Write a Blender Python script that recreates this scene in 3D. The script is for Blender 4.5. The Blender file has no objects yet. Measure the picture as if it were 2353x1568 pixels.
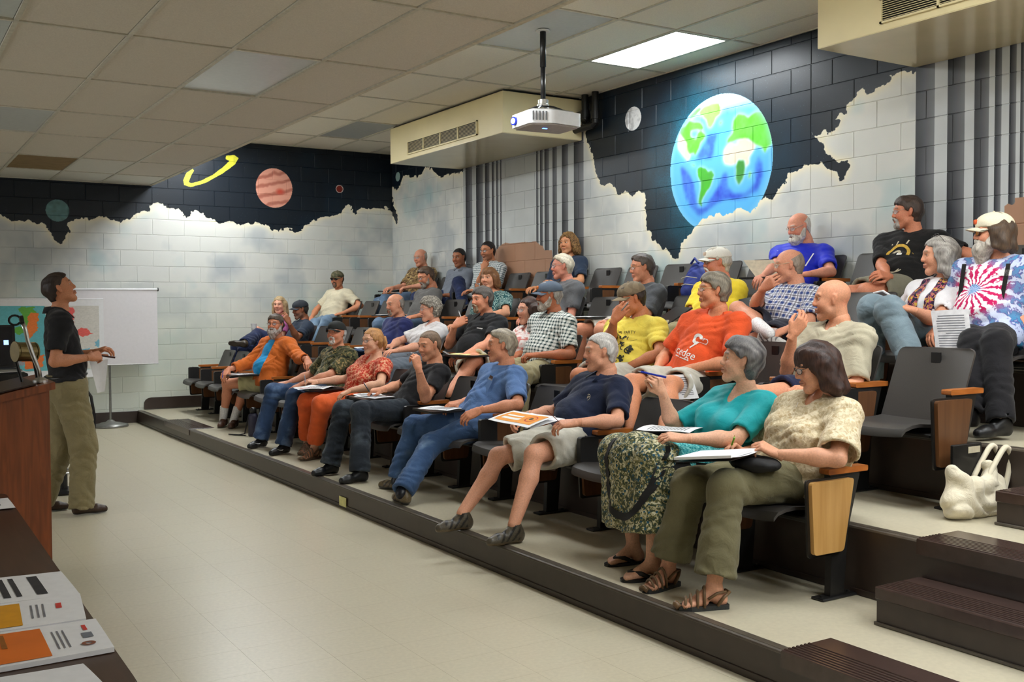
# Lecture hall with tiered seating: everything is built in this script.
import bpy, math, random
import numpy as np
from mathutils import Matrix, Vector
from mathutils.bvhtree import BVHTree

random.seed(7)
RNG = np.random.RandomState(11)
SC = bpy.context.scene
COL = SC.collection

# ------------------------------------------------------------------ camera, world, light, exposure
cam_data = bpy.data.cameras.new('camera')
cam = bpy.data.objects.new('camera', cam_data)
COL.objects.link(cam)
yaw, pit, rol = 0.559022, 0.032987, -0.0039446
Fv = Vector((math.sin(yaw) * math.cos(pit), math.cos(yaw) * math.cos(pit), -math.sin(pit)))
R0 = Vector((math.cos(yaw), -math.sin(yaw), 0)); U0 = R0.cross(Fv)
Rv = R0 * math.cos(rol) + U0 * math.sin(rol); Uv = -R0 * math.sin(rol) + U0 * math.cos(rol)
mw = Matrix.Identity(4)
for i in range(3):
    mw[i][0], mw[i][1], mw[i][2] = Rv[i], Uv[i], -Fv[i]
mw[2][3] = 1.456
cam.matrix_world = mw
cam_data.sensor_width = 36.0
cam_data.lens = 36.0 * 2361.6 / 2353.0
cam_data.clip_end = 60
SC.camera = cam

world = bpy.data.worlds.new('world'); SC.world = world; world.use_nodes = True
world.node_tree.nodes['Background'].inputs[0].default_value = (0.85, 0.9, 1.0, 1)
world.node_tree.nodes['Background'].inputs[1].default_value = 0.10
SC.view_settings.view_transform = 'Standard'
SC.view_settings.look = 'None'
SC.view_settings.gamma = 1.0
SC.view_settings.use_curve_mapping = False
SC.view_settings.exposure = 0.40
SC.cycles.max_bounces = 6
SC.cycles.diffuse_bounces = 4
SC.cycles.use_denoising = True

PANEL_LIT = 18.0          # emission of the lit ceiling panels
PANELS_UP = [(5.56, 6.38), (5.56, 2.70), (3.42, 2.70), (3.42, 6.38), (3.42, 10.06), (3.42, 12.1), (3.42, -0.6), (5.56, -0.98), (4.40, 0.9)]      # x0, y0 of lit 0.58 x 1.2 fixtures in the high ceiling; last three: unseen fill added to light the near seats
PANELS_FILL_LOW = [(2.35, -0.9)]  # unseen panel added as frontal fill for the near audience

# ------------------------------------------------------------------ helpers
LOC = {}
def _n(o): return o.name
def link(o, parent=None):
    COL.objects.link(o)
    if parent is not None: o.parent = parent
    return o
def tag(o, label=None, cat=None, group=None, kind=None):
    if label: o['label'] = label
    if cat: o['category'] = cat
    if group: o['group'] = group
    if kind: o['kind'] = kind
    return o
def thing(name, label, cat, loc=(0, 0, 0), group=None, rotz=0.0):
    o = bpy.data.objects.new(name, None); o.empty_display_size = 0.1
    link(o); o.location = loc; o.rotation_euler = (0, 0, rotz)
    LOC[o.name] = np.array(loc, float)
    return tag(o, label, cat, group)
def mesh_np(name, V, F4=None, F3=None, smooth=False, mats=(), midx=None, attrs=None, polys=None):
    me = bpy.data.meshes.new(name)
    V = np.asarray(V, np.float32).reshape(-1, 3)
    if polys is not None:
        me.from_pydata([tuple(map(float, v)) for v in V], [], polys)
    else:
        F4 = np.zeros((0, 4), int) if F4 is None else np.asarray(F4).reshape(-1, 4)
        F3 = np.zeros((0, 3), int) if F3 is None else np.asarray(F3).reshape(-1, 3)
        nl = F4.size + F3.size
        me.vertices.add(len(V)); me.vertices.foreach_set('co', V.ravel())
        me.loops.add(nl); me.polygons.add(len(F4) + len(F3))
        me.loops.foreach_set('vertex_index', np.concatenate([F4.ravel(), F3.ravel()]).astype(np.int32))
        st = np.concatenate([np.arange(len(F4)) * 4, F4.size + np.arange(len(F3)) * 3]).astype(np.int32)
        me.polygons.foreach_set('loop_start', st)
        me.update(calc_edges=True)
    if smooth:
        me.polygons.foreach_set('use_smooth', np.ones(len(me.polygons), bool))
    for m in mats: me.materials.append(m)
    if midx is not None: me.polygons.foreach_set('material_index', np.asarray(midx, np.int32))
    if attrs:
        for k, a in attrs.items():
            a = np.asarray(a, np.float32)
            if k == 'col':
                at = me.color_attributes.new('col', 'FLOAT_COLOR', 'POINT')
                at.data.foreach_set('color', np.concatenate([a, np.ones((len(a), 1), np.float32)], 1).ravel())
            else:
                at = me.attributes.new(k, 'FLOAT_VECTOR', 'POINT'); at.data.foreach_set('vector', a.ravel())
    me.validate()
    return me

def spline(P, n=6):
    P = [np.array(p, float) for p in P]; out = []
    for i in range(len(P) - 1):
        a, b, c, d = P[max(i - 1, 0)], P[i], P[i + 1], P[min(i + 2, len(P) - 1)]
        for k in range(n):
            t = k / n; out.append(.5 * (2 * b + (c - a) * t + (2 * a - 5 * b + 4 * c - d) * t * t + (3 * b - a - 3 * c + d) * t ** 3))
    return out + [P[-1]]
class MB:
    """collects boxes, prisms, tubes and sheets into one mesh"""
    def __init__(s): s.V = []; s.P = []; s.M = []; s.n = 0
    def add(s, V, P, m=0):
        for v in V: s.V.append(tuple(float(c) for c in v))
        for p in P: s.P.append([i + s.n for i in p]); s.M.append(m)
        s.n += len(V); return s
    def box(s, lo, hi, bev=0.0, m=0, M=None):
        lo = np.array(lo, float); hi = np.array(hi, float)
        if bev <= 0:
            V = [(x, y, z) for z in (lo[2], hi[2]) for y in (lo[1], hi[1]) for x in (lo[0], hi[0])]
            P = [(0, 2, 3, 1), (4, 5, 7, 6), (0, 1, 5, 4), (2, 6, 7, 3), (0, 4, 6, 2), (1, 3, 7, 5)]
        else:
            b = bev; V = []; P = []
            c = [(lo[i], hi[i]) for i in range(3)]
            idx = {}
            for sx in (0, 1):
                for sy in (0, 1):
                    for sz in (0, 1):
                        p = np.array([c[0][sx], c[1][sy], c[2][sz]])
                        inn = np.array([b if sx == 0 else -b, b if sy == 0 else -b, b if sz == 0 else -b])
                        for ax in range(3):
                            q = p + inn; q[ax] = p[ax]
                            idx[(sx, sy, sz, ax)] = len(V); V.append(q)
            I = lambda *k: idx[k]
            for a in (0, 1):
                P.append([I(a, 0, 0, 0), I(a, 1, 0, 0), I(a, 1, 1, 0), I(a, 0, 1, 0)])
                P.append([I(0, a, 0, 1), I(1, a, 0, 1), I(1, a, 1, 1), I(0, a, 1, 1)])
                P.append([I(0, 0, a, 2), I(1, 0, a, 2), I(1, 1, a, 2), I(0, 1, a, 2)])
            for a in (0, 1):
                for d in (0, 1):
                    P.append([I(a, d, 0, 0), I(a, d, 1, 0), I(a, d, 1, 1), I(a, d, 0, 1)])
                    P.append([I(a, 0, d, 0), I(a, 1, d, 0), I(a, 1, d, 2), I(a, 0, d, 2)])
                    P.append([I(0, a, d, 1), I(1, a, d, 1), I(1, a, d, 2), I(0, a, d, 2)])
            for k in [(x, y, z) for x in (0, 1) for y in (0, 1) for z in (0, 1)]:
                P.append([I(*k, 0), I(*k, 1), I(*k, 2)])
            ctr = (lo + hi) / 2
            for i, p in enumerate(P):
                a, bb, cc = V[p[0]], V[p[1]], V[p[2]]
                nn = np.cross(bb - a, cc - a)
                if nn @ (np.mean([V[j] for j in p], 0) - ctr) < 0: P[i] = p[::-1]
        if M is not None: V = [M @ Vector(v) for v in V]
        return s.add(V, P, m)
    def prism(s, pts, axis, a, b, m=0):
        """polygon pts in the two other axes, extruded along axis from a to b"""
        o = [i for i in range(3) if i != axis]; n = len(pts); V = []
        for t in (a, b):
            for p in pts:
                v = [0, 0, 0]; v[axis] = t; v[o[0]] = p[0]; v[o[1]] = p[1]; V.append(v)
        P = [list(range(n))[::-1], list(range(n, 2 * n))] + [[i, (i + 1) % n, (i + 1) % n + n, i + n] for i in range(n)]
        ar = sum(pts[i][0] * pts[(i + 1) % n][1] - pts[(i + 1) % n][0] * pts[i][1] for i in range(n))
        flip = (ar < 0) != (axis == 1) != (b < a)
        if flip: P = [p[::-1] for p in P]
        return s.add(V, P, m)
    def tube(s, pts, r, n=8, m=0, closed=False):
        pts = [np.array(p, float) for p in pts]; N = len(pts)
        rr = r if hasattr(r, '__len__') else [r] * N
        V = []; prev = None
        for i, p in enumerate(pts):
            if closed: t = pts[(i + 1) % N] - pts[i - 1]
            else: t = pts[min(i + 1, N - 1)] - pts[max(i - 1, 0)]
            t = t / (np.linalg.norm(t) + 1e-9)
            if prev is None:
                prev = np.cross(t, (0, 0, 1.0)) if abs(t[2]) < .9 else np.cross(t, (1.0, 0, 0))
            u = prev - t * (prev @ t); u /= np.linalg.norm(u) + 1e-9; prev = u; w = np.cross(t, u)
            for k in range(n):
                a = 2 * math.pi * k / n; V.append(p + rr[i] * (math.cos(a) * u + math.sin(a) * w))
        P = []
        for i in range(N if closed else N - 1):
            for k in range(n):
                a = i * n + k; b = i * n + (k + 1) % n; j = ((i + 1) % N) * n
                P.append([a, b, j + (k + 1) % n, j + k])
        if not closed: P += [list(range(n))[::-1], [(N - 1) * n + k for k in range(n)]]
        return s.add(V, P, m)
    def lathe(s, prof, c=(0, 0, 0), n=24, m=0):
        V = []; P = []
        for (r, z) in prof:
            for k in range(n):
                a = 2 * math.pi * k / n; V.append((c[0] + r * math.cos(a), c[1] + r * math.sin(a), c[2] + z))
        for i in range(len(prof) - 1):
            for k in range(n): P.append([i * n + k, i * n + (k + 1) % n, (i + 1) * n + (k + 1) % n, (i + 1) * n + k])
        P += [list(range(n))[::-1], [(len(prof) - 1) * n + k for k in range(n)]]
        return s.add(V, P, m)
    def sheet(s, C, n=6, th=0.0012, curl=0.0, m=0):
        """thin sheet from four corners (bilinear), slight curl along its normal"""
        C = [np.array(c, float) for c in C]; nn = np.cross(C[1] - C[0], C[3] - C[0]); nn /= np.linalg.norm(nn)
        V = []; 
        for lay in (0, 1):
            for j in range(n + 1):
                for i in range(n + 1):
                    u, v = i / n, j / n
                    p = (C[0] * (1 - u) + C[1] * u) * (1 - v) + (C[3] * (1 - u) + C[2] * u) * v
                    V.append(p + nn * (curl * math.sin(math.pi * u) + curl * .5 * math.sin(2 * math.pi * v + u) - lay * th))
        k = (n + 1) ** 2; P = []
        for j in range(n):
            for i in range(n):
                a = j * (n + 1) + i
                P.append([a, a + 1, a + n + 2, a + n + 1]); P.append([a + k, a + n + 1 + k, a + n + 2 + k, a + 1 + k])
        ring = [i for i in range(n)] + [n + j * (n + 1) for j in range(n)] + [n * (n + 1) + n - i for i in range(n)] + [(n - j) * (n + 1) for j in range(n)]
        for i in range(len(ring)):
            a, b = ring[i], ring[(i + 1) % len(ring)]; P.append([b, a, a + k, b + k])
        return s.add(V, P, m)
    def build(s, name, mats, parent=None, smooth=False, attrs=None):
        if not isinstance(mats, (list, tuple)): mats = [mats]
        V = np.array(s.V, float)
        if parent is not None and parent.name in LOC: V = V - LOC[parent.name]
        me = mesh_np(name, V, polys=s.P, smooth=smooth, mats=mats, midx=s.M, attrs=attrs)
        o = link(bpy.data.objects.new(name, me), parent)
        LOC[o.name] = LOC[parent.name] if (parent is not None and parent.name in LOC) else np.zeros(3)
        return o
def smooth_by_angle(o, deg=35):
    me = o.data; me.polygons.foreach_set('use_smooth', np.ones(len(me.polygons), bool))
    me.set_sharp_from_angle(angle=math.radians(deg)); return o

# ------------------------------------------------------------------ materials
MATS = {}
def lin(c):
    c = [x / 255. for x in c]
    return tuple(x / 12.92 if x <= .04045 else ((x + .055) / 1.055) ** 2.4 for x in c)
def newmat(name):
    m = bpy.data.materials.new(name); m.use_nodes = True; nt = m.node_tree
    return m, nt, nt.nodes['Principled BSDF']
def N(nt, t, **k):
    n = nt.nodes.new(t)
    for a, b in k.items():
        if a.startswith('i_'):
            key = a[2:]; key = int(key) if key.isdigit() else key
            n.inputs[key].default_value = b
        else: setattr(n, a, b)
    return n
def ramp(nt, fac, stops, interp='LINEAR'):
    r = nt.nodes.new('ShaderNodeValToRGB'); r.color_ramp.interpolation = interp
    e = r.color_ramp.elements
    while len(e) > 1: e.remove(e[-1])
    e[0].position = stops[0][0]; e[0].color = (*stops[0][1], 1)
    for p, c in stops[1:]:
        q = e.new(p); q.color = (*c, 1)
    nt.links.new(fac, r.inputs[0]); return r.outputs[0]
def bump(nt, b, height, dist=.002, strength=.5):
    bp = nt.nodes.new('ShaderNodeBump'); bp.inputs['Distance'].default_value = dist; bp.inputs['Strength'].default_value = strength
    nt.links.new(height, bp.inputs['Height']); nt.links.new(bp.outputs[0], b.inputs['Normal'])
def plain(name, rgb, rough=.6, metal=0., spec=.4, var=.12, scale=30, bmp=0., coord='Object', emit=None):
    """base colour with a light noise variation and optional fine bump"""
    if name in MATS: return MATS[name]
    m, nt, b = newmat(name); c = lin(rgb)
    tc = nt.nodes.new('ShaderNodeTexCoord'); nz = N(nt, 'ShaderNodeTexNoise', i_Scale=scale, i_Detail=3.0)
    nt.links.new(tc.outputs[coord], nz.inputs['Vector'])
    lo = tuple(x * (1 - var) for x in c); hi = tuple(min(1, x * (1 + var)) for x in c)
    nt.links.new(ramp(nt, nz.outputs[0], [(.3, lo), (.7, hi)]), b.inputs['Base Color'])
    b.inputs['Roughness'].default_value = rough; b.inputs['Metallic'].default_value = metal
    b.inputs['Specular IOR Level'].default_value = spec
    if bmp: bump(nt, b, nz.outputs[0], bmp, .6)
    if emit:
        b.inputs['Emission Color'].default_value = (.93, .975, 1, 1); b.inputs['Emission Strength'].default_value = emit
    MATS[name] = m; return m
def wood(name, a, c2, rough=.35, scale=3.0, axis='Z'):
    if name in MATS: return MATS[name]
    m, nt, b = newmat(name); tc = nt.nodes.new('ShaderNodeTexCoord'); mp = nt.nodes.new('ShaderNodeMapping')
    s = [14, 14, 14]; s['XYZ'.index(axis)] = 1.2; mp.inputs['Scale'].default_value = [x * scale / 3 for x in s]
    nt.links.new(tc.outputs['Object'], mp.inputs[0])
    nz = N(nt, 'ShaderNodeTexNoise', i_Scale=2.5, i_Detail=6.0, i_Distortion=1.2); nt.links.new(mp.outputs[0], nz.inputs['Vector'])
    nt.links.new(ramp(nt, nz.outputs[0], [(.3, lin(a)), (.7, lin(c2))]), b.inputs['Base Color'])
    b.inputs['Roughness'].default_value = rough; bump(nt, b, nz.outputs[0], .0008, .3)
    MATS[name] = m; return m

BLACK = plain('black_plastic', (22, 21, 21), .35)
STEEL_BLK = plain('black_enamel_steel', (30, 29, 28), .38, spec=.5)
CHAIR_GREY = plain('dark_grey_plastic', (64, 61, 59), .42, spec=.5, scale=400, bmp=.0004)
WOOD_ARM = wood('orange_oak', (156, 84, 32), (190, 114, 50), .3, axis='X')
WOOD_TAN = wood('tan_laminate', (186, 138, 74), (206, 160, 96), .4, 1.5)
WOOD_BRN = wood('brown_laminate', (92, 58, 34), (112, 74, 44), .35, 1.5)
WOOD_DARK = wood('dark_edge_wood', (48, 30, 20), (66, 42, 28), .4)
LECT = wood('reddish_lectern_wood', (104, 48, 16), (142, 72, 30), .32)
TABLE = wood('dark_table_laminate', (62, 42, 30), (76, 53, 40), .35, axis='Y')
RISER = plain('brown_vinyl', (58, 47, 41), .35, spec=.5, scale=12, bmp=.0006)
BEIGE = plain('beige_painted_metal', (224, 211, 168), .38, spec=.5, var=.04, scale=3)
WHITEP = plain('white_plastic', (228, 228, 230), .35, var=.03)
PAPER = plain('paper_white', (236, 236, 238), .8, var=.03)
CHROME = plain('brushed_metal', (190, 190, 188), .3, metal=1.)
SILVER = plain('grey_metal', (150, 150, 146), .4, metal=.8)
def glassy():
    m, nt, b = newmat('spectacle_glass')
    b.inputs['Base Color'].default_value = (.9, .95, 1, 1); b.inputs['Roughness'].default_value = .05
    b.inputs['Alpha'].default_value = .22; b.inputs['Specular IOR Level'].default_value = 1.0
    return m
GLASS = glassy()
EMIT = plain('lit_diffuser', (255, 255, 250), .6, var=0., emit=PANEL_LIT)
EMIT2 = plain('bright_diffuser', (255, 255, 250), .6, var=0., emit=21.0)

# ------------------------------------------------------------------ painted murals (drawn here with numpy as sRGB pixels)
E_left = [(12.567,3.387),(12.825,3.27),(13.225,3.327),(13.517,3.167),(13.816,3.21),(13.878,3.177),(13.667,3.092),(13.61,2.958),(13.466,2.741),(13.526,2.669),(13.643,2.806)]
E_main = [(8.881,3.213),(8.763,3.104),(8.763,3.022),(8.696,2.84),(8.619,2.728),(8.524,2.713),(8.44,2.71),(8.384,2.659),(8.357,2.605),(8.239,2.616),(8.185,2.595),(8.114,2.555),(8.009,2.611),(7.906,2.563),(7.889,2.436),(7.888,2.327),(7.888,2.208),(7.804,2.148),(7.737,2.058),(7.638,2.015),(7.573,2.007),(7.525,1.941),(7.445,1.911),(7.406,1.925),(7.39,1.977),(7.375,2.049),(7.305,2.107),(7.244,2.135),(7.199,2.183),(7.146,2.22),(7.065,2.27),(6.991,2.25),(6.919,2.284),(6.834,2.282),(6.75,2.271),(6.68,2.285),(6.653,2.312),(6.599,2.317),(6.518,2.291),(6.491,2.27),(6.439,2.294),(6.4,2.329),(6.335,2.361),(6.284,2.385),(6.233,2.357),(6.196,2.405),(6.122,2.463),(6.048,2.51),(6.037,2.573),(5.977,2.58),(5.814,2.621),(5.768,2.611),(5.699,2.59),(5.642,2.565),(5.575,2.522),(5.531,2.491),(5.509,2.432),(5.471,2.433),(5.455,2.483),(5.423,2.514),(5.413,2.564),(5.435,2.593),(5.489,2.599),(5.571,2.627),(5.588,2.664),(5.655,2.69),(5.666,2.744),(5.7,2.784),(5.769,2.812),(5.781,2.827),(5.701,2.824),(5.656,2.844),(5.589,2.839),(5.545,2.85),(5.524,2.89),(5.562,2.922),(5.546,2.954),(5.492,2.958),(5.438,2.937),(5.427,2.97),(5.449,3.007),(5.428,3.038),(5.375,3.063),(5.354,3.111),(5.302,3.127),(5.271,3.096),(5.255,3.051),(5.219,3.07),(5.169,3.086),(5.119,3.118),(5.059,3.132),(5.02,3.162),(4.962,3.171),(4.895,3.182),(4.829,3.181)]
F_main = [(1.352,2.585),(1.422,2.577),(1.49,2.514),(1.592,2.54),(1.692,2.489),(1.816,2.505),(1.877,2.428),(1.938,2.363),(1.958,2.296),(2.009,2.241),(2.063,2.311),(2.117,2.392),(2.109,2.505),(2.173,2.565),(2.259,2.591),(2.345,2.56),(2.476,2.623),(2.607,2.594),(2.717,2.564),(2.829,2.592),(2.921,2.678),(3.058,2.708),(3.128,2.794),(3.22,2.81),(3.336,2.756),(3.429,2.749),(3.523,2.669),(3.558,2.647),(3.643,2.735),(3.763,2.692),(3.859,2.635),(3.968,2.579),(4.08,2.62),(4.229,2.577),(4.355,2.606),(4.508,2.613),(4.611,2.567),(4.714,2.533),(4.792,2.498),(4.871,2.576),(4.95,2.541),(5.03,2.519),(5.137,2.561),(5.273,2.656),(5.438,2.714),(5.576,2.759),(5.688,2.777),(5.745,2.884),(5.829,2.901),(5.885,2.812),(5.927,2.775),(6.0,2.883),(6.143,2.877),(6.289,2.897),(6.391,2.915),(6.465,2.879)]
F_ring = [(4.067,3.485),(4.178,3.503),(4.24,3.465),(4.189,3.376),(4.014,3.241),(3.817,3.119),(3.599,3.041),(3.517,3.065),(3.506,3.124),(3.543,3.223),(3.627,3.283),(3.646,3.265),(3.601,3.178),(3.577,3.105),(3.612,3.095),(3.745,3.139),(3.891,3.221),(4.04,3.341),(4.115,3.42),(4.066,3.436)]
E_poly = {'NAg':[(7.385,3.131),(7.323,3.142),(7.262,3.184),(7.202,3.164),(7.112,3.14),(7.067,3.083),(7.097,3.068),(7.171,3.089),(7.247,3.09),(7.247,3.038),(7.171,2.997),(7.149,3.045),(7.112,3.065),(7.038,3.019),(7.067,2.983),(7.111,2.958),(7.141,2.902),(7.186,2.846),(7.201,2.879),(7.261,2.876),(7.3,2.912),(7.292,2.983),(7.354,3.043),(7.398,3.081)],'NAt':[(7.408,3.061),(7.398,3.081),(7.354,3.043),(7.292,2.983),(7.284,2.91),(7.246,2.854),(7.261,2.825),(7.292,2.819),(7.323,2.853),(7.369,2.89),(7.416,2.938),(7.424,3.001)],'ARC':[(7.247,3.202),(7.262,3.225),(7.172,3.272),(7.112,3.282),(7.097,3.259),(7.172,3.221)],'GRL':[(7.112,3.201),(7.127,3.234),(7.068,3.275),(6.966,3.293),(6.88,3.278),(6.845,3.238),(6.851,3.179),(6.908,3.149),(6.944,3.105),(6.98,3.07),(7.016,3.086),(7.031,3.148),(7.082,3.196)],'CAM':[(7.261,2.794),(7.231,2.78),(7.185,2.765),(7.178,2.743),(7.246,2.777)],'SAM':[(7.148,2.72),(7.111,2.73),(7.037,2.707),(7.007,2.673),(6.964,2.688),(6.935,2.645),(6.964,2.588),(6.992,2.541),(7.036,2.505),(7.08,2.449),(7.102,2.41),(7.095,2.369),(7.132,2.403),(7.125,2.453),(7.103,2.522),(7.103,2.593),(7.14,2.648)],'EUR':[(6.766,2.911),(6.752,2.948),(6.711,2.972),(6.684,2.997),(6.698,3.028),(6.684,3.094),(6.63,3.144),(6.549,3.126),(6.509,3.091),(6.43,3.126),(6.365,3.13),(6.314,3.065),(6.275,3.003),(6.237,2.913),(6.23,2.828),(6.287,2.808),(6.312,2.764),(6.338,2.815),(6.416,2.844),(6.468,2.88),(6.508,2.914),(6.588,2.916),(6.642,2.923),(6.711,2.913)],'AFt':[(6.766,2.882),(6.725,2.896),(6.642,2.875),(6.629,2.912),(6.548,2.92),(6.468,2.88),(6.415,2.835),(6.468,2.775),(6.507,2.741),(6.494,2.692),(6.54,2.669),(6.547,2.727),(6.628,2.747),(6.662,2.712),(6.724,2.71),(6.793,2.728),(6.815,2.77),(6.808,2.838)],'AFg':[(6.628,2.737),(6.56,2.729),(6.547,2.689),(6.553,2.612),(6.573,2.566),(6.62,2.518),(6.654,2.575),(6.648,2.642),(6.655,2.692)],'MAD':[(6.5,2.616),(6.473,2.618),(6.486,2.567),(6.5,2.568)],'ICE':[(6.872,3.114),(6.823,3.106),(6.851,3.076)],'D1':[(6.994,3.012),(6.893,3.008),(6.922,2.912),(6.964,2.798),(7.111,2.806),(7.171,2.824),(7.096,2.896)],'D2':[(7.384,2.768),(7.292,2.736),(7.2,2.562),(7.169,2.457),(7.139,2.352),(7.036,2.364),(6.963,2.458),(6.877,2.529),(6.807,2.651),(6.765,2.636),(6.765,2.518),(6.681,2.451),(6.546,2.438),(6.414,2.521),(6.428,2.675),(6.389,2.746),(6.35,2.684),(6.336,2.569),(6.387,2.452),(6.545,2.39),(6.75,2.409),(6.891,2.392),(7.035,2.313),(7.124,2.28),(7.23,2.36),(7.322,2.492)],'D3':[(6.781,3.217),(6.726,3.218),(6.74,3.161),(6.781,3.168)]}
colsA = [(11.489,11.32),(11.217,11.055),(10.998,10.891),(10.836,10.773),(10.731,10.681),(10.64,10.607),(9.849,9.805),(9.769,9.714),(9.678,9.589),(9.518,9.431),(9.335,9.216),(9.109,8.93)]
colsB = [(4.823,4.666),(4.565,4.428),(4.354,4.248),(4.203,4.154),(4.099,4.051),(4.02,3.995)]
tanA = [(10.837,1.74),(10.77,2.129),(10.645,2.198),(10.542,2.224),(9.845,2.202),(9.772,2.162),(9.717,2.149),(9.681,2.097),(9.539,2.09),(9.521,2.03),(9.488,1.712)]
tanB = [(4.133,2.047),(4.126,2.127),(4.102,2.14),(4.071,2.13),(4.055,2.136),(4.048,2.172),(3.992,2.174)]
def upnoise(w, h, cell, rng):
    gw, gh = max(2, int(w / cell) + 3), max(2, int(h / cell) + 3); g = rng.rand(gh, gw).astype(np.float32)
    x = np.arange(w) / cell; y = np.arange(h) / cell; xi = x.astype(int); yi = y.astype(int)
    fx = (x - xi); fy = (y - yi); fx = fx * fx * (3 - 2 * fx); fy = (fy * fy * (3 - 2 * fy))[:, None]
    a = g[np.ix_(yi, xi)] * (1 - fx) + g[np.ix_(yi, xi + 1)] * fx
    b = g[np.ix_(yi + 1, xi)] * (1 - fx) + g[np.ix_(yi + 1, xi + 1)] * fx
    return a * (1 - fy) + b * fy
def fbm(w, h, cell, rng, o=4):
    s = 0; a = 1; t = 0
    for i in range(o):
        s = s + a * upnoise(w, h, max(1.5, cell / 2 ** i), rng); t += a; a *= .55
    return s / t
def pip(U, V, poly):
    r = np.zeros(U.shape, bool); n = len(poly)
    for i in range(n):
        x0, y0 = poly[i]; x1, y1 = poly[(i + 1) % n]
        if y0 == y1: continue
        c = (y0 > V) != (y1 > V)
        r ^= c & (U < (x1 - x0) * (V - y0) / (y1 - y0) + x0)
    return r
def blur(a, r):
    r = max(1, int(r))
    for ax in (0, 1):
        for _ in (0, 1):
            p = np.pad(a, [(r + 1, r) if i == ax else (0, 0) for i in (0, 1)], 'edge').cumsum(axis=ax)
            n = a.shape[ax]; hi = np.take(p, np.arange(2 * r + 1, 2 * r + 1 + n), ax); lo = np.take(p, np.arange(0, n), ax)
            a = (hi - lo) / (2 * r + 1)
    return a
def mixc(img, mask, c):
    m = np.clip(mask, 0, 1)[..., None]; return img * (1 - m) + np.array(c, np.float32) / 255. * m
def make_image(name, img):
    h, w = img.shape[:2]; im = bpy.data.images.new(name, w, h)
    px = np.ones((h, w, 4), np.float32); px[..., :3] = np.clip(img, 0, 1); im.pixels.foreach_set(px.ravel()); im.update(); im.pack(); return im

def cloud_base(w, h, dark, ppm, rng, VZ):
    n1 = fbm(w, h, 1.1 * ppm, rng, 5); n2 = fbm(w, h, .5 * ppm, rng, 4); n3 = fbm(w, h, .7 * ppm, rng, 4)
    img = np.ones((h, w, 3), np.float32) * np.array((206, 207, 202), np.float32) / 255.
    img = mixc(img, np.clip((n1 - .5) * 3, 0, 1) * .75, (232, 230, 222))
    img = mixc(img, np.clip((n2 - .47) * 4, 0, 1) * .7, (160, 168, 174))
    img = mixc(img, np.clip((n3 - .56) * 6, 0, 1) * .5, (142, 180, 186))
    near = blur(dark.astype(np.float32), .05 * ppm); far_ = blur(dark.astype(np.float32), .16 * ppm)
    img = mixc(img, np.clip(far_ * 2.0, 0, 1) * .45, (238, 236, 226))
    img = mixc(img, np.clip(near * 2.6, 0, 1) * .8, (240, 230, 200))
    img = mixc(img, np.clip((1.9 - VZ) / .9, 0, 1) * .75, (214, 219, 204))
    return img
def sky_base(w, h, rng, ppm):
    n = fbm(w, h, .6 * ppm, rng, 4); s = rng.rand(h, w)
    img = np.ones((h, w, 3), np.float32) * np.array((15, 24, 34), np.float32) / 255.
    img = mixc(img, np.clip((n - .5) * 3, 0, 1) * .5, (14, 44, 66))
    return mixc(img, (s > .9985) * .6, (110, 130, 140))

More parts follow.
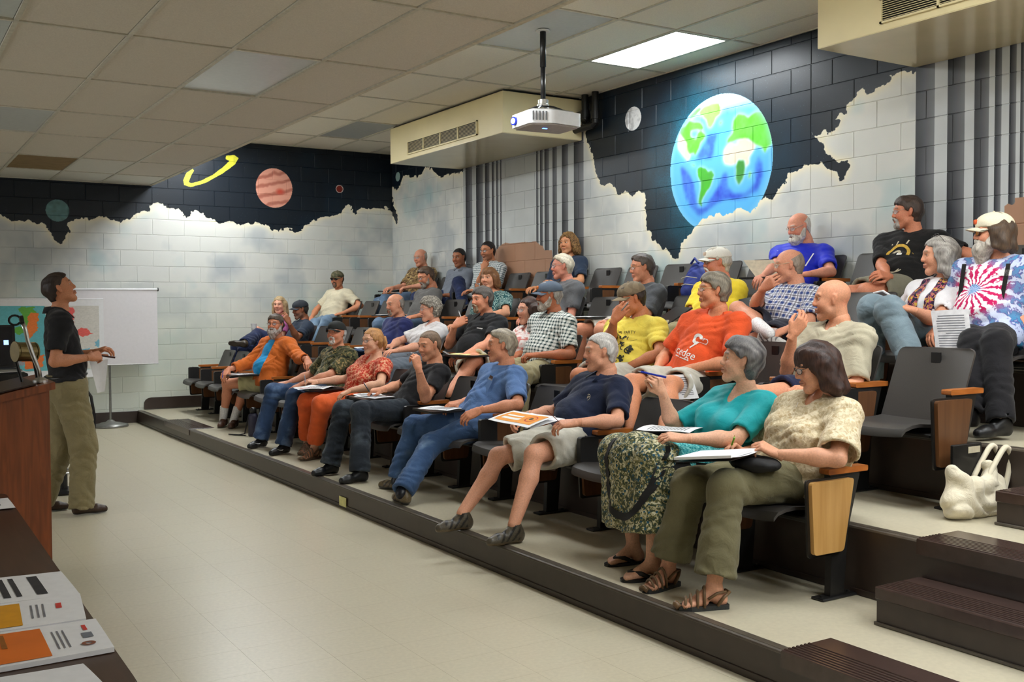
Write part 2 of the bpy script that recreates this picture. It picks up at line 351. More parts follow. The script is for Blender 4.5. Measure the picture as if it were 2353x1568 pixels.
PPM = 230
def mural_side():
    rng = np.random.RandomState(3); y0, y1, z0, z1 = 3.6, 13.7, .9, 3.72
    w, h = int((y1 - y0) * PPM), int((z1 - z0) * PPM)
    Yc, Zc = np.meshgrid(np.linspace(y0, y1, w, dtype=np.float32), np.linspace(z0, z1, h, dtype=np.float32))
    du = (fbm(w, h, .10 * PPM, rng, 5) - .5) * .075; dv = (fbm(w, h, .10 * PPM, rng, 5) - .5) * .075
    Yw, Zw = Yc + du, Zc + dv
    main = [(8.95, 3.8)] + E_main + [(4.7, 3.8)]
    left = [(13.7, 3.8), (11.0, 3.8), (11.3, 3.2), (12.2, 3.2)] + E_left + [(13.7, 2.7)]
    fu, fv = (fbm(w, h, 9, rng, 2) - .5) * .05, (fbm(w, h, 9, rng, 2) - .5) * .05; Yw, Zw = Yw + fu, Zw + fv
    dark = pip(Yw, Zw, main) | pip(Yw, Zw, left)
    img = cloud_base(w, h, dark, PPM, rng, Zc); sky = sky_base(w, h, rng, PPM)
    # glow round the planet
    cy, cz, ry, rz = 6.875, 2.735, .655, .62
    r = np.sqrt(((Yc - cy) / ry) ** 2 + ((Zc - cz) / rz) ** 2)
    sp = rng.rand(h, w) * .6 + fbm(w, h, .25 * PPM, rng, 3) * .9
    sky = mixc(sky, np.clip(1.75 - r, 0, 1) * sp * 1.0 * np.clip((Yc - cy) * .9 + .7, .25, 1), (22, 112, 138))
    dm = dark[..., None]; img = np.where(dm, sky, img)
    # the planet
    disc = (r < 1) & pip(Yw, Zw, main + [(4.7, 3.8)])
    disc = (r < 1) & dark
    Yj = Yc + (du * .25); Zj = Zc + (dv * .25); P = {k: pip(Yj, Zj, v) for k, v in E_poly.items()}
    land = P['NAg'] | P['NAt'] | P['ARC'] | P['GRL'] | P['CAM'] | P['SAM'] | P['EUR'] | P['AFt'] | P['AFg'] | P['MAD'] | P['ICE']
    sea = np.ones((h, w, 3), np.float32) * np.array((88, 178, 234), np.float32) / 255.
    nn = fbm(w, h, .08 * PPM, rng, 3)
    deep = blur((P['D1'] | P['D2'] | P['D3']).astype(np.float32), .018 * PPM); sea = mixc(sea, deep * (.75 + .5 * (nn - .5) * 2), (46, 82, 206))
    halo = blur(land.astype(np.float32), .022 * PPM); sea = mixc(sea, np.clip(halo * 1.6, 0, 1) * .9, (206, 240, 252))
    gr = [(P['NAg'] | P['EUR'] | P['ARC'], (92, 196, 48)), (P['GRL'], (134, 214, 84)), (P['CAM'] | P['MAD'] | P['ICE'], (120, 200, 90)), (P['SAM'], (44, 132, 34)), (P['AFg'], (44, 128, 34)), (P['NAt'] | P['AFt'], (214, 196, 172))]
    for m, c in gr: sea = mixc(sea, blur(m.astype(np.float32), 2) * (.86 + .28 * (nn - .3)), c)
    sea = mixc(sea, np.clip((P['SAM'] & (Zc < 2.75)) * .6 * nn * 1.5, 0, 1), (74, 190, 40))
    sea = mixc(sea, np.clip((Zc - 3.16) / .14, 0, 1) * .8 * ~(land), (240, 248, 252))
    sea = mixc(sea, np.clip((r - .9) * 9, 0, 1) * .55, (150, 214, 242))
    img = np.where(disc[..., None], sea, img)
    # moon and small pale planet
    rm = np.hypot((Yc - 8.093) / .127, (Zc - 3.33) / .118)
    img = np.where((rm < 1)[..., None], mixc(np.ones((h, w, 3), np.float32) * .86, np.clip((fbm(w, h, .05 * PPM, rng, 3) - .45) * 5, 0, 1) * .5, (140, 140, 142)), img)
    ro = np.hypot((Yc - 13.465) / .075, (Zc - 3.34) / .066); img = np.where((ro < 1)[..., None], np.array((150, 178, 176)) / 255., img)
    # painted fluted columns
    colimg = img
    lightc = fbm(w, h, .3 * PPM, rng, 3)
    def zone(a, b): return (Yc < a) & (Yc > b)
    img = np.where(zone(11.55, 8.944)[..., None], mixc(img, np.ones((h, w)), (200, 204, 204)) * (.93 + .12 * lightc[..., None]) * (1 - .2 * np.clip((Zc - 2.4), 0, 1)[..., None]), img)
    img = np.where(zone(4.823, 3.0)[..., None], mixc(img, np.ones((h, w)), (198, 202, 204)) * (.93 + .12 * lightc[..., None]), img)
    for a, b in colsA + colsB + [(3.93, 3.88), (3.82, 3.6)]:
        t = np.clip((a - Yc) / (a - b), 0, 1)
        c = (np.array((38, 40, 46)) / 255.)[None, None] * (1 - t[..., None]) + (np.array((118, 120, 124)) / 255.)[None, None] * t[..., None]
        c = c * (.85 + .3 * lightc[..., None])
        img = np.where(zone(a, b)[..., None], c, img)
    tan = pip(Yc + du * .3, Zc + dv * .3, tanA) | pip(Yc + du * .3, Zc + dv * .3, tanB + [(3.5, 2.17), (3.5, 1.0), (4.13, 1.0)]) | (zone(10.84, 9.49) & (Zc < 1.75))
    img = np.where(tan[..., None], (np.array((176, 134, 108)) / 255.) * (.94 + .1 * lightc[..., None]), img)
    return make_image('side_wall_mural', img), (y0, y1, z0, z1)
def mural_far():
    rng = np.random.RandomState(5); x0, x1, z0, z1 = 1.0, 6.5, 0, 3.72; ppm = 200
    w, h = int((x1 - x0) * ppm), int((z1 - z0) * ppm)
    Xc, Zc = np.meshgrid(np.linspace(x0, x1, w, dtype=np.float32), np.linspace(z0, z1, h, dtype=np.float32))
    du = (fbm(w, h, .10 * ppm, rng, 5) - .5) * .08; dv = (fbm(w, h, .10 * ppm, rng, 5) - .5) * .08
    du, dv = du + (fbm(w, h, 8, rng, 2) - .5) * .05, dv + (fbm(w, h, 8, rng, 2) - .5) * .05
    dark = pip(Xc + du, Zc + dv, [(-1, 4), (-1, 2.6)] + F_main + [(6.6, 2.75), (6.6, 4)])
    img = cloud_base(w, h, dark, ppm, rng, Zc); img = np.where(dark[..., None], sky_base(w, h, rng, ppm), img)
    rj = np.hypot((Xc - 4.727) / .258, (Zc - 3.095) / .268); band = np.sin((Zc * 1. - (Xc - 4.7) * .25) * 46 + 3.5 * fbm(w, h, .12 * ppm, rng, 3))
    jup = mixc(np.ones((h, w, 3), np.float32) * np.array((212, 150, 130)) / 255., np.clip(band, 0, 1), (168, 100, 84))
    jup = mixc(jup, np.clip(1.3 - np.hypot((Xc - 4.81) / .06, (Zc - 3.05) / .045), 0, 1), (190, 74, 58))
    img = np.where((rj < 1)[..., None], jup, img)
    rd = np.hypot(Xc - 5.68, Zc - 3.137); img = np.where((rd < .057)[..., None], np.array((214, 196, 190)) / 255., img); img = np.where((rd < .047)[..., None], np.array((122, 36, 24)) / 255., img)
    rt = np.hypot((Xc - 1.985) / .135, (Zc - 2.662) / .135); img = np.where((rt < 1)[..., None], np.array((88, 122, 124)) / 255. * (.9 + .3 * fbm(w, h, 10, rng, 2)[..., None]), img)
    ring = pip(Xc + du * .1, Zc + dv * .1, F_ring); img = np.where(ring[..., None], np.array((212, 208, 62)) / 255. * (.88 + .2 * fbm(w, h, 6, rng, 2)[..., None]), img)
    return make_image('far_wall_mural', img), (x0, x1, z0, z1)
def mural_mat(name, im, rect, ax):
    m, nt, b = newmat(name); g = nt.nodes.new('ShaderNodeNewGeometry'); sp = nt.nodes.new('ShaderNodeSeparateXYZ'); nt.links.new(g.outputs['Position'], sp.inputs[0])
    def rng_(o, lo, hi):
        r = nt.nodes.new('ShaderNodeMapRange'); r.inputs[1].default_value = lo; r.inputs[2].default_value = hi; nt.links.new(o, r.inputs[0]); return r.outputs[0]
    cb = nt.nodes.new('ShaderNodeCombineXYZ'); nt.links.new(rng_(sp.outputs[ax], rect[0], rect[1]), cb.inputs[0]); nt.links.new(rng_(sp.outputs[2], rect[2], rect[3]), cb.inputs[1])
    t = nt.nodes.new('ShaderNodeTexImage'); t.image = im; t.extension = 'EXTEND'; nt.links.new(cb.outputs[0], t.inputs[0])
    nt.links.new(t.outputs[0], b.inputs['Base Color']); b.inputs['Roughness'].default_value = .36; b.inputs['Specular IOR Level'].default_value = .36
    nz = N(nt, 'ShaderNodeTexNoise', i_Scale=160.0, i_Detail=2.0); nt.links.new(g.outputs['Position'], nz.inputs['Vector']); bump(nt, b, nz.outputs[0], .0012, .35)
    return m
_im, _r = mural_side(); MUR_S = mural_mat('side_wall_paint', _im, _r, 1)
_im, _r = mural_far(); MUR_F = mural_mat('far_wall_paint', _im, _r, 0)

# ------------------------------------------------------------------ room shell
def structure(name, label, mb, mats, **k):
    o = mb.build(name, mats, **k); tag(o, label, None, None, 'structure'); return o
XW, YW, ZH, ZL, XD = 6.5, 13.66, 3.68, 3.03, 3.10
FLOORM = plain('beige_floor_tile', (196, 187, 163), .3, spec=.45, var=.05, scale=55, coord='Object')
SUBF = plain('floor_joint', (186, 177, 152), .6)
fl = structure('floor', 'beige tiled floor of the lecture hall', MB().box((-4, -3, -.2), (2.95, YW + .1, -.003)), SUBF)
tile_me = None
cells = [(i, j) for i in range(-1, 8) for j in range(0, 38)]
def tile_pos(i, j): return 1.31 + .305 * (i - 3), 5.515 + .305 * (j - 12)
vis = []
for i, j in cells:
    x, y = tile_pos(i, j)
    if x + .3 > 2.9 or y > YW - .3: continue
    if x + .305 > .2 and (y > 1.9): vis.append((i, j))
vis.sort(key=lambda c: tile_pos(*c)[1]); vis = vis[:300]
restt = MB(); visset = set(vis)
for n_, (i, j) in enumerate(vis):
    x, y = tile_pos(i, j)
    if tile_me is None:
        o = MB().box((.0004, .0004, -.0025), (.3046, .3046, 0)).build('floor_tile', FLOORM, fl); tile_me = o.data
    else: o = link(bpy.data.objects.new('floor_tile', tile_me), fl)
    o.location = (x, y, 0)
for i in range(-16, 9):
    for j in range(-26, 40):
        if (i, j) in visset: continue
        x, y = tile_pos(i, j)
        if x > 2.93 or y > YW: continue
        restt.box((x + .0004, y + .0004, -.0025), (min(x + .3044, 2.93), min(y + .3044, YW), 0))
o = restt.build('floor_tiles', FLOORM, fl); tag(o, kind='stuff')

# walls: painted concrete blocks standing proud of recessed joints
def block_mesh(L, Hh, axis, mat):
    b, g, d = .0035, .0018, .0045
    a0, a1, c0, c1 = g, L - g, g, Hh - g
    pts = [(a0, c0, 0), (a1, c0, 0), (a1, c1, 0), (a0, c1, 0), (a0 + b, c0 + b, d), (a1 - b, c0 + b, d), (a1 - b, c1 - b, d), (a0 + b, c1 - b, d)]
    V = [((-p[2], p[0], p[1]) if axis == 1 else (p[0], -p[2], p[1])) for p in pts]
    P = [(4, 5, 6, 7), (0, 1, 5, 4), (1, 2, 6, 5), (2, 3, 7, 6), (3, 0, 4, 7)]
    if axis == 1: P = [p[::-1] for p in P]
    return V, P
ws = structure('wall_right', 'painted block wall behind the audience with earth, clouds and columns mural', MB().box((XW, -3, 0), (XW + .2, YW + .2, ZH + .3)), MUR_S)
wf = structure('wall_far', 'painted block wall with clouds and planets behind the screen', MB().box((-4, YW, 0), (XW, YW + .2, ZH + .3)), MUR_F)
def lay(wall, axis, pitch, ref, lim, skip, mat, plane, keep):
    cache = {}; rest = MB(); items = []
    for r in range(-2, 20):
        z = 2.400 + .2015 * (r - 12)
        if z < -.1 or z > ZH - .02: continue
        zt = min(z + .2015, ZH)
        off = ref + (pitch / 2 if r % 2 else 0)
        k = math.floor((lim[0] - off) / pitch)
        while off + k * pitch < lim[1]:
            a = max(off + k * pitch, lim[0]); b = min(off + (k + 1) * pitch, lim[1]); k += 1
            if b - a < .03: continue
            # continuous control joint beside the planet
            if axis == 1 and a < 5.81 < b - .02 and a < 5.79:
                segs = [(a, 5.81), (5.81, b)]
            else: segs = [(a, b)]
            for (a2, b2) in segs:
                if b2 - a2 < .05: continue
                items.append((a2, b2, z, zt, not skip((a2 + b2) / 2, (z + zt) / 2)))
    shown = [i for i in items if i[4]]; shown.sort(key=lambda i: keep(i)); S = set(shown[:298])
    for it in items:
        a, b, z, zt, _ = it; L, Hh = round(b - a, 3), round(zt - z, 3)
        V, P = block_mesh(L, Hh, axis, mat); loc = (plane, a, z) if axis == 1 else (a, plane, z)
        if it in S:
            if (L, Hh) not in cache:
                cache[(L, Hh)] = mesh_np('block', V, polys=[list(p) for p in P], mats=[mat])
            o = link(bpy.data.objects.new('block', cache[(L, Hh)]), wall); o.location = loc
        else:
            rest.add([(v[0] + loc[0], v[1] + loc[1], v[2] + loc[2]) for v in V], P)
    o = rest.build('blocks', mat, wall); tag(o, kind='stuff')
lay(ws, 1, .4287, 5.594, (2.0, YW), lambda y, z: z < 1.1 or y < 3.9 or (z > 3.26 and (8.95 < y < 11.5 or y < 4.8)), MUR_S, XW, lambda i: -i[2])
lay(wf, 0, .400, 3.108, (-1.0, XW), lambda x, z: x < 1.2 or (x < 3.1 and z > 3.05), MUR_F, YW, lambda i: -i[2])
structure('wall_left', 'plain front wall of the hall outside the picture', MB().box((-4.2, -3, 0), (-4, YW, ZL + .2)), plain('wall_paint', (206, 204, 192), .7))
structure('wall_near', 'plain near wall behind the camera', MB().box((-4, -3.2, 0), (XW, -3, ZH + .2)), MATS['wall_paint'])

# ceilings: steel grid with mineral tiles
TILE = plain('mineral_tile', (212, 205, 192), .85, spec=.2, var=.07, scale=130, bmp=.0015)
TILE2 = plain('mineral_tile_pale', (214, 212, 202), .8, spec=.2, var=.05, scale=130, bmp=.001)
TILE_ST = plain('mineral_tile_stained', (140, 118, 84), .85, spec=.2, var=.1, scale=10)
TILE_H = plain('mineral_tile_brightened', (232, 226, 210), .85, spec=.2, var=.06, scale=130, bmp=.0015)  # same tiles, paler: the high ceiling's stronger light put into the colour
DIFF = plain('unlit_diffuser', (196, 200, 198), .25, spec=.5, var=.03)
GRID = plain('ceiling_grid_metal', (196, 192, 176), .5)
def ceil(name, label, xs, ys, z, special, ext):
    b = MB().box((ext[0], ext[2], z + .02), (ext[1], ext[3], z + .06)); c = structure(name, label, b, TILE)
    cache = {}
    for i in range(len(xs) - 1):
        for j in range(len(ys) - 1):
            key = special.get((i, j), 'n')
            if key == 'hole': continue
            L, W = round(xs[i + 1] - xs[i], 3), round(ys[j + 1] - ys[j], 3)
            mat = {'n': TILE if z < 3.5 else TILE_H, 'p': TILE2, 's': TILE_ST, 'd': DIFF}[key]
            if (L, W, key) not in cache:
                o = MB().box((.013, .013, .004 if key != 'd' else .008), (L - .013, W - .013, .019), .003).build({'d': 'diffuser_panel'}.get(key, 'ceiling_tile'), mat, c); cache[(L, W, key)] = o.data
            else: o = link(bpy.data.objects.new({'d': 'diffuser_panel'}.get(key, 'ceiling_tile'), cache[(L, W, key)]), c)
            o.location = (xs[i], ys[j], z)
    for i, x in enumerate(xs): MB().box((x - .012, ys[0], z - .004), (x + .012, ys[-1], z + .015)).build('grid_runner', GRID, c)
    for y in ys: MB().box((xs[0], y - .012, z - .0035), (xs[-1], y + .012, z + .015)).build('grid_runner', GRID, c)
    return c
xl = [-.47, .12, .715, 1.31, 1.912, 2.487, 3.085]; yl = [.92, 2.25, 3.57, 4.89, 6.235, 7.557, 8.885, 10.10, 11.54, 12.70, 13.655]
ceil('ceiling', 'low tiled ceiling over the speaker area', xl, yl, ZL, {(4, 4): 'd', (2, 6): 'd', (3, 8): 's', (4, 8): 'p', (3, 9): 'p', (4, 9): 'p', (5, 9): 'p', (2, 9): 'p', (1, 3): 'd', (1, 4): 'd'}, (-4, XD, -3, YW))  # pale tiles along the far wall put that row's extra light into colour
xh = [3.11, 3.41, 4.01, 4.38, 4.97, 5.56, 6.15, 6.49]; yh = [3.88, 5.12, 6.37, 7.59, 8.83, 10.07, 11.42, 12.68, 13.655]
ceil('ceiling', 'high tiled ceiling over the tiered seats', xh, yh, ZH, {(5, 2): 'hole', (3, 2): 'd', (4, 6): 'd'}, (XD, XW, -3, YW))
structure('trim_1', 'fascia where the low ceiling steps up to the high ceiling', MB().box((XD - .02, -3, ZL - .005), (XD + .01, YW, ZH)), plain('fascia_paint', (206, 198, 176), .7))

# lit panels (the photograph shows one; the rest are out of view, the near ones added as fill)
def panel(x, y, z, L=.58, W=1.19, label='lit rectangular ceiling light beside the painted earth', seen=True):
    t = thing('ceiling_light', label, 'ceiling light', (x, y, z), None if seen else 'ceiling lights outside the picture')
    MB().box((x + .015, y + .015, z - .002), (x + L - .015, y + W - .015, z + .012)).build('diffuser', EMIT if seen else EMIT2, t)
    MB().box((x, y, z - .006), (x + .02, y + W, z + .014)).box((x + L - .02, y, z - .006), (x + L, y + W, z + .014)).box((x + .02, y, z - .006), (x + L - .02, y + .02, z + .014)).box((x + .02, y + W - .02, z - .006), (x + L - .02, y + W, z + .014)).build('frame', GRID, t)
for k, (x, y) in enumerate(PANELS_UP):
    if k == 0: panel(x, y, ZH)
    else: panel(x, y, ZH - .012, label=['', 'lit ceiling light above the near painted columns, outside the picture', 'lit ceiling light nearest the aisle steps, hidden by the low ceiling', 'lit ceiling light over the front row middle, hidden by the low ceiling', 'lit ceiling light over the far seats, hidden by the low ceiling', 'lit ceiling light nearest the far wall, hidden by the low ceiling', 'lit ceiling light behind the camera over the aisle', 'lit ceiling light behind the camera by the side wall', 'lit ceiling light above the near steps, outside the picture'][k], seen=False)
for k, (x, y) in enumerate(PANELS_FILL_LOW): panel(x, y, ZL - .012, label='lit ceiling light in the low ceiling above the camera', seen=False)

# tiers with dark risers
def tx(k): return 2.89 + .855 * (k - 1) + (.0 if k < 3 else 0)
TXE = [2.89, 3.745, 4.60, 5.455, XW]
TOPF = plain('beige_tier_floor', (196, 187, 163), .32, spec=.45, var=.05, scale=50)
EDGE = plain('worn_nosing', (84, 76, 66), .3, spec=.6, var=.2, scale=20)
for k in range(1, 5):
    z = .155 + .31 * (k - 1); x = TXE[k - 1]
    t = structure('platform_floor', ['lowest', 'second', 'third', 'top'][k - 1] + ' seating tier with beige floor', MB().box((x + .01, -3, 0 if k == 1 else z - .31), (XW, YW, z)), TOPF)
    MB().box((x, -3, 0 if k == 1 else z - .31), (x + .0095, YW, z - .012)).build('riser', RISER, t)
    MB().tube([(x + .012, -3, z - .010), (x + .012, YW, z - .010)], .0125, 10).box((x + .012, -3, z - .004), (x + .05, YW, z + .003)).build('nosing', EDGE, t)
    MB().box((x - .006, -3, 0.001 if k == 1 else z - .309), (x, YW, (0 if k == 1 else z - .31) + .03), .002).build('cove_base', RISER, t)
# aisle treads and half steps
TREAD = plain('ribbed_brown_tread', (66, 50, 45), .22, spec=.55, var=.12, scale=25)
def ribs(mb, x0, x1, y0, y1, z, n=7):
    for i in range(n):
        a = x0 + (x1 - x0) * i / n; mb.box((a, y0, z), (a + (x1 - x0) / n * .55, y1, z + .004), .0012)
def tread(x, y0, y1, z, w, label):
    mb = MB().box((x - .004, y0, z - .06), (x, y1, z + .002)).box((x - .004, y0, z), (x + w, y1, z + .006), .002); ribs(mb, x + .01, x + .16, y0, y1, z + .005)
    o = mb.build('stair_tread', TREAD); tag(o, label, 'stair tread'); return o
tread(2.888, -2.9, 2.71, .155, .27, 'ribbed brown tread on the edge of the lowest tier, nearest the camera')
tread(3.742, -2.9, 2.755, .465, .28, 'ribbed brown tread on the edge of the second tier by the near aisle')
tread(4.598, -2.9, 2.60, .775, .28, 'ribbed brown tread on the edge of the third tier by the near aisle')
tread(2.888, 11.15, 12.22, .155, .27, 'brown tread on the lowest tier edge near the far wall')
def half_step(x0, x1, y0, y1, z0, z1, label):
    t = thing('half_step', label, 'step', ((x0 + x1) / 2, (y0 + y1) / 2, z0))
    MB().box((x0 + .008, y0, z0), (x1, y1 - .004, z1 - .045), .002).build('step_body', RISER, t)
    mb = MB().box((x0, y0, z1 - .05), (x1, y1, z1), .004); ribs(mb, x0 + .02, x0 + .19, y0 + .01, y1 - .01, z1 - .001, 8); mb.build('step_tread', TREAD, t)
    MB().box((x0 - .004, y0, z0 + .001), (x0 + .008, y1, z0 + .014), .002).build('cove_base', EDGE, t)
half_step(3.452, 3.738, -2.9, 2.74, .155, .312, 'brown half step up to the second tier in the near aisle')
half_step(4.29, 4.592, -2.9, 2.755, .465, .62, 'brown half step up to the third tier beside the canvas bag')
# baseboards
structure('baseboard_far', 'dark brown baseboard along the far wall floor', MB().box((-4, YW - .02, 0), (2.89, YW - .001, .15), .004), RISER)
pts = [(2.97, .165), (2.97, .25), (2.99, .285), (3.02, .305), (3.06, .312), (5.4, .312), (5.4, .165)]
structure('baseboard_platform', 'dark brown baseboard with rounded end on the lowest tier', MB().prism(pts, 1, YW - .025, YW - .001), RISER)

# ventilator housings
def ventilator(x0, y0, y1, z0, z1, gy0, gy1, label, cells=4):
    t = thing('ventilator_housing', label, 'ventilator', (x0, (y0 + y1) / 2, z0))
    mb = MB().box((x0, y0, z0), (XW - .012, y1, z1), .004); mb.build('housing', BEIGE, t)
    MB().box((x0 - .003, y0 + .01, z0 - .004), (XW - .02, y1 - .01, z0), 0).build('bottom_panel', plain('beige_gloss_panel', (214, 203, 166), .18, spec=.6, var=.03, scale=4), t)
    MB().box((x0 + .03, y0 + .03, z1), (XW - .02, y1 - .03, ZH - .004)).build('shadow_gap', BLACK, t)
    g = MB(); gz0, gz1 = z0 + .045, z0 + .20; x = x0 - .008
    g.box((x - .01, gy0, gz0), (x + .01, gy1, gz0 + .012)).box((x - .01, gy0, gz1 - .012), (x + .01, gy1, gz1))
    for i in range(cells + 1):
        y = gy0 + (gy1 - gy0 - .016) * i / cells; g.box((x - .01, y, gz0), (x + .01, y + .016, gz1))
    gr = g.build('grille', BEIGE, t)
    MB().box((x + .002, gy0 + .01, gz0 + .01), (x0 - .0005, gy1 - .01, gz1 - .01)).build('grille_backing', BLACK, gr)
    ns = 9
    for i in range(ns):
        z = gz0 + .016 + (gz1 - gz0 - .03) * i / ns
        MB().prism([(x - .008, z), (x - .006, z + .004), (x + .006, z + .009), (x + .004, z + .005)], 1, gy0 + .012, gy1 - .012).build('slat', BEIGE, gr)
ventilator(5.498, 8.95, 11.60, 3.232, 3.655, 9.452, 11.106, 'beige ventilator housing on the wall behind the projector')
ventilator(5.464, 2.2, 4.835, 3.19, 3.66, 2.66, 4.32, 'large beige ventilator housing at the upper right over the painted columns')
# black pipes beside the first housing
t = thing('pipe_cluster', 'black pipes between the beige housing and the painted moon', 'pipes', (6.43, 8.8, 3.3))
for pts in ([(6.42, 8.80, 3.68), (6.42, 8.80, 3.42), (6.40, 8.80, 3.40)], [(6.42, 8.62, 3.68), (6.42, 8.62, 3.36), (6.41, 8.64, 3.34), (6.40, 8.96, 3.33)]):
    MB().tube(pts, .036, 14).build('pipe', BLACK, t)
MB().tube([(6.42, 8.80, 3.48), (6.42, 8.98, 3.48)], .04, 14).tube([(6.42, 8.80, 3.44), (6.42, 8.80, 3.52)], .046, 14).tube([(6.42, 8.62, 3.40), (6.42, 8.62, 3.48)], .046, 14).build('pipe_coupling', BLACK, t)

# projection screen on the front wall, outside the frame: the picture the audience looks at
t = thing('projection_screen', 'lit projection screen on the front wall, outside the picture', 'screen', (-3.95, 7.0, 1.2))
SCRM = plain('projected_picture', (235, 238, 245), .8, var=.02); SCRM.node_tree.nodes['Principled BSDF'].inputs['Emission Color'].default_value = (.95, .97, 1, 1); SCRM.node_tree.nodes['Principled BSDF'].inputs['Emission Strength'].default_value = 2.5
MB().box((-3.95, 5.2, 1.2), (-3.935, 9.0, 2.95)).build('screen_surface', SCRM, t)
MB().tube([(-3.93, 5.1, 2.97), (-3.93, 9.1, 2.97)], .03, 10).build('screen_roller', WHITEP, t)

# ------------------------------------------------------------------ auditorium chairs
PITCH, Y0C = .563, 3.38
def rowB(k): return 3.72 + .86 * (k - 1)
def rowT(k): return .155 + .31 * (k - 1)
def panel_curved(w, pts, th, bow, rad, nx=10):
    """curved panel: pts = profile (x, z) bottom to top, bowed in y, rounded upper corners"""
    V = []; P = []; m = len(pts)
    for lay in (0, 1):
        for i, (x, z) in enumerate(pts):
            ztop = pts[-1][1]; d = ztop - z; half = w / 2
            if d < rad: half = w / 2 - rad + math.sqrt(max(0, rad ** 2 - (rad - d) ** 2))
            for j in range(nx + 1):
                t = -1 + 2 * j / nx; y = t * half
                V.append((x - bow * (t * t) * 1.0 + lay * th, y, z))
    k = m * (nx + 1)
    for i in range(m - 1):
        for j in range(nx):
            a = i * (nx + 1) + j
            P.append([a, a + nx + 1, a + nx + 2, a + 1]); P.append([a + k, a + 1 + k, a + nx + 2 + k, a + nx + 1 + k])
    ring = [j for j in range(nx)] + [nx + i * (nx + 1) for i in range(m - 1)] + [(m - 1) * (nx + 1) + nx - j for j in range(nx)] + [(m - 1 - i) * (nx + 1) for i in range(m - 1)]
    for i in range(len(ring)):
        a, b = ring[i], ring[(i + 1) % len(ring)]; P.append([a, b, b + k, a + k])
    return V, P
def round_poly(pts, r, n=4):
    out = []
    for i in range(len(pts)):
        p0, p, p1 = (np.array(pts[i - 1], float), np.array(pts[i], float), np.array(pts[(i + 1) % len(pts)], float))
        a = p + (p0 - p) / np.linalg.norm(p0 - p) * r; b = p + (p1 - p) / np.linalg.norm(p1 - p) * r
        for k in range(n + 1):
            t = k / n; out.append(tuple((1 - t) ** 2 * a + 2 * t * (1 - t) * p + t * t * b))
    return out
def chair_meshes():
    M = {}
    def keep(key, o): M[key] = o.data; bpy.data.objects.remove(o)
    prof = [(.03 + .155 * t, .40 + .37 * t) for t in [0, .15, .3, .45, .6, .75, .85, .9, .93, .96, .985, 1.0]]
    b = MB(); b.add(*panel_curved(.45, prof, .014, .028, .035)); o = b.build('backrest', CHAIR_GREY); smooth_by_angle(o); keep('backrest', o)
    o = MB().box((.163, -.028, .688), (.170, .028, .745)).build('back_badge', BLACK); keep('back_badge', o)
    V = []; P = []; prof2 = [(.045, .405), (-.02, .395), (-.10, .392), (-.20, .398), (-.28, .405), (-.335, .402), (-.37, .388), (-.385, .362)]
    nx = 8
    for lay in (0, 1):
        for i, (x, z) in enumerate(prof2):
            for j in range(nx + 1):
                t = -1 + 2 * j / nx; hw = .225 if i < 6 else .225 - .012 * (i - 5)
                V.append((x, t * hw, z + .012 * t * t - lay * .016))
    k = len(prof2) * (nx + 1)
    for i in range(len(prof2) - 1):
        for j in range(nx):
            a = i * (nx + 1) + j; P.append([a, a + nx + 1, a + nx + 2, a + 1]); P.append([a + k, a + 1 + k, a + nx + 2 + k, a + nx + 1 + k])
    ring = [j for j in range(nx)] + [nx + i * (nx + 1) for i in range(len(prof2) - 1)] + [(len(prof2) - 1) * (nx + 1) + nx - j for j in range(nx)] + [(len(prof2) - 1 - i) * (nx + 1) for i in range(len(prof2) - 1)]
    for i in range(len(ring)):
        a, c = ring[i], ring[(i + 1) % len(ring)]; P.append([a, c, c + k, a + k])
    b = MB(); b.add(V, P); o = b.build('seat', CHAIR_GREY); smooth_by_angle(o); keep('seat', o)
    o = MB().box((-.25, -.26, .345), (.0, .26, .368), .006).box((-.18, -.28, .33), (-.10, .28, .35), .004).build('seat_support', STEEL_BLK); keep('seat_support', o)
    o = MB().prism([(-.135, .01), (-.045, .01), (-.02, .30), (.06, .56), (-.14, .56), (-.12, .30)], 1, -.017, .017).build('pedestal', STEEL_BLK); keep('pedestal', o)
    o = MB().box((-.20, -.036, .0), (.03, .036, .012), .004).lathe([(.008, .012), (.008, .02)], (-.17, 0, 0), 8).lathe([(.008, .012), (.008, .02)], (0, 0, 0), 8).build('foot_plate', STEEL_BLK); keep('foot_plate', o)
    o = MB().prism(round_poly([(-.16, .556), (.10, .556), (.10, .582), (-.16, .582)], .008), 1, -.027, .027).build('armrest', WOOD_ARM); keep('armrest', o)
    tr = round_poly([(-.285, .535), (-.01, .535), (-.075, .215), (-.265, .215)], .02)
    o = MB().prism(tr, 1, -.042, -.022).build('side_panel', WOOD_BRN); keep('side_panel', o)
    o = MB().prism(round_poly([(-.30, .545), (.0, .545), (-.07, .20), (-.28, .20)], .02), 1, -.022, -.012).build('panel_frame', STEEL_BLK); keep('panel_frame', o)
    o = MB().prism(round_poly([(-.30, .38), (-.17, .38), (-.17, .556), (-.30, .556)], .02), 1, -.05, -.016).lathe([(.006, 0), (.006, .003)], (-.24, -.02, .557), 8).build('tablet_hinge', STEEL_BLK); keep('tablet_hinge', o)
    o = MB().prism(round_poly([(-.52, -.05), (-.20, -.05), (-.16, .26), (-.50, .29)], .03), 2, .582, .596).build('tablet_top', BLACK); keep('tablet_top', o)
    return M
CHM = chair_meshes()
TAN_PANEL = CHM['side_panel'].copy(); TAN_PANEL.materials.clear(); TAN_PANEL.materials.append(WOOD_TAN)
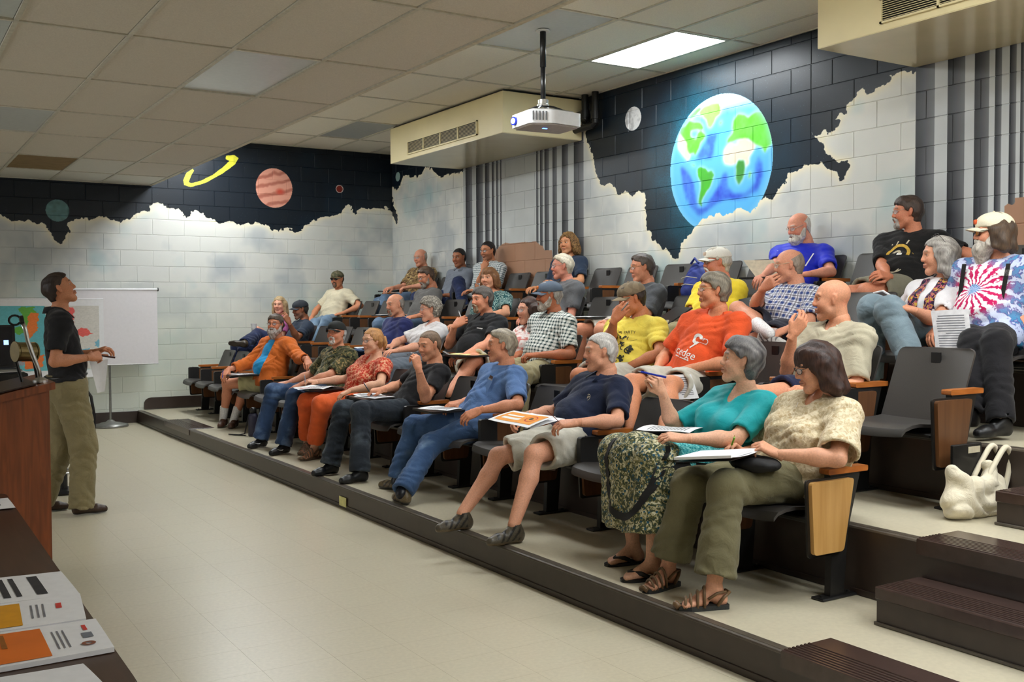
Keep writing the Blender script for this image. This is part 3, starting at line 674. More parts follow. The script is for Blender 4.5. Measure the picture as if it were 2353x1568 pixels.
def chair(k, y, label, group, tablet=False, far_end=False, tan=False, near_std=True, near_end=False):
    t = thing('auditorium_chair', label, 'chair', (rowB(k), y, rowT(k)), group)
    parts = ['seat', 'backrest', 'seat_support']
    for p in parts: link(bpy.data.objects.new(p, CHM[p]), t)
    bd = [c for c in t.children if c.name.startswith('backrest')]
    if bd: link(bpy.data.objects.new('back_badge', CHM['back_badge']), bd[0]).location = (-.012, .0, 0)
    for side in ([-1] if near_std else []) + ([1] if far_end else []):
        dy = side * PITCH / 2
        for p in ('pedestal', 'foot_plate', 'armrest', 'panel_frame', 'side_panel', 'tablet_hinge'):
            if p == 'tablet_hinge' and tan is not None and near_end: continue
            me = TAN_PANEL if (p == 'side_panel' and tan) else CHM[p]
            o = link(bpy.data.objects.new(p, me), t); o.location = (0, dy, 0)
            if p == 'side_panel' and tan: tag(o, 'tan laminate panel')
    if tablet: link(bpy.data.objects.new('tablet_top', CHM['tablet_top']), t)
    return t
# who sits where: (row, seat index): description
WHO = {(1, 0): 'the woman in the beige blouse', (1, 1): 'the woman in the turquoise top', (1, 3): 'the man in the navy polo shirt', (1, 5): 'the man in the light blue tee',
       (1, 7): 'the man in the black tee', (1, 9): 'the woman in the red blouse', (1, 10): 'the man in the camouflage shirt', (1, 13): 'the bearded man in the orange jacket',
       (2, 1): 'the bald man in the tan shirt', (2, 3): 'the man in the orange tee', (2, 4): 'the man in yellow with face in hand', (2, 6): 'the man in the green plaid shirt', (2, 7): 'the woman in the floral blouse',
       (2, 8): 'the man in the black polo', (2, 10): 'the woman with curly grey hair', (2, 11): 'the bald man in navy', (2, 16): 'the man in the dark cap', (2, 17): 'the woman with long blond hair',
       (3, 0): 'the man in the tie-dye shirt', (3, 1): 'the woman with long grey hair', (3, 3): 'the man in the blue plaid shirt', (3, 4): 'the man in the white cap', (3, 6): 'the man in dark grey with glasses', (3, 8): 'the white-haired man in grey',
       (3, 10): 'the woman in the paisley top', (3, 13): 'the grey-bearded man looking down', (3, 17): 'the man in the camouflage cap', (4, 2): 'the big man in the black printed tee', (4, 4): 'the man in the blue jersey',
       (4, 10): 'the curly-haired teenager', (4, 13): 'the man in gingham with fist at mouth', (4, 14): 'the young man with raised knee', (4, 16): 'the balding man in the patterned shirt'}
TABLETS = {(1, 1), (1, 5), (1, 7), (1, 9), (1, 13), (2, 10), (2, 7), (3, 13), (4, 16), (4, 4), (3, 6)}
ROWN = ['', 'front row', 'second row', 'third row', 'top row']
for k in (1, 2, 3, 4):
    occ = {j: w for (r, j), w in WHO.items() if r == k}
    for j in range(18):
        y = Y0C + PITCH * j
        if j in occ: lb = 'dark grey %s chair under %s' % (ROWN[k], occ[j])
        else:
            lo = max([i for i in occ if i < j], default=None); hi = min([i for i in occ if i > j], default=None)
            if lo is None: lb = 'empty dark grey %s chair, %s before %s' % (ROWN[k], ['', 'next', 'two'][min(2, hi - j)], occ[hi])
            elif hi is None:
                d = ['next', 'second', 'third', 'fourth', 'fifth'][min(4, j - lo - 1)]
                lb = 'empty %s chair, %s past %s towards far wall' % (ROWN[k], d, occ[lo])
            else:
                d = ['next', 'second', 'third', 'fourth', 'fifth', 'sixth'][min(5, j - lo - 1)]
                lb = 'empty %s chair, %s past %s' % (ROWN[k], d, occ[lo])
        chair(k, y, lb, 'auditorium chairs', tablet=(k, j) in TABLETS, far_end=(j == 17), tan=(k == 1 and j == 0), near_end=(j == 0))

# ------------------------------------------------------------------ people: implicit surfaces turned into meshes
def U_(v): v = np.asarray(v, float); return v / (np.linalg.norm(v) + 1e-12)
def smin(a, b, k):
    h = np.maximum(k - np.abs(a - b), 0) / k; return np.minimum(a, b) - h * h * k * .25
class Field:
    def __init__(s, lo, hi, h):
        s.h = h; s.lo = np.array(lo, float); n = np.ceil((np.array(hi) - s.lo) / h).astype(int) + 1; s.n = n
        s.ax = [(s.lo[i] + h * np.arange(n[i])).astype(np.float32) for i in range(3)]
        s.F = np.full(n, 1.0, np.float32)
    def _sl(s, lo, hi):
        sl = []
        for i in range(3):
            a = int(np.floor((lo[i] - s.lo[i]) / s.h)); b = int(np.ceil((hi[i] - s.lo[i]) / s.h)) + 1
            a = max(0, a); b = min(s.n[i], b)
            if b <= a: return None
            sl.append(slice(a, b))
        return tuple(sl)
    def _xyz(s, sl): return s.ax[0][sl[0]][:, None, None], s.ax[1][sl[1]][None, :, None], s.ax[2][sl[2]][None, None, :]
    def _put(s, sl, d, k, op):
        if op == '+': s.F[sl] = smin(s.F[sl], d, k)
        else: s.F[sl] = -smin(-s.F[sl], d, k)
    def cap(s, a, b, ra, rb=None, k=.02, op='+', cut=None, fold=None):
        a = np.asarray(a, float); b = np.asarray(b, float); rb = ra if rb is None else rb; m = max(ra, rb) + k + 2 * s.h
        sl = s._sl(np.minimum(a, b) - m, np.maximum(a, b) + m)
        if sl is None: return s
        x, y, z = s._xyz(sl); ba = b - a; L2 = ba @ ba + 1e-12
        t = np.clip(((x - a[0]) * ba[0] + (y - a[1]) * ba[1] + (z - a[2]) * ba[2]) / L2, 0, 1)
        d = np.sqrt((x - a[0] - t * ba[0]) ** 2 + (y - a[1] - t * ba[1]) ** 2 + (z - a[2] - t * ba[2]) ** 2) - (ra + (rb - ra) * t)
        if fold is not None: d = d + fold * np.sin(t * 3.1) * np.sin(math.sqrt(L2) * t * 190 + 30 * x + 20 * y)
        if cut is not None:
            for p, n in cut: d = np.maximum(d, (x - p[0]) * n[0] + (y - p[1]) * n[1] + (z - p[2]) * n[2])
        s._put(sl, d.astype(np.float32), k, op); return s
    def ell(s, c, r, A=None, k=.02, op='+', cut=None):
        c = np.asarray(c, float); r = np.asarray(r, float); A = np.eye(3) if A is None else np.asarray(A)   # rows = local axes
        ext = np.sqrt(((A.T * r[None, :]) ** 2).sum(1)) + k + 2 * s.h
        sl = s._sl(c - ext, c + ext)
        if sl is None: return s
        x, y, z = s._xyz(sl); X, Y, Z = x - c[0], y - c[1], z - c[2]
        q = [(A[i][0] * X + A[i][1] * Y + A[i][2] * Z) for i in range(3)]
        k0 = np.sqrt((q[0] / r[0]) ** 2 + (q[1] / r[1]) ** 2 + (q[2] / r[2]) ** 2) + 1e-6
        k1 = np.sqrt((q[0] / r[0] ** 2) ** 2 + (q[1] / r[1] ** 2) ** 2 + (q[2] / r[2] ** 2) ** 2) + 1e-6
        d = k0 * (k0 - 1) / k1
        if cut is not None:
            for p, n in cut: d = np.maximum(d, (x - p[0]) * n[0] + (y - p[1]) * n[1] + (z - p[2]) * n[2])
        s._put(sl, d.astype(np.float32), k, op); return s
    def plane(s, p, n):
        """keep the side behind the plane"""
        x, y, z = s._xyz((slice(None),) * 3)
        s.F = np.maximum(s.F, ((x - p[0]) * n[0] + (y - p[1]) * n[1] + (z - p[2]) * n[2]).astype(np.float32)); return s
    def func(s, f):
        x, y, z = s._xyz((slice(None),) * 3); s.F = f(s.F, x, y, z).astype(np.float32); return s
    def mesh(s):
        F = np.pad(s.F, 1, constant_values=1.0); h = s.h; o = s.lo - h
        S = F < 0; n = F.shape
        cellany = np.zeros([k - 1 for k in n], bool); 
        P = np.zeros((*cellany.shape, 3), np.float32); C = np.zeros(cellany.shape, np.float32)
        for ax in range(3):
            sa = [slice(None)] * 3; sb = [slice(None)] * 3; sa[ax] = slice(0, -1); sb[ax] = slice(1, None)
            a, b = F[tuple(sa)], F[tuple(sb)]; cr = (a < 0) != (b < 0)
            I = np.argwhere(cr); 
            if len(I) == 0: continue
            av, bv = a[cr], b[cr]; t = av / (av - bv)
            pt = I.astype(np.float32); pt[:, ax] += t
            o1, o2 = [i for i in range(3) if i != ax]
            for d1 in (0, 1):
                for d2 in (0, 1):
                    J = I.copy(); J[:, o1] -= d1; J[:, o2] -= d2
                    ok = (J[:, o1] >= 0) & (J[:, o2] >= 0) & (J[:, o1] < cellany.shape[o1]) & (J[:, o2] < cellany.shape[o2])
                    j = tuple(J[ok].T); np.add.at(P, j, pt[ok]); np.add.at(C, j, 1)
        m = C > 0; idx = -np.ones(m.shape, np.int64); idx[m] = np.arange(m.sum())
        V = P[m] / C[m][:, None] * h + o
        Q = []
        for ax in range(3):
            o1, o2 = [(1, 2), (2, 0), (0, 1)][ax]
            sa = [slice(None)] * 3; sb = [slice(None)] * 3; sa[ax] = slice(0, -1); sb[ax] = slice(1, None)
            A_, B_ = S[tuple(sa)], S[tuple(sb)]; I = np.argwhere(A_ != B_)
            if len(I) == 0: continue
            I = I[(I[:, o1] > 0) & (I[:, o2] > 0)]
            ins = A_[tuple(I.T)]
            def g(d1, d2):
                J = I.copy(); J[:, o1] -= d1; J[:, o2] -= d2; return idx[tuple(J.T)]
            q = np.stack([g(1, 1), g(0, 1), g(0, 0), g(1, 0)], 1)
            q[~ins] = q[~ins][:, ::-1]; Q.append(q)
        Q = np.concatenate(Q) if Q else np.zeros((0, 4), int)
        Q = Q[(Q >= 0).all(1)]
        return V, Q
def bounds(pts, m):
    p = np.array(pts); return p.min(0) - m, p.max(0) + m
def relax(V, Q, it=1, lam=.5):
    if len(V) == 0: return V
    E = np.concatenate([Q[:, [0, 1]], Q[:, [1, 2]], Q[:, [2, 3]], Q[:, [3, 0]]]); 
    for _ in range(it):
        S_ = np.zeros_like(V); c = np.zeros(len(V), np.float32)
        for a, b in ((0, 1), (1, 0)):
            for d in range(3): S_[:, d] += np.bincount(E[:, a], V[E[:, b], d], len(V))
            c += np.bincount(E[:, a], minlength=len(V))
        V = V * (1 - lam) + S_ / np.maximum(c, 1)[:, None] * lam
    return V

def attr_mat(name, rough=.55, sss=False, bmp=.0006, scale=220, spec=.4, stretch=None, var=.1):
    if name in MATS: return MATS[name]
    m, nt, b = newmat(name); a = N(nt, 'ShaderNodeAttribute', attribute_name='col'); tc = nt.nodes.new('ShaderNodeTexCoord')
    nz = N(nt, 'ShaderNodeTexNoise', i_Scale=scale, i_Detail=3.0); vec = tc.outputs['Object']
    if stretch:
        mp = nt.nodes.new('ShaderNodeMapping'); mp.inputs['Scale'].default_value = stretch; nt.links.new(vec, mp.inputs[0]); vec = mp.outputs[0]
    nt.links.new(vec, nz.inputs['Vector'])
    mx = N(nt, 'ShaderNodeMix', data_type='RGBA', blend_type='MULTIPLY'); mx.inputs[0].default_value = 1
    nt.links.new(a.outputs[0], mx.inputs[6]); nt.links.new(ramp(nt, nz.outputs[0], [(.3, (1 - var * 2,) * 3), (.7, (1 + var,) * 3)]), mx.inputs[7])
    nt.links.new(mx.outputs[2], b.inputs['Base Color']); b.inputs['Roughness'].default_value = rough; b.inputs['Specular IOR Level'].default_value = spec
    bump(nt, b, nz.outputs[0], bmp, .5); MATS[name] = m; return m
SKINM = attr_mat('skin', .52, bmp=.0008, scale=130, spec=.36, var=.07)
HAIRM = attr_mat('hair_strands', .5, bmp=.003, scale=90, stretch=(2.2, 2.2, .35), spec=.4, var=.2)
CURLM = attr_mat('curly_hair', .6, bmp=.006, scale=85, spec=.3, var=.4)
SHOEM = attr_mat('shoe_leather', .4, bmp=.0008, scale=120, var=.15)
EYEM = attr_mat('eye_surface', .12, bmp=.0, scale=10, var=.0)

# cloth materials; 'rest' holds torso or limb coordinates so that patterns follow the body
def cloth(name, kind='plain', c1=(128, 128, 128), c2=(255, 255, 255), c3=(0, 0, 0), c4=(80, 80, 80), s=1.0, rough=.85, weave=.0006, fold=.006):
    if name in MATS: return MATS[name]
    m, nt, b = newmat(name); L = nt.links.new; a = N(nt, 'ShaderNodeAttribute', attribute_name='rest'); vec = a.outputs['Vector']
    c1, c2, c3, c4 = lin(c1), lin(c2), lin(c3), lin(c4)
    def noise(sc, det=3., dist=0., v=vec): n = N(nt, 'ShaderNodeTexNoise', i_Scale=sc, i_Detail=det, i_Distortion=dist); L(v, n.inputs['Vector']); return n.outputs[0]
    def math_(op, x, y=None):
        n = N(nt, 'ShaderNodeMath', operation=op)
        for i, q in enumerate((x, y)):
            if q is None: continue
            if isinstance(q, (int, float)): n.inputs[i].default_value = q
            else: L(q, n.inputs[i])
        return n.outputs[0]
    def mix(f, x, y):
        n = N(nt, 'ShaderNodeMix', data_type='RGBA')
        for i, q in ((0, f), (6, x), (7, y)):
            if isinstance(q, tuple): n.inputs[i].default_value = (*q, 1)
            elif isinstance(q, (int, float)): n.inputs[i].default_value = q
            else: L(q, n.inputs[i])
        return n.outputs[2]
    fine = noise(420, 2.)
    if kind == 'plain': col = ramp(nt, noise(9, 4.), [(.3, tuple(x * .88 for x in c1)), (.7, tuple(min(1, x * 1.12) for x in c1))])
    elif kind in ('plaid', 'gingham'):
        sp = nt.nodes.new('ShaderNodeSeparateXYZ'); L(vec, sp.inputs[0])
        def stripe(o, f, w, ph=0.): return math_('LESS_THAN', math_('FRACT', math_('ADD', math_('MULTIPLY', o, f), ph)), w)
        def st3(f, w, ph): return [stripe(o, f, w, ph) for o in (sp.outputs[0], sp.outputs[1])]
        h = st3(s, .42, .1)
        f1 = math_('MULTIPLY', math_('ADD', h[0], h[1]), .5)
        col = ramp(nt, f1, [(0, c2), (.25, c2), (.3, tuple((p + q) / 2 for p, q in zip(c1, c2))), (.74, tuple((p + q) / 2 for p, q in zip(c1, c2))), (.76, c1)], 'CONSTANT')
        if kind == 'plaid':
            h2 = st3(s, .12, .45); f2 = math_('MAXIMUM', h2[0], h2[1]); col = mix(math_('MULTIPLY', f2, .75), col, c3)
            h3 = st3(s, .07, .72); f3 = math_('MULTIPLY', h3[0], h3[1]); col = mix(f3, col, c4)
    elif kind == 'camo':
        col = ramp(nt, noise(16 * s, 4., 1.2), [(0, c3), (.40, c3), (.42, c1), (.52, c1), (.54, c2), (.60, c2), (.62, c4)], 'CONSTANT')
        col = mix(math_('LESS_THAN', noise(34 * s, 3., 2.5), .40), col, c3)
    elif kind == 'floral':
        v = N(nt, 'ShaderNodeTexVoronoi', i_Scale=26.0 * s); L(vec, v.inputs['Vector'])
        col = ramp(nt, noise(30 * s, 4., 1.5), [(0, c1), (.46, c1), (.50, c2), (.60, c3)], 'LINEAR')
        col = mix(math_('LESS_THAN', v.outputs['Distance'], .28), col, c4)
    elif kind == 'paisley':
        v = N(nt, 'ShaderNodeTexVoronoi', i_Scale=22.0 * s); L(vec, v.inputs['Vector'])
        r = math_('SINE', math_('MULTIPLY', v.outputs['Distance'], 26.)); col = ramp(nt, math_('ADD', math_('MULTIPLY', r, .5), math_('MULTIPLY', noise(30, 3.), .5)), [(0, c1), (.42, c1), (.5, c2), (.62, c3)], 'LINEAR')
    elif kind == 'tiedye':
        sp = nt.nodes.new('ShaderNodeSeparateXYZ'); L(vec, sp.inputs[0])
        dx = math_('SUBTRACT', sp.outputs[0], -.03); dy = math_('SUBTRACT', sp.outputs[1], .0)
        ang = math_('ARCTAN2', dy, dx); rad = math_('SQRT', math_('ADD', math_('MULTIPLY', dx, dx), math_('MULTIPLY', dy, dy)))
        wob = noise(28, 4., .8)
        ray_ = math_('SINE', math_('ADD', math_('MULTIPLY', ang, 17.), math_('MULTIPLY', wob, 9.)))
        rr = math_('ADD', math_('MULTIPLY', ray_, .28), math_('MULTIPLY', noise(40, 5., .5), .9))
        base = ramp(nt, rr, [(.25, (.9, .86, .88)), (.45, (.85, .8, .84)), (.56, c1)])
        ringb = ramp(nt, math_('ADD', rad, math_('MULTIPLY', math_('SUBTRACT', wob, .5), .06)), [(0, (1, 1, 1)), (.028, (1, 1, 1)), (.045, (0, 0, 0)), (.15, (0, 0, 0)), (.20, (.8, .8, .8)), (.30, (1, 1, 1))])
        blue = ramp(nt, rr, [(.3, (.55, .62, .85)), (.5, c2), (.65, c3)])
        col = mix(ringb, base, blue)
    elif kind == 'stripe_side':
        sp = nt.nodes.new('ShaderNodeSeparateXYZ'); L(vec, sp.inputs[0]); ab = math_('ABSOLUTE', sp.outputs[0]); col = mix(math_('MULTIPLY', math_('GREATER_THAN', ab, .155), math_('LESS_THAN', ab, .20)), c1, c2)
    elif kind == 'denim':
        col = ramp(nt, noise(7, 4., .3), [(.3, tuple(x * .7 for x in c1)), (.55, c1), (.75, c2)])
    mx = N(nt, 'ShaderNodeMix', data_type='RGBA', blend_type='MULTIPLY'); mx.inputs[0].default_value = 1
    L(col, mx.inputs[6]); L(ramp(nt, fine, [(.25, (.86,) * 3), (.75, (1.06,) * 3)]), mx.inputs[7]); L(mx.outputs[2], b.inputs['Base Color'])
    b.inputs['Roughness'].default_value = rough; b.inputs['Specular IOR Level'].default_value = .2
    try: b.inputs['Sheen Weight'].default_value = .1
    except KeyError: pass
    hgt = math_('ADD', math_('MULTIPLY', noise(13, 3., 1.0), 1.0), math_('MULTIPLY', fine, .06))
    bump(nt, b, hgt, fold * 1.6, .6)
    MATS[name] = m; return m

# ---------------- head
HN = None
def head_field(h, age=.5, female=False, wide=1.0, chin=0.):
    f = Field((-.125, -.10, -.175), (.14, .10, .145), h)
    w = wide; w2 = wide * (.95 if female else 1.0)
    f.ell((-.016, 0, .038), (.096, .075 * w, .086), k=.01)
    f.ell((.022, 0, -.005), (.068, .060 * w, .098), k=.04)
    f.cap((.030, .045 * w2, -.062), (.066, .014, -.094), .022, .019, k=.03); f.cap((.030, -.045 * w2, -.062), (.066, -.014, -.094), .022, .019, k=.03)
    f.ell((.075, 0, -.094 - chin), (.018, .022, .018), k=.025)
    for s in (-1, 1):
        f.ell((.060, s * .040, -.022), (.026, .022, .026), k=.03)
        f.ell((.088, s * .031, .018), (.020, .019, .014), k=.014, op='-')
        f.ell((.0725, s * .0315, .019), (.0165, .017, .0150), k=.004)
        f.ell((.0905, s * .0325, .0185), (.014, .0145, .0048), k=.003, op='-')
        f.cap((.088, s * .014, .040), (.076, s * .048, .043), .0075, .006, k=.016)
        f.cap((-.008, s * .073 * w, .028), (-.004, s * .078 * w, .010), .014, .012, k=.008)
        f.cap((-.004, s * .078 * w, .008), (.002, s * .072 * w, -.018), .011, .008, k=.008)
        f.ell((-.003, s * .092 * w, .010), (.010, .010, .018), k=.008, op='-')
        f.cap((.092, s * .010, -.018), (.096, s * .0135, -.019), .0085, k=.008)
    f.cap((.085, 0, .034), (.104, 0, -.010), .0085, .0125, k=.014)
    f.ell((.105, 0, -.014), (.011, .012, .010), k=.008)
    f.cap((.092, -.017, -.0475), (.098, 0, -.0455), .0055, .0065, k=.010); f.cap((.092, .017, -.0475), (.098, 0, -.0455), .0055, .0065, k=.010)
    f.cap((.090, -.015, -.0575), (.0965, 0, -.0595), .006, .0075, k=.010); f.cap((.090, .015, -.0575), (.0965, 0, -.0595), .006, .0075, k=.010)
    f.cap((.096, -.022, -.0522), (.106, 0, -.0522), .0022, k=.003, op='-'); f.cap((.096, .022, -.0522), (.106, 0, -.0522), .0022, k=.003, op='-')
    f.cap((-.030, 0, -.06), (-.042, 0, -.18), .054 * (.86 if female else 1.0) * w, .056 * (.86 if female else 1.0) * w, k=.035)
    V, Q = f.mesh(); return relax(V, Q, 1, .35), Q
HEADS = {}
def head_mesh(h, female, wide):
    k = (h, female, round(wide, 2))
    if k not in HEADS: HEADS[k] = head_field(h, .5, female, wide)
    return HEADS[k]
def head_color(V, skin, brow, lipc, stub=None, ruddy=.5):
    c = np.ones((len(V), 3)) * np.array(lin(skin)); x, y, z = V.T; ay = np.abs(y)
    def bl(m, col, a): 
        m = np.clip(m, 0, 1)[:, None] * a; return c * (1 - m) + np.array(col) * m
    red = np.array(lin(skin)) * np.array([1.05, .62, .58])
    c = bl(1.4 - np.hypot((z + .018) / .024, (ay - .042) / .022), red, .55 * ruddy) if True else c
    c = bl((1.5 - np.hypot((z + .012) / .02, ay / .014)) * (x > .085), red, .6 * ruddy)
    c = bl((ay > .068) * (x > -.03) * (x < .02) * 1., red, .3 * ruddy)
    c = bl(1.5 - np.hypot((z + .053) / .010, ay / .022) * (x > .07) - 9. * (x < .075), lipc, .75)
    c = bl((1.3 - np.abs(z + .0522) / .0025) * (ay < .022) * (x > .08), np.array(lipc) * .25, .9)
    b = (1.5 - np.abs(z - .0415 - .004 * np.sin(ay * 60)) / .0048) * (ay > .012) * (ay < .051) * (x > .055)
    c = bl(b, lin(brow), .8)
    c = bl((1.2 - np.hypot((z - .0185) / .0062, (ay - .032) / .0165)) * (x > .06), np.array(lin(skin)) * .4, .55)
    if stub is not None: c = bl(((z < -.02) & (x > -.01) & (z > -.12)) * np.clip((-.018 - z) / .02, 0, 1) * (1 - (np.hypot((z + .053) / .008, ay / .024) < 1)), lin(stub[0]), stub[1])
    return c
def xl(zs, xs): return lambda z: np.interp(z, zs, xs)
HAIRLIM = {  # forward limit of the hair at each height of the local head frame
    'short': ([-.10, -.06, -.02, .0, .03, .05, .07, .09, .12], [-.05, -.045, -.028, -.018, .020, .030, .052, .075, .09]),
    'crew': ([-.10, -.06, -.02, .0, .03, .05, .075, .09, .12], [-.055, -.05, -.03, -.018, .018, .025, .042, .070, .09]),
    'receding': ([-.10, -.06, -.02, .0, .03, .05, .07, .085, .10, .13], [-.055, -.045, -.03, -.018, .012, .012, .015, .022, .045, .05]),
    'fringe': ([-.10, -.06, -.02, .0, .03, .05, .06, .08], [-.055, -.045, -.03, -.018, .005, -.01, -.04, -.09]),
    'full': ([-.10, -.06, -.02, .0, .03, .05, .07, .09, .12], [-.03, -.02, -.012, .0, .032, .045, .075, .1, .12]),
    'bangs': ([-.16, -.10, -.06, -.02, .0, .02, .035, .05, .12], [.02, .025, .03, .035, .04, .05, .10, .12, .13]),
    'long': ([-.2, -.10, -.06, -.02, .0, .03, .05, .07, .09, .12], [.01, .02, .03, .03, .03, .035, .045, .06, .08, .11])}
def hair_mesh(style, h, t=.010, lens=0., curl=0., seed=0, wide=1.0, low=-.075, side=None):
    f = Field((-.16, -.135, -.12 - lens), (.145, .135, .18), h); w = wide
    f.ell((-.016, 0, .038), (.096 + t, .075 * w + t, .086 + t), k=.01)
    if style not in ('bangs', 'long'): f.ell((.0, 0, .03), (.085 + t, .068 * w + t, .085 + t), k=.02)
    f.cap((-.07, 0, .0), (-.055, 0, -.06), .040 + t * .5, .034 + t * .4, k=.03)
    for s in (-1, 1): f.cap((-.045, s * .045 * w, .0), (-.045, s * .036 * w, -.05), .030 + t * .5, .022 + t * .5, k=.03)
    if style in ('short', 'full', 'bangs'): f.ell((.03, 0, .085), (.055, .062 * w, .032 + t), k=.02)
    if lens:
        n = 5
        for s in (-1, 1):
            f.cap((-.03, s * (.070 + t * .5), .02), (-.035, s * (.080 + t), -.06 - lens * .6), .028 + t, .026 + t, k=.03)
            f.cap((.005, s * (.073 + t * .5), .02), (.015 if side is None else side, s * (.078 + t), -.05 - lens * .45), .022 + t * .6, .018 + t * .4, k=.025)
        f.cap((-.075, .02, .02), (-.085, .03, -.06 - lens * .8), .045 + t * .6, .035 + t * .4, k=.03); f.cap((-.075, -.02, .02), (-.085, -.03, -.06 - lens * .8), .045 + t * .6, .035 + t * .4, k=.03)
    zs, xs = HAIRLIM[style]
    mess = .0 if style in ('crew', 'fringe') else .0035
    def cutf(F, x, y, z):
        rs = np.random.RandomState(seed + 5); ph = rs.rand(12) * 6.28
        if curl:
            nzv = np.sin(x * 150 + ph[0] + 2 * np.sin(y * 90 + ph[1])) * np.sin(y * 160 + ph[2] + 2 * np.sin(z * 80 + ph[3])) * np.sin(z * 140 + ph[4]); F = F + nzv * curl
        else:
            F = F + .0008 * np.sin(y * 330 + 2.5 * np.sin(x * 60 + ph[5]) + 2 * np.sin(z * 50 + ph[6])) + .0012 * np.sin(y * 130 + x * 60 + ph[7])
        F = F + mess * np.sin(x * 55 + 2 * np.sin(y * 38 + ph[10]) + ph[8]) * np.sin(z * 62 + y * 33 + ph[11])
        lim = np.interp(z, zs, xs) + .006 * np.sin(y * 120 + ph[8]) + mess * np.sin(y * 260) + .004 * np.sin(z * 150 + ph[9])
        g = (x - lim)
        if style in ('bangs', 'long') : g = np.where(np.abs(y) > .066, g - .02, g)
        ear = .016 - np.sqrt((x + .003) ** 2 + ((z - .008) * .55) ** 2) if style not in ('bangs', 'long') and not lens else -1.
        F = np.maximum(F, g * .8); F = np.maximum(F, ear)
        if not lens: F = np.maximum(F, low - z + .25 * np.maximum(x + .03, 0))
        return F
    f.func(cutf); V, Q = f.mesh(); return V, Q
def beard_mesh(kind, h, t=.010, length=0., wide=1.0, seed=0):
    f = Field((-.04, -.10, -.20 - length), (.15, .10, .02), h)
    if kind in ('full', 'long', 'short'):
        for s in (-1, 1):
            f.cap((.006, s * .062 * wide, -.012), (.034, s * .050 * wide, -.062), .008 + t, .014 + t, k=.02)
            f.cap((.034, s * .050 * wide, -.062), (.072, s * .016, -.092), .016 + t, .018 + t, k=.02)
            f.cap((.075, s * .028, -.045), (.076, s * .024, -.08), .012 + t * .5, k=.015)
    f.ell((.078, 0, -.088 - length * .1), (.022 + t, .026 + t, .022 + t), k=.02)
    if length: f.cap((.080, 0, -.095), (.082, 0, -.10 - length), .034 + t, .020 + t * .4, k=.03); f.cap((.06, 0, -.10), (.075, 0, -.10 - length * .7), .05, .028, k=.03)
    for s in (-1, 1): f.cap((.103, s * .004, -.034), (.092, s * .026, -.047), .0065 + t * .3, .006 + t * .2, k=.008)
    if kind in ('goatee',):
        for s in (-1, 1): f.cap((.092, s * .026, -.046), (.084, s * .022, -.078), .007 + t * .3, .009 + t * .3, k=.01)
    if kind == 'mustache': f = Field((-.04, -.10, -.2), (.15, .10, .02), h); [f.cap((.104, s * .003, -.035), (.088, s * .032, -.056), .008 + t * .3, .006 + t * .3, k=.008) for s in (-1, 1)]
    f.ell((.108, 0, -.053), (.016, .019, .0065), k=.004, op='-')
    def nf(F, x, y, z):
        ph = seed * 1.7
        return F + .0022 * np.sin(y * 300 + 3 * np.sin(z * 70 + ph)) + .0016 * np.sin(x * 210 + z * 60 + ph)
    f.func(nf); return f.mesh()

# ---------------- hands
def hand_mesh(h, curl=.5, spread=.12, thumb=.5, scale=1.0):
    """right hand, local frame: x to the fingers, z out of the back of the hand, +y on the thumb side"""
    f = Field((-.035, -.07, -.11), (.21, .085, .05), h); Ls = [(.041, .025, .020), (.045, .029, .022), (.042, .026, .021), (.033, .020, .018)]
    ys = [.030, .010, -.010, -.028]; base = [.088, .092, .087, .078]; rr = [.0085, .0088, .0083, .0074]
    f.cap((-.03, 0, 0), (.01, 0, 0), .024, .023, k=.01)
    for i in range(4):
        y = ys[i]; f.cap((.008, y * .55, 0), (base[i], y, .001), .0145, .0115, k=.012)
        a = -.1 - curl * .9; p = np.array([base[i], y, .002]); yaw_ = spread * (y / .03)
        for j, L in enumerate(Ls[i]):
            d = np.array([math.cos(a) * math.cos(yaw_), math.sin(yaw_) * max(.2, math.cos(a)), math.sin(a)]); q = p + U_(d) * L
            f.cap(p, q, rr[i] * (1.08 - .09 * j), rr[i] * (1.0 - .10 * j), k=.004); p = q; a -= .15 + curl * (.95 if j == 0 else .7)
    p0 = np.array([.012, .018, -.006]); p1 = np.array([.050, .046, -.014 - .012 * thumb]); f.cap(p0, p1, .016, .0125, k=.012)
    d = U_([.9 - .2 * thumb, .35 - .75 * thumb, -.25 - .35 * thumb]); p2 = p1 + d * .032; d2 = U_([.95, .05 - .6 * thumb, -.25 - .4 * thumb]); p3 = p2 + d2 * .026
    f.cap(p1, p2, .0118, .0100, k=.004); f.cap(p2, p3, .0100, .0080, k=.004)
    f.ell((.045, 0, -.004), (.05, .036, .015), k=.012)
    V, Q = f.mesh(); return V * scale, Q
HANDS = {}
def hand_cached(h, curl, thumb):
    k = (h, curl, thumb)
    if k not in HANDS: HANDS[k] = hand_mesh(h, curl, .10, thumb)
    return HANDS[k]

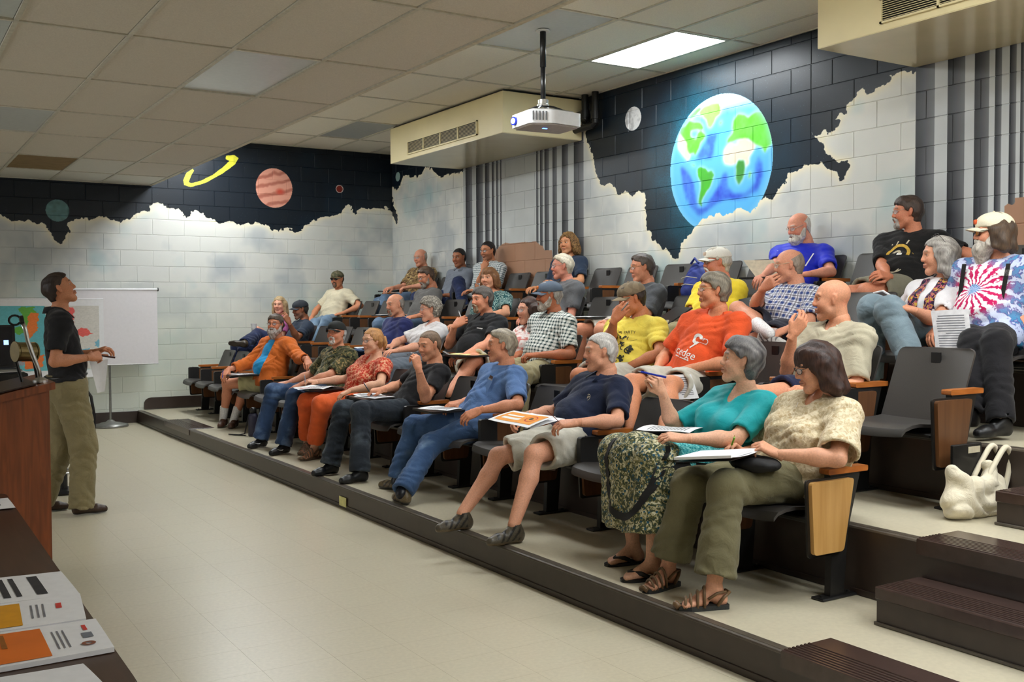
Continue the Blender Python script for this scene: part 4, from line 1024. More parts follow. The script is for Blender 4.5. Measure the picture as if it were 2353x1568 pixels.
# ---------------- feet
def shoe_mesh(h, size=1.0, high=0.):
    f = Field((-.09, -.07, -.105), (.20, .07, .06 + high), h)
    f.ell((-.028, 0, -.058), (.040, .034, .045), k=.02); f.cap((-.02, 0, -.052), (.10, .002, -.070), .038, .031, k=.02)
    f.cap((.10, .004, -.070), (.145, .004, -.074), .037, .028, k=.02); f.cap((-.012, 0, -.03), (.03, 0, -.035), .036, .026, k=.02)
    f.cap((-.008, 0, -.02), (-.008, 0, .0 + high), .037, .036, k=.02)
    f.plane((0, 0, .008 + high), (0, 0, 1))
    f.cap((-.006, 0, .0), (-.006, 0, .06 + high), .030, .034, k=.004, op='-')
    f.plane((0, 0, -.093), (0, 0, -1)); V, Q = f.mesh(); return relax(V, Q, 1, .4), Q
def bare_foot_prims(f, A, fr, k=.015):
    g = lambda x, y, z: A + fr[0] * x + fr[1] * y + fr[2] * z
    f.ell(g(-.028, 0, -.062), (.034, .029, .034), A=fr, k=.02); f.cap(g(-.005, 0, -.02), g(.075, 0, -.062), .032, .026, k=.03)
    for i, y in enumerate((-.026, -.013, 0, .013, .027)):
        f.cap(g(.05, y * .6, -.066), g(.115, y, -.074), .017, .012, k=.012); f.cap(g(.118, y, -.075), g(.145 - abs(i - 3.2) * .006, y * 1.05, -.078), .010 if i < 4 else .013, .0085 if i < 4 else .011, k=.004)

# ---------------- assembling a person
def frame_head(fd, roll=0.):
    f = U_(fd); l = U_(np.cross((0, 0, 1.), f)); u = np.cross(f, l)
    if roll: c, s = math.cos(roll), math.sin(roll); l, u = l * c + u * s, u * c - l * s
    return np.array([f, l, u])       # rows = local axes x,y,z
def to_w(V, A, o): return V @ A + o
def glasses_mb(col_mat, wide=1.0, big=1.0):
    m = MB(); y0 = .0335
    rims = MB()
    for s in (-1, 1):
        pts = []
        for k in range(18):
            a = 2 * math.pi * k / 18; yy = s * y0 + .0245 * big * math.cos(a); zz = .016 + .0175 * big * (math.sin(a) * (1.0 if math.sin(a) < 0 else .85)); pts.append((.1035 - .9 * max(0, abs(yy) - .02) ** 1.2 * .8, yy, zz))
        m.tube(pts, .0017, 6, closed=True)
        m.tube([(.091, s * (.058), .022), (.075, s * .073, .024), (.0, s * .079 * wide, .026), (-.025, s * .076 * wide, .010)], .0016, 6)
    m.tube([(.104, -.010, .020), (.107, 0, .023), (.104, .010, .020)], .0016, 6)
    return m
def lens_mb(s, big=1.0):
    m = MB(); V = []; 
    for lay in (0, 1):
        for k in range(14):
            a = 2 * math.pi * k / 14; yy = s * .0335 + .0235 * big * math.cos(a); V.append((.1030 - lay * .001 - .9 * max(0, abs(yy) - .02) ** 1.2 * .8, yy, .016 + .0165 * big * math.sin(a)))
    P = [list(range(14)), list(range(14, 28))[::-1]] + [[k, (k + 1) % 14, (k + 1) % 14 + 14, k + 14] for k in range(14)]
    m.add(V, P); return m
def put(mb_or_vq, name, mats, root, A=None, o=None, smooth=True, attrs=None, parent=None, color=None):
    """link a mesh given in head / hand coordinates (A, o) or in world coordinates under a person's root"""
    par = parent or root
    if isinstance(mb_or_vq, MB):
        V = np.array(mb_or_vq.V, float); P = mb_or_vq.P
        if A is not None: V = to_w(V, A, o)
        V = V - LOC[root.name]
        at = dict(attrs or {})
        if color is not None: at['col'] = np.ones((len(V), 3)) * np.array(lin(color))
        me = mesh_np(name, V, polys=P, smooth=smooth, mats=mats if isinstance(mats, (list, tuple)) else [mats], midx=mb_or_vq.M, attrs=at)
    else:
        V, Q = mb_or_vq; V = np.asarray(V, float)
        at = dict(attrs or {})
        if color is not None and 'col' not in at: at['col'] = np.ones((len(V), 3)) * np.array(lin(color))
        if A is not None: V = to_w(V, A, o)
        me = mesh_np(name, V - LOC[root.name], Q, smooth=smooth, mats=[mats], attrs=at)
    ob = link(bpy.data.objects.new(name, me), par); LOC[ob.name] = LOC[root.name]
    return ob
def fold_noise(f, amp, seed, u, fr):
    ph = np.random.RandomState(seed).rand(10) * 6.28
    def g(F, x, y, z):
        m = np.abs(F) < .03
        a = 1.1 - 2.2 * np.abs(np.sin(x * 21 + y * 13 + z * 27 + ph[0] + 1.8 * np.sin(z * 19 + y * 11 + ph[1]) + 1.2 * np.sin(x * 23 + ph[5]))) ** .8
        b = 1.1 - 2.2 * np.abs(np.sin(y * 34 - z * 17 + x * 11 + ph[2] + 2.0 * np.sin(x * 15 + z * 23 + ph[3]))) ** .8
        return np.where(m, F + amp * (a * .7 + b * .5 * (.5 + .5 * np.sin(x * 13 + y * 9 + ph[4]))), F)
    f.func(g)
def person(key, label, J=None, skin=(214, 160, 132), lip=(176, 104, 92), brow=(120, 100, 84), stub=None, female=False, wide=1.0, hs=.925, wd=1.0, dp=1.0, belly=.3, bust=0.,
           hair=None, beard=None, cap=None, glasses=None, shirt=None, legs=None, shoes=None, socks=None, hands=None, row=1, legs_seen=True, roll=0., arms=1.0, group=None, ruddy=.5, neckr=1.0, iris=(70, 60, 50)):
    J = {k: np.array(v, float) for k, v in (J or POSE[key]).items()}
    near = row <= 2; hb = .0115 if near else .014; hc = .0095 if near else .0125; hh = .0042 if near else .0052; hn = .0045 if near else .0058
    base = rowT(row) if row else 0.
    hs = hs * (.975 if female else 1.); skin = (skin[0], skin[1], int(skin[2] * .97))
    root = thing('person', label, 'person', (float(J['pel'][0]), float(J['pel'][1]), base), group)
    pel, shc = J['pel'], J['shc']; u = U_(shc - pel); l = U_(J['SL'] - J['SR']); fr = U_(np.cross(l, u)); l = np.cross(u, fr); T3 = np.array([l, fr, u])
    C = pel + (shc - pel) * .62; tl = np.linalg.norm(shc - pel)
    HA = frame_head(J['fd'], roll); Hc = J['head']; hw = lambda p: Hc + hs * (np.array(p) @ HA)
    nb = shc + u * .050 - fr * .012; nt = hw((-.038, 0, -.12))
    def torso(f, g, k=.035, sh=True):
        f.ell(pel + (shc - pel) * .70 + fr * .005, (.148 * wd + g, .098 * dp + g, .185), T3, k=k)
        f.ell(pel + (shc - pel) * .36 + fr * .008, (.142 * wd + g + .02 * belly, .100 * dp + g, .19), T3, k=k)
        if belly > 0: f.ell(pel + (shc - pel) * .34 + fr * (.025 + .05 * belly), (.11 * wd + .03 * belly + g, .082 + .055 * belly + g, .13), T3, k=k)
        f.cap(J['HL'] + u * .01, J['HR'] + u * .01, .112 * max(1, wd * .95) + g, k=k)
        if sh:
            f.cap(shc + l * .105 * wd - u * .012, shc - l * .105 * wd - u * .012, .060 + g, k=k)
            for s, S in ((1, 'SL'), (-1, 'SR')):
                f.cap(shc + u * .062 - fr * .015 + l * s * .03, J[S] + u * .012, .040 + g * .8, .050 + g * .8, k=k)
                f.cap(J[S], J[S] + (C - J[S]) * .3, .056 + g, k=k)
        if bust > 0:
            for s in (-1, 1): f.ell(pel + (shc - pel) * .62 + fr * (.075 * dp + .02 * bust) + l * s * .068, (.062 + .02 * bust + g, .055 + .03 * bust + g, .068 + .015 * bust), T3, k=k)
    # ---- body
    pts = [J[k] for k in ('pel', 'shc', 'SL', 'SR', 'EL', 'ER', 'WL', 'WR', 'KL', 'KR', 'AL', 'AR', 'head')]
    barefeet = shoes and shoes.get('kind') in ('sandal', 'thong')
    lo, hi = bounds(pts, .17 if not barefeet else .22); f = Field(lo, hi, hb)
    torso(f, -.006, .03); f.cap(nb - u * .03, nt, .062 * neckr * (.86 if female else 1.), .056 * neckr * (.86 if female else 1.), k=.03)
    for s in 'LR':
        S, E, W = J['S' + s], J['E' + s], J['W' + s]
        f.cap(S, E, .046 * arms, .037 * arms, k=.02); f.cap(E, E + (W - E) * .35, .037 * arms, .040 * arms, k=.02); f.cap(E + (W - E) * .3, W, .040 * arms, .0235 * arms, k=.02)
    if legs_seen:
        for s in 'LR':
            Hh, K, A = J['H' + s], J['K' + s], J['A' + s]
            f.cap(Hh, K, .082, .054, k=.03); f.ell(K, (.056, .056, .058), k=.02)
            calf = K + (A - K) * .33 + U_(np.cross(np.cross(A - K, K - Hh), A - K)) * -.012 if np.linalg.norm(np.cross(A - K, K - Hh)) > 1e-3 else K + (A - K) * .33
            f.cap(K, calf, .050, .053, k=.02); f.cap(calf, A, .053, .034, k=.02)
            if barefeet: pass
    V, Q = f.mesh(); V = relax(V, Q, 1, .4); col = np.ones((len(V), 3)) * np.array(lin(skin))
    VS, QS, CS = [V], [Q], [col]; off = len(V)
    hv, hq = head_mesh(hh, female, wide)
    VS.append(to_w(hv * hs, HA, Hc)); QS.append(hq + off); CS.append(head_color(hv, skin, brow, lin(lip), stub, ruddy)); off += len(hv)
    hands = hands or {}
    for s in 'LR':
        curl, thumb, back = hands.get(s, (.35, .35, None)); 
        if curl is None: continue
        v, q = hand_cached(hn, curl, thumb); v = v.copy(); x = U_(J['D' + s] - J['W' + s]); back = np.array(back if back is not None else (0, 0, 1.), float)
        z = U_(back - x * (back @ x)); y = np.cross(z, x)
        if s == 'L': v[:, 1] *= -1; q = q[:, ::-1]
        sc = .97 * (.9 if female else 1.)
        VS.append(to_w(v * sc, np.array([x, y, z]), J['W' + s])); QS.append(q + off); CS.append(np.ones((len(v), 3)) * np.array(lin(skin)) * np.array([1.0, .95, .92])); off += len(v)
    if barefeet:
        for s in 'LR':
            FA = foot_frame(J, s); ff = Field(J['A' + s] - .2, J['A' + s] + .2, .006); bare_foot_prims(ff, J['A' + s], FA); ff.cap(J['A' + s] + (J['K' + s] - J['A' + s]) * .25, J['A' + s], .036, .033, k=.02)
            v, q = ff.mesh(); VS.append(v); QS.append(q + off); CS.append(np.ones((len(v), 3)) * np.array(lin(skin)) * .92); off += len(v)
    body = put((np.concatenate(VS), np.concatenate(QS)), 'body', SKINM, root, attrs={'col': np.concatenate(CS)})
    # ---- eyes
    for s in (-1, 1):
        n = 10; m = MB(); r = .0138; Vv = []; Pp = []
        for i in range(n + 1):
            for j in range(12):
                th = math.pi * .55 * i / n; ph = 2 * math.pi * j / 12; Vv.append((.0722 + r * math.cos(th), s * .0315 + r * math.sin(th) * math.cos(ph), .019 + r * math.sin(th) * math.sin(ph)))
        for i in range(n):
            for j in range(12): a = i * 12 + j; b_ = i * 12 + (j + 1) % 12; Pp.append([a, a + 12, b_ + 12, b_])
        m.add(Vv, Pp); Va = np.array(Vv); rr = np.hypot(Va[:, 1] - s * .0315, Va[:, 2] - .019)
        c = np.where(rr[:, None] < .0062, np.array(lin((20, 16, 14)))[None] if iris is None else np.array(lin(iris))[None] * .5, np.array(lin((214, 206, 198)))[None])
        put(m, 'eye', EYEM, root, HA * hs, Hc, attrs={'col': c}, parent=body)
    # ---- hair, beard, cap, glasses
    hp = .0055 if near else .0065
    if hair:
        v, q = hair_mesh(hair['style'], hp, hair.get('t', .010), hair.get('lens', 0.), hair.get('curl', 0.), hair.get('seed', len(key)), wide, hair.get('low', -.075), hair.get('side'))
        c1, c2 = np.array(lin(hair['color'])), np.array(lin(hair.get('color2', hair['color'])))
        w_ = (.5 + .28 * np.sin(v[:, 1] * 120 + 3 * np.sin(v[:, 2] * 40) + v[:, 0] * 60) + .2 * np.sin(v[:, 1] * 37 + v[:, 0] * 41))[:, None]; gz = np.clip((v[:, 2:3] + .05) / .15, 0, 1) if hair.get('grad') else w_
        put((v * hs, q), 'hair', CURLM if hair.get('curl') else HAIRM, root, HA, Hc, attrs={'col': c1 * gz + c2 * (1 - gz)})
        if hair.get('tail'):
            m = MB(); ph = [(-.10, 0, .03), (-.135, 0, .02), (-.145, .0, -.03), (-.13, 0, -.10)]; m.tube(ph, [.016, .028, .028, .010], 10)
            put(m, 'ponytail', HAIRM, root, HA * hs, Hc, color=hair['color'])
    if beard:
        v, q = beard_mesh(beard['kind'], hp * .9, beard.get('t', .008), beard.get('length', 0.), wide, len(key))
        c1, c2 = np.array(lin(beard['color'])), np.array(lin(beard.get('color2', beard['color']))); w_ = (.5 + .5 * np.sin(v[:, 1] * 170 + v[:, 2] * 60))[:, None]
        put((v * hs, q), 'beard' if beard['kind'] != 'mustache' else 'moustache', HAIRM, root, HA, Hc, attrs={'col': c1 * w_ + c2 * (1 - w_)})
    if cap:
        f = Field((-.15, -.12, -.02), (.13, .12, .17), hp); g = cap.get('puff', 0.)
        f.ell((-.014, 0, .042), (.112 + g, .086 * wide + .004 + g, .092 + g), k=.01); f.ell((.03, 0, .075), (.06, .066, .045), k=.03)
        f.func(lambda F, x, y, z: np.maximum(F + .0008 * np.sin(np.arctan2(y, x + .014) * 6) * (z > .06), (.040 + .10 * (x - .0) * (x > 0) - z)))
        v, q = f.mesh(); cc = lin(cap['color']); c_ = np.ones((len(v), 3)) * np.array(cc)
        if 'color2' in cap: w_ = ((np.sin(v[:, 0] * 90 + 2 * np.sin(v[:, 1] * 70)) + np.sin(v[:, 2] * 110 + v[:, 1] * 60)) > .2)[:, None]; c_ = np.where(w_, c_, np.array(lin(cap['color2']))[None])
        co = put((v * hs, q), 'cap', attr_mat('cap_cloth', .8, bmp=.0006, scale=300, var=.08), root, HA, Hc, attrs={'col': c_})
        m = MB(); V_ = []; P_ = []; nu, nv = 14, 6
        for lay in (0, 1):
            for j in range(nv + 1):
                for i in range(nu + 1):
                    a = -1 + 2 * i / nu; b_ = j / nv; yy = a * (.074 - .004 * b_); xx = .080 - .045 * a * a + b_ * .078 * math.sqrt(max(0, 1 - .72 * a * a)); V_.append((xx, yy, .054 - .010 * b_ - .026 * a * a - lay * .003))
        kk = (nu + 1) * (nv + 1)
        for j in range(nv):
            for i in range(nu): a = j * (nu + 1) + i; P_.append([a, a + nu + 1, a + nu + 2, a + 1][::-1]); P_.append([a + kk, a + nu + 1 + kk, a + nu + 2 + kk, a + 1 + kk])
        ring = [i for i in range(nu)] + [nu + j * (nu + 1) for j in range(nv)] + [nv * (nu + 1) + nu - i for i in range(nu)] + [(nv - j) * (nu + 1) for j in range(nv)]
        for i in range(len(ring)): a, b_ = ring[i], ring[(i + 1) % len(ring)]; P_.append([a, b_, b_ + kk, a + kk])
        m.add(V_, P_); put(m, 'brim', MATS['cap_cloth'], root, HA * hs, Hc, color=cap.get('brim', cap['color']), parent=co)
        m = MB().lathe([(.001, .141 + g), (.007, .139 + g), (.008, .134 + g)], (-.012, 0, 0), 10); put(m, 'cap_button', MATS['cap_cloth'], root, HA * hs, Hc, color=cap.get('brim', cap['color']), parent=co)
        if 'badge' in cap:
            m = MB().box((.088, -.022, .070), (.106, .022, .098), .004); put(m, 'cap_badge', MATS['cap_cloth'], root, HA * hs, Hc, color=cap['badge'], parent=co)
    if glasses:
        gm = plain('glasses_%d_%d_%d' % glasses['color'], glasses['color'], .3, metal=glasses.get('metal', 0.)); big = glasses.get('big', 1.)
        if glasses.get('up'):
            d = HA * 1.0; o2 = Hc + np.array([-.035, 0, .085]) @ HA; A2 = np.array([U_(HA[0] * .5 + HA[2] * .85), HA[1], U_(HA[2] * .5 - HA[0] * .85)])
            go = put(glasses_mb(gm, wide, big), 'sunglasses', gm, root, A2 * hs, Hc + np.array([-.02, 0, .045]) @ HA)
        else:
            go = put(glasses_mb(gm, wide, big), 'glasses', gm, root, HA * hs, Hc)
            for s in (-1, 1): put(lens_mb(s, big), 'lens', glasses.get('lens', GLASS), root, HA * hs, Hc, parent=go)
    # ---- shirt
    sh = shirt; g = sh.get('g', .010)
    lo, hi = bounds([J[k] for k in ('pel', 'shc', 'SL', 'SR', 'EL', 'ER')] + ([J['WL'], J['WR']] if sh.get('slv', .6) > 1 else []), .21); f = Field(lo, hi, hc)
    torso(f, g, .04)
    for s in 'LR':
        S, E, W = J['S' + s], J['E' + s], J['W' + s]; fr_ = sh.get('slv', .62); d = U_(E - S); L = np.linalg.norm(E - S)
        r0, r1 = .060 + g * .6, (.060 + sh.get('puff', 0.)) * sh.get('sw', 1.)
        if fr_ <= 1: f.cap(S, S + d * L * (fr_ + .25), r0, r1, k=.03, cut=[(S + d * L * fr_, d)])
        else:
            f.cap(S, E, r0, .052, k=.03); d2 = U_(W - E); L2 = np.linalg.norm(W - E) * (fr_ - 1.); f.cap(E, E + d2 * (L2 + .08), .053, .042, k=.03, cut=[(E + d2 * L2, d2)])
    hem = sh.get('hem', -.05); f.plane(pel + u * hem, -u); f.plane(pel + np.array([0, 0, -.085]), (0, 0, -1.))
    fold_noise(f, sh.get('fold', .0055), len(key) * 3 + 1, u, fr)
    for s in 'LR':
        S, E, W = J['S' + s], J['E' + s], J['W' + s]; fr_ = sh.get('slv', .62)
        if fr_ <= 1: f.cap(S + (E - S) * (fr_ - .05), E + (E - S) * .2, r1 - .020 if sh.get('puff') else .046, r1 - .014 if sh.get('puff') else .050, k=.003, op='-')
    # neck opening
    nr = sh.get('neck', .066); f.cap(nb + u * .01, nb + u * .2 + fr * .03, nr, nr + .02, k=.006, op='-')
    if sh.get('vneck'):
        vd = sh['vneck']; f.cap(nb + fr * .06 + u * .02, nb + fr * (.135) - u * vd, .040, .016, k=.008, op='-')
    v, q = f.mesh(); v = relax(v, q, 1, .35); rest = (v - C) @ T3[[0, 2, 1]].T
    shirt_ob = put((v, q), sh.get('name', 'shirt'), sh['mat'], root, attrs={'rest': rest})
    bvh = None
    if sh.get('jacket'):      # open jacket over the shirt
        jk = sh['jacket']; f = Field(lo - .02, hi + .02, hc); torso(f, g + .014, .04)
        for s in 'LR':
            S, E, W = J['S' + s], J['E' + s], J['W' + s]; f.cap(S, E, .074, .062, k=.03); d2 = U_(W - E); L2 = np.linalg.norm(W - E) * .72; f.cap(E, E + d2 * (L2 + .08), .062, .050, k=.03, cut=[(E + d2 * L2, d2)])
        f.plane(pel - u * .06, -u); fold_noise(f, .006, 5, u, fr)
        for s in 'LR': f.cap(J['E' + s] + (J['W' + s] - J['E' + s]) * .6, J['W' + s], .040, .044, k=.004, op='-')
        f.cap(nb + u * .0, nb + u * .2, .075, .09, k=.006, op='-')
        f.cap(nb + fr * .20 - u * .0 - l * .03, pel + fr * .36 - l * .06, .125, .175, k=.01, op='-'); v2, q2 = f.mesh(); rest2 = (v2 - C) @ T3[[0, 2, 1]].T
        jo = put((v2, q2), 'jacket', jk, root, attrs={'rest': rest2})
    def cast(px, ax, lift=.0022):
        nonlocal bvh
        if bvh is None:
            vv, qq = (v, q) if not sh.get('jacket') else (v2, q2); bvh = BVHTree.FromPolygons([tuple(map(float, p)) for p in vv], [tuple(map(int, p)) for p in qq])
        o = C + l * px + u * ax + fr * .5; r = bvh.ray_cast(Vector(o), Vector(-fr), 1.2)
        return (np.array(r[0]) + fr * lift) if r[0] is not None else None
    def decal(V2, P2, name, mat, parent=None, lift=.0026):
        Vo = []
        for (a, b_) in V2:
            p = cast(a, b_, lift); Vo.append(p if p is not None else C + l * a + u * b_ + fr * .12)
        m = MB(); m.add(Vo, P2); return put(m, name, mat, root, smooth=False, parent=parent or shirt_ob)
    # collar
    if sh.get('collar'):
        m = MB(); n = 22; V_ = []; P_ = []; cm = sh.get('cmat', sh['mat']); op = .55 if sh['collar'] == 'open' else .32; N_ = nb + u * .026
        for i in range(n + 1):
            a = op + (2 * math.pi - 2 * op) * i / n; fwd = math.cos(a); r1_, r2_ = .064, .082 + .028 * max(0, fwd); dv = l * math.sin(a) + fr * fwd
            tip = math.exp(-((i if i < n / 2 else n - i) / 2.2) ** 2)
            top = N_ + dv * r1_ + u * (.040 - .022 * max(0, fwd)); bot = N_ + dv * (r2_ + .014 * tip) - u * (.002 + .045 * tip + .01 * max(0, fwd)); inn = N_ + dv * (r1_ - .004) + u * (.0 - .01 * max(0, fwd))
            V_ += [inn, top, top + dv * .004 + u * .001, bot + dv * .004, bot]
        for i in range(n):
            for j in range(4): a = i * 5 + j; P_.append([a, a + 1, a + 6, a + 5])
        m.add(V_, P_); rr_ = (np.array(V_) - C) @ T3[[0, 2, 1]].T; put(m, 'collar', cm, root, attrs={'rest': rr_})
    # ---- legs
    if legs and legs_seen:
        kind = legs['kind']; lo, hi = bounds([J[k] for k in ('pel', 'KL', 'KR', 'AL', 'AR')], .17); f = Field(lo, hi, hb * .93)
        gw = legs.get('g', .008); f.cap(J['HL'] - u * .012, J['HR'] - u * .012, .104 * max(1, wd * .95) + gw * .5, k=.03); f.ell(pel + u * .03, (.138 * wd, .100 * dp, .10), T3, k=.03)
        if legs.get('belt'): f.ell(pel + u * .02, (.166 * wd, .134 * dp, .16), T3, k=.03); f.plane(pel + u * .10, u)
        for s in 'LR':
            Hh, K, A = J['H' + s], J['K' + s], J['A' + s]; d = U_(K - Hh); L = np.linalg.norm(K - Hh); d2 = U_(A - K); L2 = np.linalg.norm(A - K)
            if kind == 'pants': f.cap(Hh, K, .092 + gw, .064 + gw, k=.03); f.ell(K, (.064 + gw,) * 3, k=.02); fl_ = legs.get('flare', 0.); f.cap(K, A + d2 * .1, .062 + gw, .056 + gw + fl_, k=.03, cut=[(A + d2 * legs.get('drop', .02), d2)])
            elif kind == 'capri': f.cap(Hh, K, .092 + gw, .070 + gw, k=.03); f.ell(K, (.068 + gw,) * 3, k=.02); f.cap(K, A, .066 + gw, .060 + gw + legs.get('flare', 0.), k=.03, cut=[(K + d2 * L2 * .86, d2)])
            elif kind == 'shorts':
                fr2 = legs.get('len', .82); f.cap(Hh, K, .098 + gw, .092 + gw, k=.03, cut=[(Hh + d * L * fr2, d)])
            elif kind == 'skirt':
                f.cap(Hh, K + fr * .02, .105, .085, k=.05); f.cap(K, K + d2 * L2 * .95, .095, .150, k=.06, cut=[(K + d2 * L2 * .72, d2)])
        if kind == 'skirt':
            Km = (J['KL'] + J['KR']) / 2; Am = (J['AL'] + J['AR']) / 2; d2 = U_(Am - Km); L2 = np.linalg.norm(Am - Km)
            f.cap(pel, Km, .12, .11, k=.06); f.cap(Km, Km + d2 * L2 * .95, .12, .17, k=.06, cut=[(Km + d2 * L2 * .72, d2)])
        fold_noise(f, legs.get('fold', .006), len(key) * 5, u, fr)
        for s in 'LR':
            Hh, K, A = J['H' + s], J['K' + s], J['A' + s]
            if kind == 'shorts': f.cap(Hh + (K - Hh) * (legs.get('len', .82) - .14), K + (K - Hh) * .2, .078, .086, k=.004, op='-')
            if kind in ('pants',): d2 = U_(A - K); f.cap(A + d2 * (legs.get('drop', .02) - .05), A + d2 * .12, .046, .055, k=.003, op='-')
        vv, qq = f.mesh(); vv = relax(vv, qq, 1, .35); nm = {'pants': 'trousers', 'capri': 'trousers', 'shorts': 'shorts', 'skirt': 'skirt'}[kind]
        put((vv, qq), nm, legs['mat'], root, attrs={'rest': vv - pel})
        if legs.get('belt'):
            m = MB(); rng = []
            for i in range(28):
                a = 2 * math.pi * i / 28; p = pel + u * .082 + l * math.sin(a) * (.160 * wd) + fr * math.cos(a) * (.130 * dp); rng.append(p)
            m.tube(rng, .015, 6, closed=True); put(m, 'belt', BLACK, root)
    # ---- feet
    if shoes and legs_seen:
        for s in 'LR':
            if shoes.get('only') and s not in shoes['only']: continue
            FA = foot_frame(J, s); A = J['A' + s]; mir = -1 if s == 'L' else 1
            if shoes['kind'] in ('shoe', 'boot', 'sport', 'hiker'):
                v, q = SHOEV(hn, .03 if shoes['kind'] == 'boot' else 0.); v = v.copy(); v[:, 1] *= mir; q = q if mir == 1 else q[:, ::-1]
                c = np.ones((len(v), 3)) * np.array(lin(shoes['color'])); c = np.where((v[:, 2:3] < -.078), np.array(lin(shoes.get('sole', (30, 28, 26))))[None], c)
                if 'color2' in shoes: w_ = (np.sin(v[:, 0] * 170 + v[:, 2] * 120) > .35)[:, None] & (v[:, 2:3] > -.078) & (v[:, 0:1] < .12) & (v[:, 0:1] > -.02); c = np.where(w_, np.array(lin(shoes['color2']))[None], c)
                so = put((v, q), 'shoe', SHOEM, root, FA, A, attrs={'col': c})
                if near:
                    m = MB()
                    for i in range(5): xx = .02 + .016 * i; zz = -.010 - .0078 * i - .0001; m.tube([(xx, -.024, zz - .020), (xx + .004, -.010, zz - .002), (xx, .010, zz - .002), (xx + .004, .024, zz - .020)], .0028, 6)
                    put(m, 'laces', SHOEM, root, FA, A, color=shoes.get('lace', (40, 38, 36)), parent=so)
                    if shoes.get('swoosh'):
                        pl = [(.045, -.052), (.06, -.060), (.085, -.056), (.115, -.044), (.085, -.051), (.062, -.053)]
                        for side in (-1, 1):
                            mm = MB(); Vs = [(a, side * (.040 - .05 * max(0, a - .07)), b_) for a, b_ in pl]; n_ = len(Vs); Vs += [(p[0], p[1] - side * .006, p[2]) for p in Vs]
                            mm.add(Vs, [list(range(n_)), list(range(n_, 2 * n_))[::-1]] + [[i, (i + 1) % n_, (i + 1) % n_ + n_, i + n_] for i in range(n_)]); put(mm, 'shoe_mark', PAPER, root, FA, A, smooth=False, parent=so)
            elif shoes['kind'] == 'sandal':
                m = MB(); out_ = round_poly([(-.062, -.034), (.02, -.038), (.12, -.044), (.165, -.020), (.165, .020), (.12, .040), (.02, .036), (-.062, .034)], .015, 3); out_ = [(a, b_ * mir) for a, b_ in out_]
                m.prism(out_, 2, -.100, -.080); so = put(m, 'sandal_sole', SHOEM, root, FA, A, color=shoes.get('sole', (52, 52, 50)), smooth=False)
                m = MB(); m.tube([(.165, -.02, -.082), (.172, 0, -.070), (.165, .02, -.082)], .014, 8)
                for xx, rr_, zt in ((.105, .036, -.044), (.075, .038, -.030), (.045, .040, -.014), (.128, .034, -.054)):
                    pts_ = [(xx + .012 * math.cos(a), rr_ * math.cos(a), -.086 + (zt + .086 + .010) * max(0, math.sin(a))) for a in [math.pi * t / 8 for t in range(9)]]; m.tube(pts_, .0065, 6)
                m.tube([(-.004, -.034, -.082), (-.030, -.038, -.045), (-.062, -.018, -.030), (-.064, .018, -.030), (-.030, .038, -.045), (-.004, .034, -.082)], .008, 6)
                m.tube([(.04, -.036, -.05), (-.0, -.040, -.025), (-.045, -.030, -.022)], .006, 6); m.tube([(.04, .036, -.05), (-.0, .040, -.025), (-.045, .030, -.022)], .006, 6)
                put(m, 'sandal_straps', SHOEM, root, FA, A, color=shoes['color'], parent=so)
            elif shoes['kind'] == 'thong':
                m = MB(); out_ = round_poly([(-.066, -.032), (.02, -.034), (.12, -.042), (.16, -.020), (.16, .020), (.12, .040), (.02, .034), (-.066, .032)], .015, 3); out_ = [(a, b_ * mir) for a, b_ in out_]
                m.prism(out_, 2, -.103, -.086); so = put(m, 'sandal_sole', SHOEM, root, FA, A, color=shoes['color'], smooth=False)
                m = MB(); m.tube([(.118, .014 * mir, -.086), (.116, .014 * mir, -.058), (.07, .036, -.058), (.015, .038, -.084)], [.005, .008, .011, .009], 8); m.tube([(.118, .014 * mir, -.086), (.116, .014 * mir, -.058), (.07, -.034, -.058), (.015, -.038, -.084)], [.005, .008, .011, .009], 8)
                put(m, 'sandal_straps', SHOEM, root, FA, A, color=shoes['color'], parent=so)
            if socks:
                f = Field(A - .14, A + .24, .007); d = U_(J['K' + s] - A); f.cap(A - d * .04, A + d * socks['len'], .0395, .048, k=.01, cut=[(A + d * socks['len'], d)]); vv, qq = f.mesh()
                put((vv, qq), 'sock', SHOEM, root, color=socks['color'])
    return dict(root=root, decal=decal, C=C, l=l, u=u, fr=fr, J=J, shirt=shirt_ob, HA=HA, cast=cast)
def foot_frame(J, s):
    A, T, K = J['A' + s], J['T' + s], J['K' + s]; v = U_(T - A)
    if abs((T - A)[2] + .07) < .035: x = U_([v[0], v[1], 0]); z = np.array([0, 0, 1.])
    else:
        w = U_(K - A); w = U_(w - v * (w @ v)); a = math.radians(24); x = math.cos(a) * v + math.sin(a) * w; z = U_(w - x * (w @ x))
    return np.array([x, np.cross(z, x), z])
SHV = {}
def SHOEV(h, high):
    if (h, high) not in SHV: SHV[(h, high)] = shoe_mesh(h, 1.0, high)
    return SHV[(h, high)]
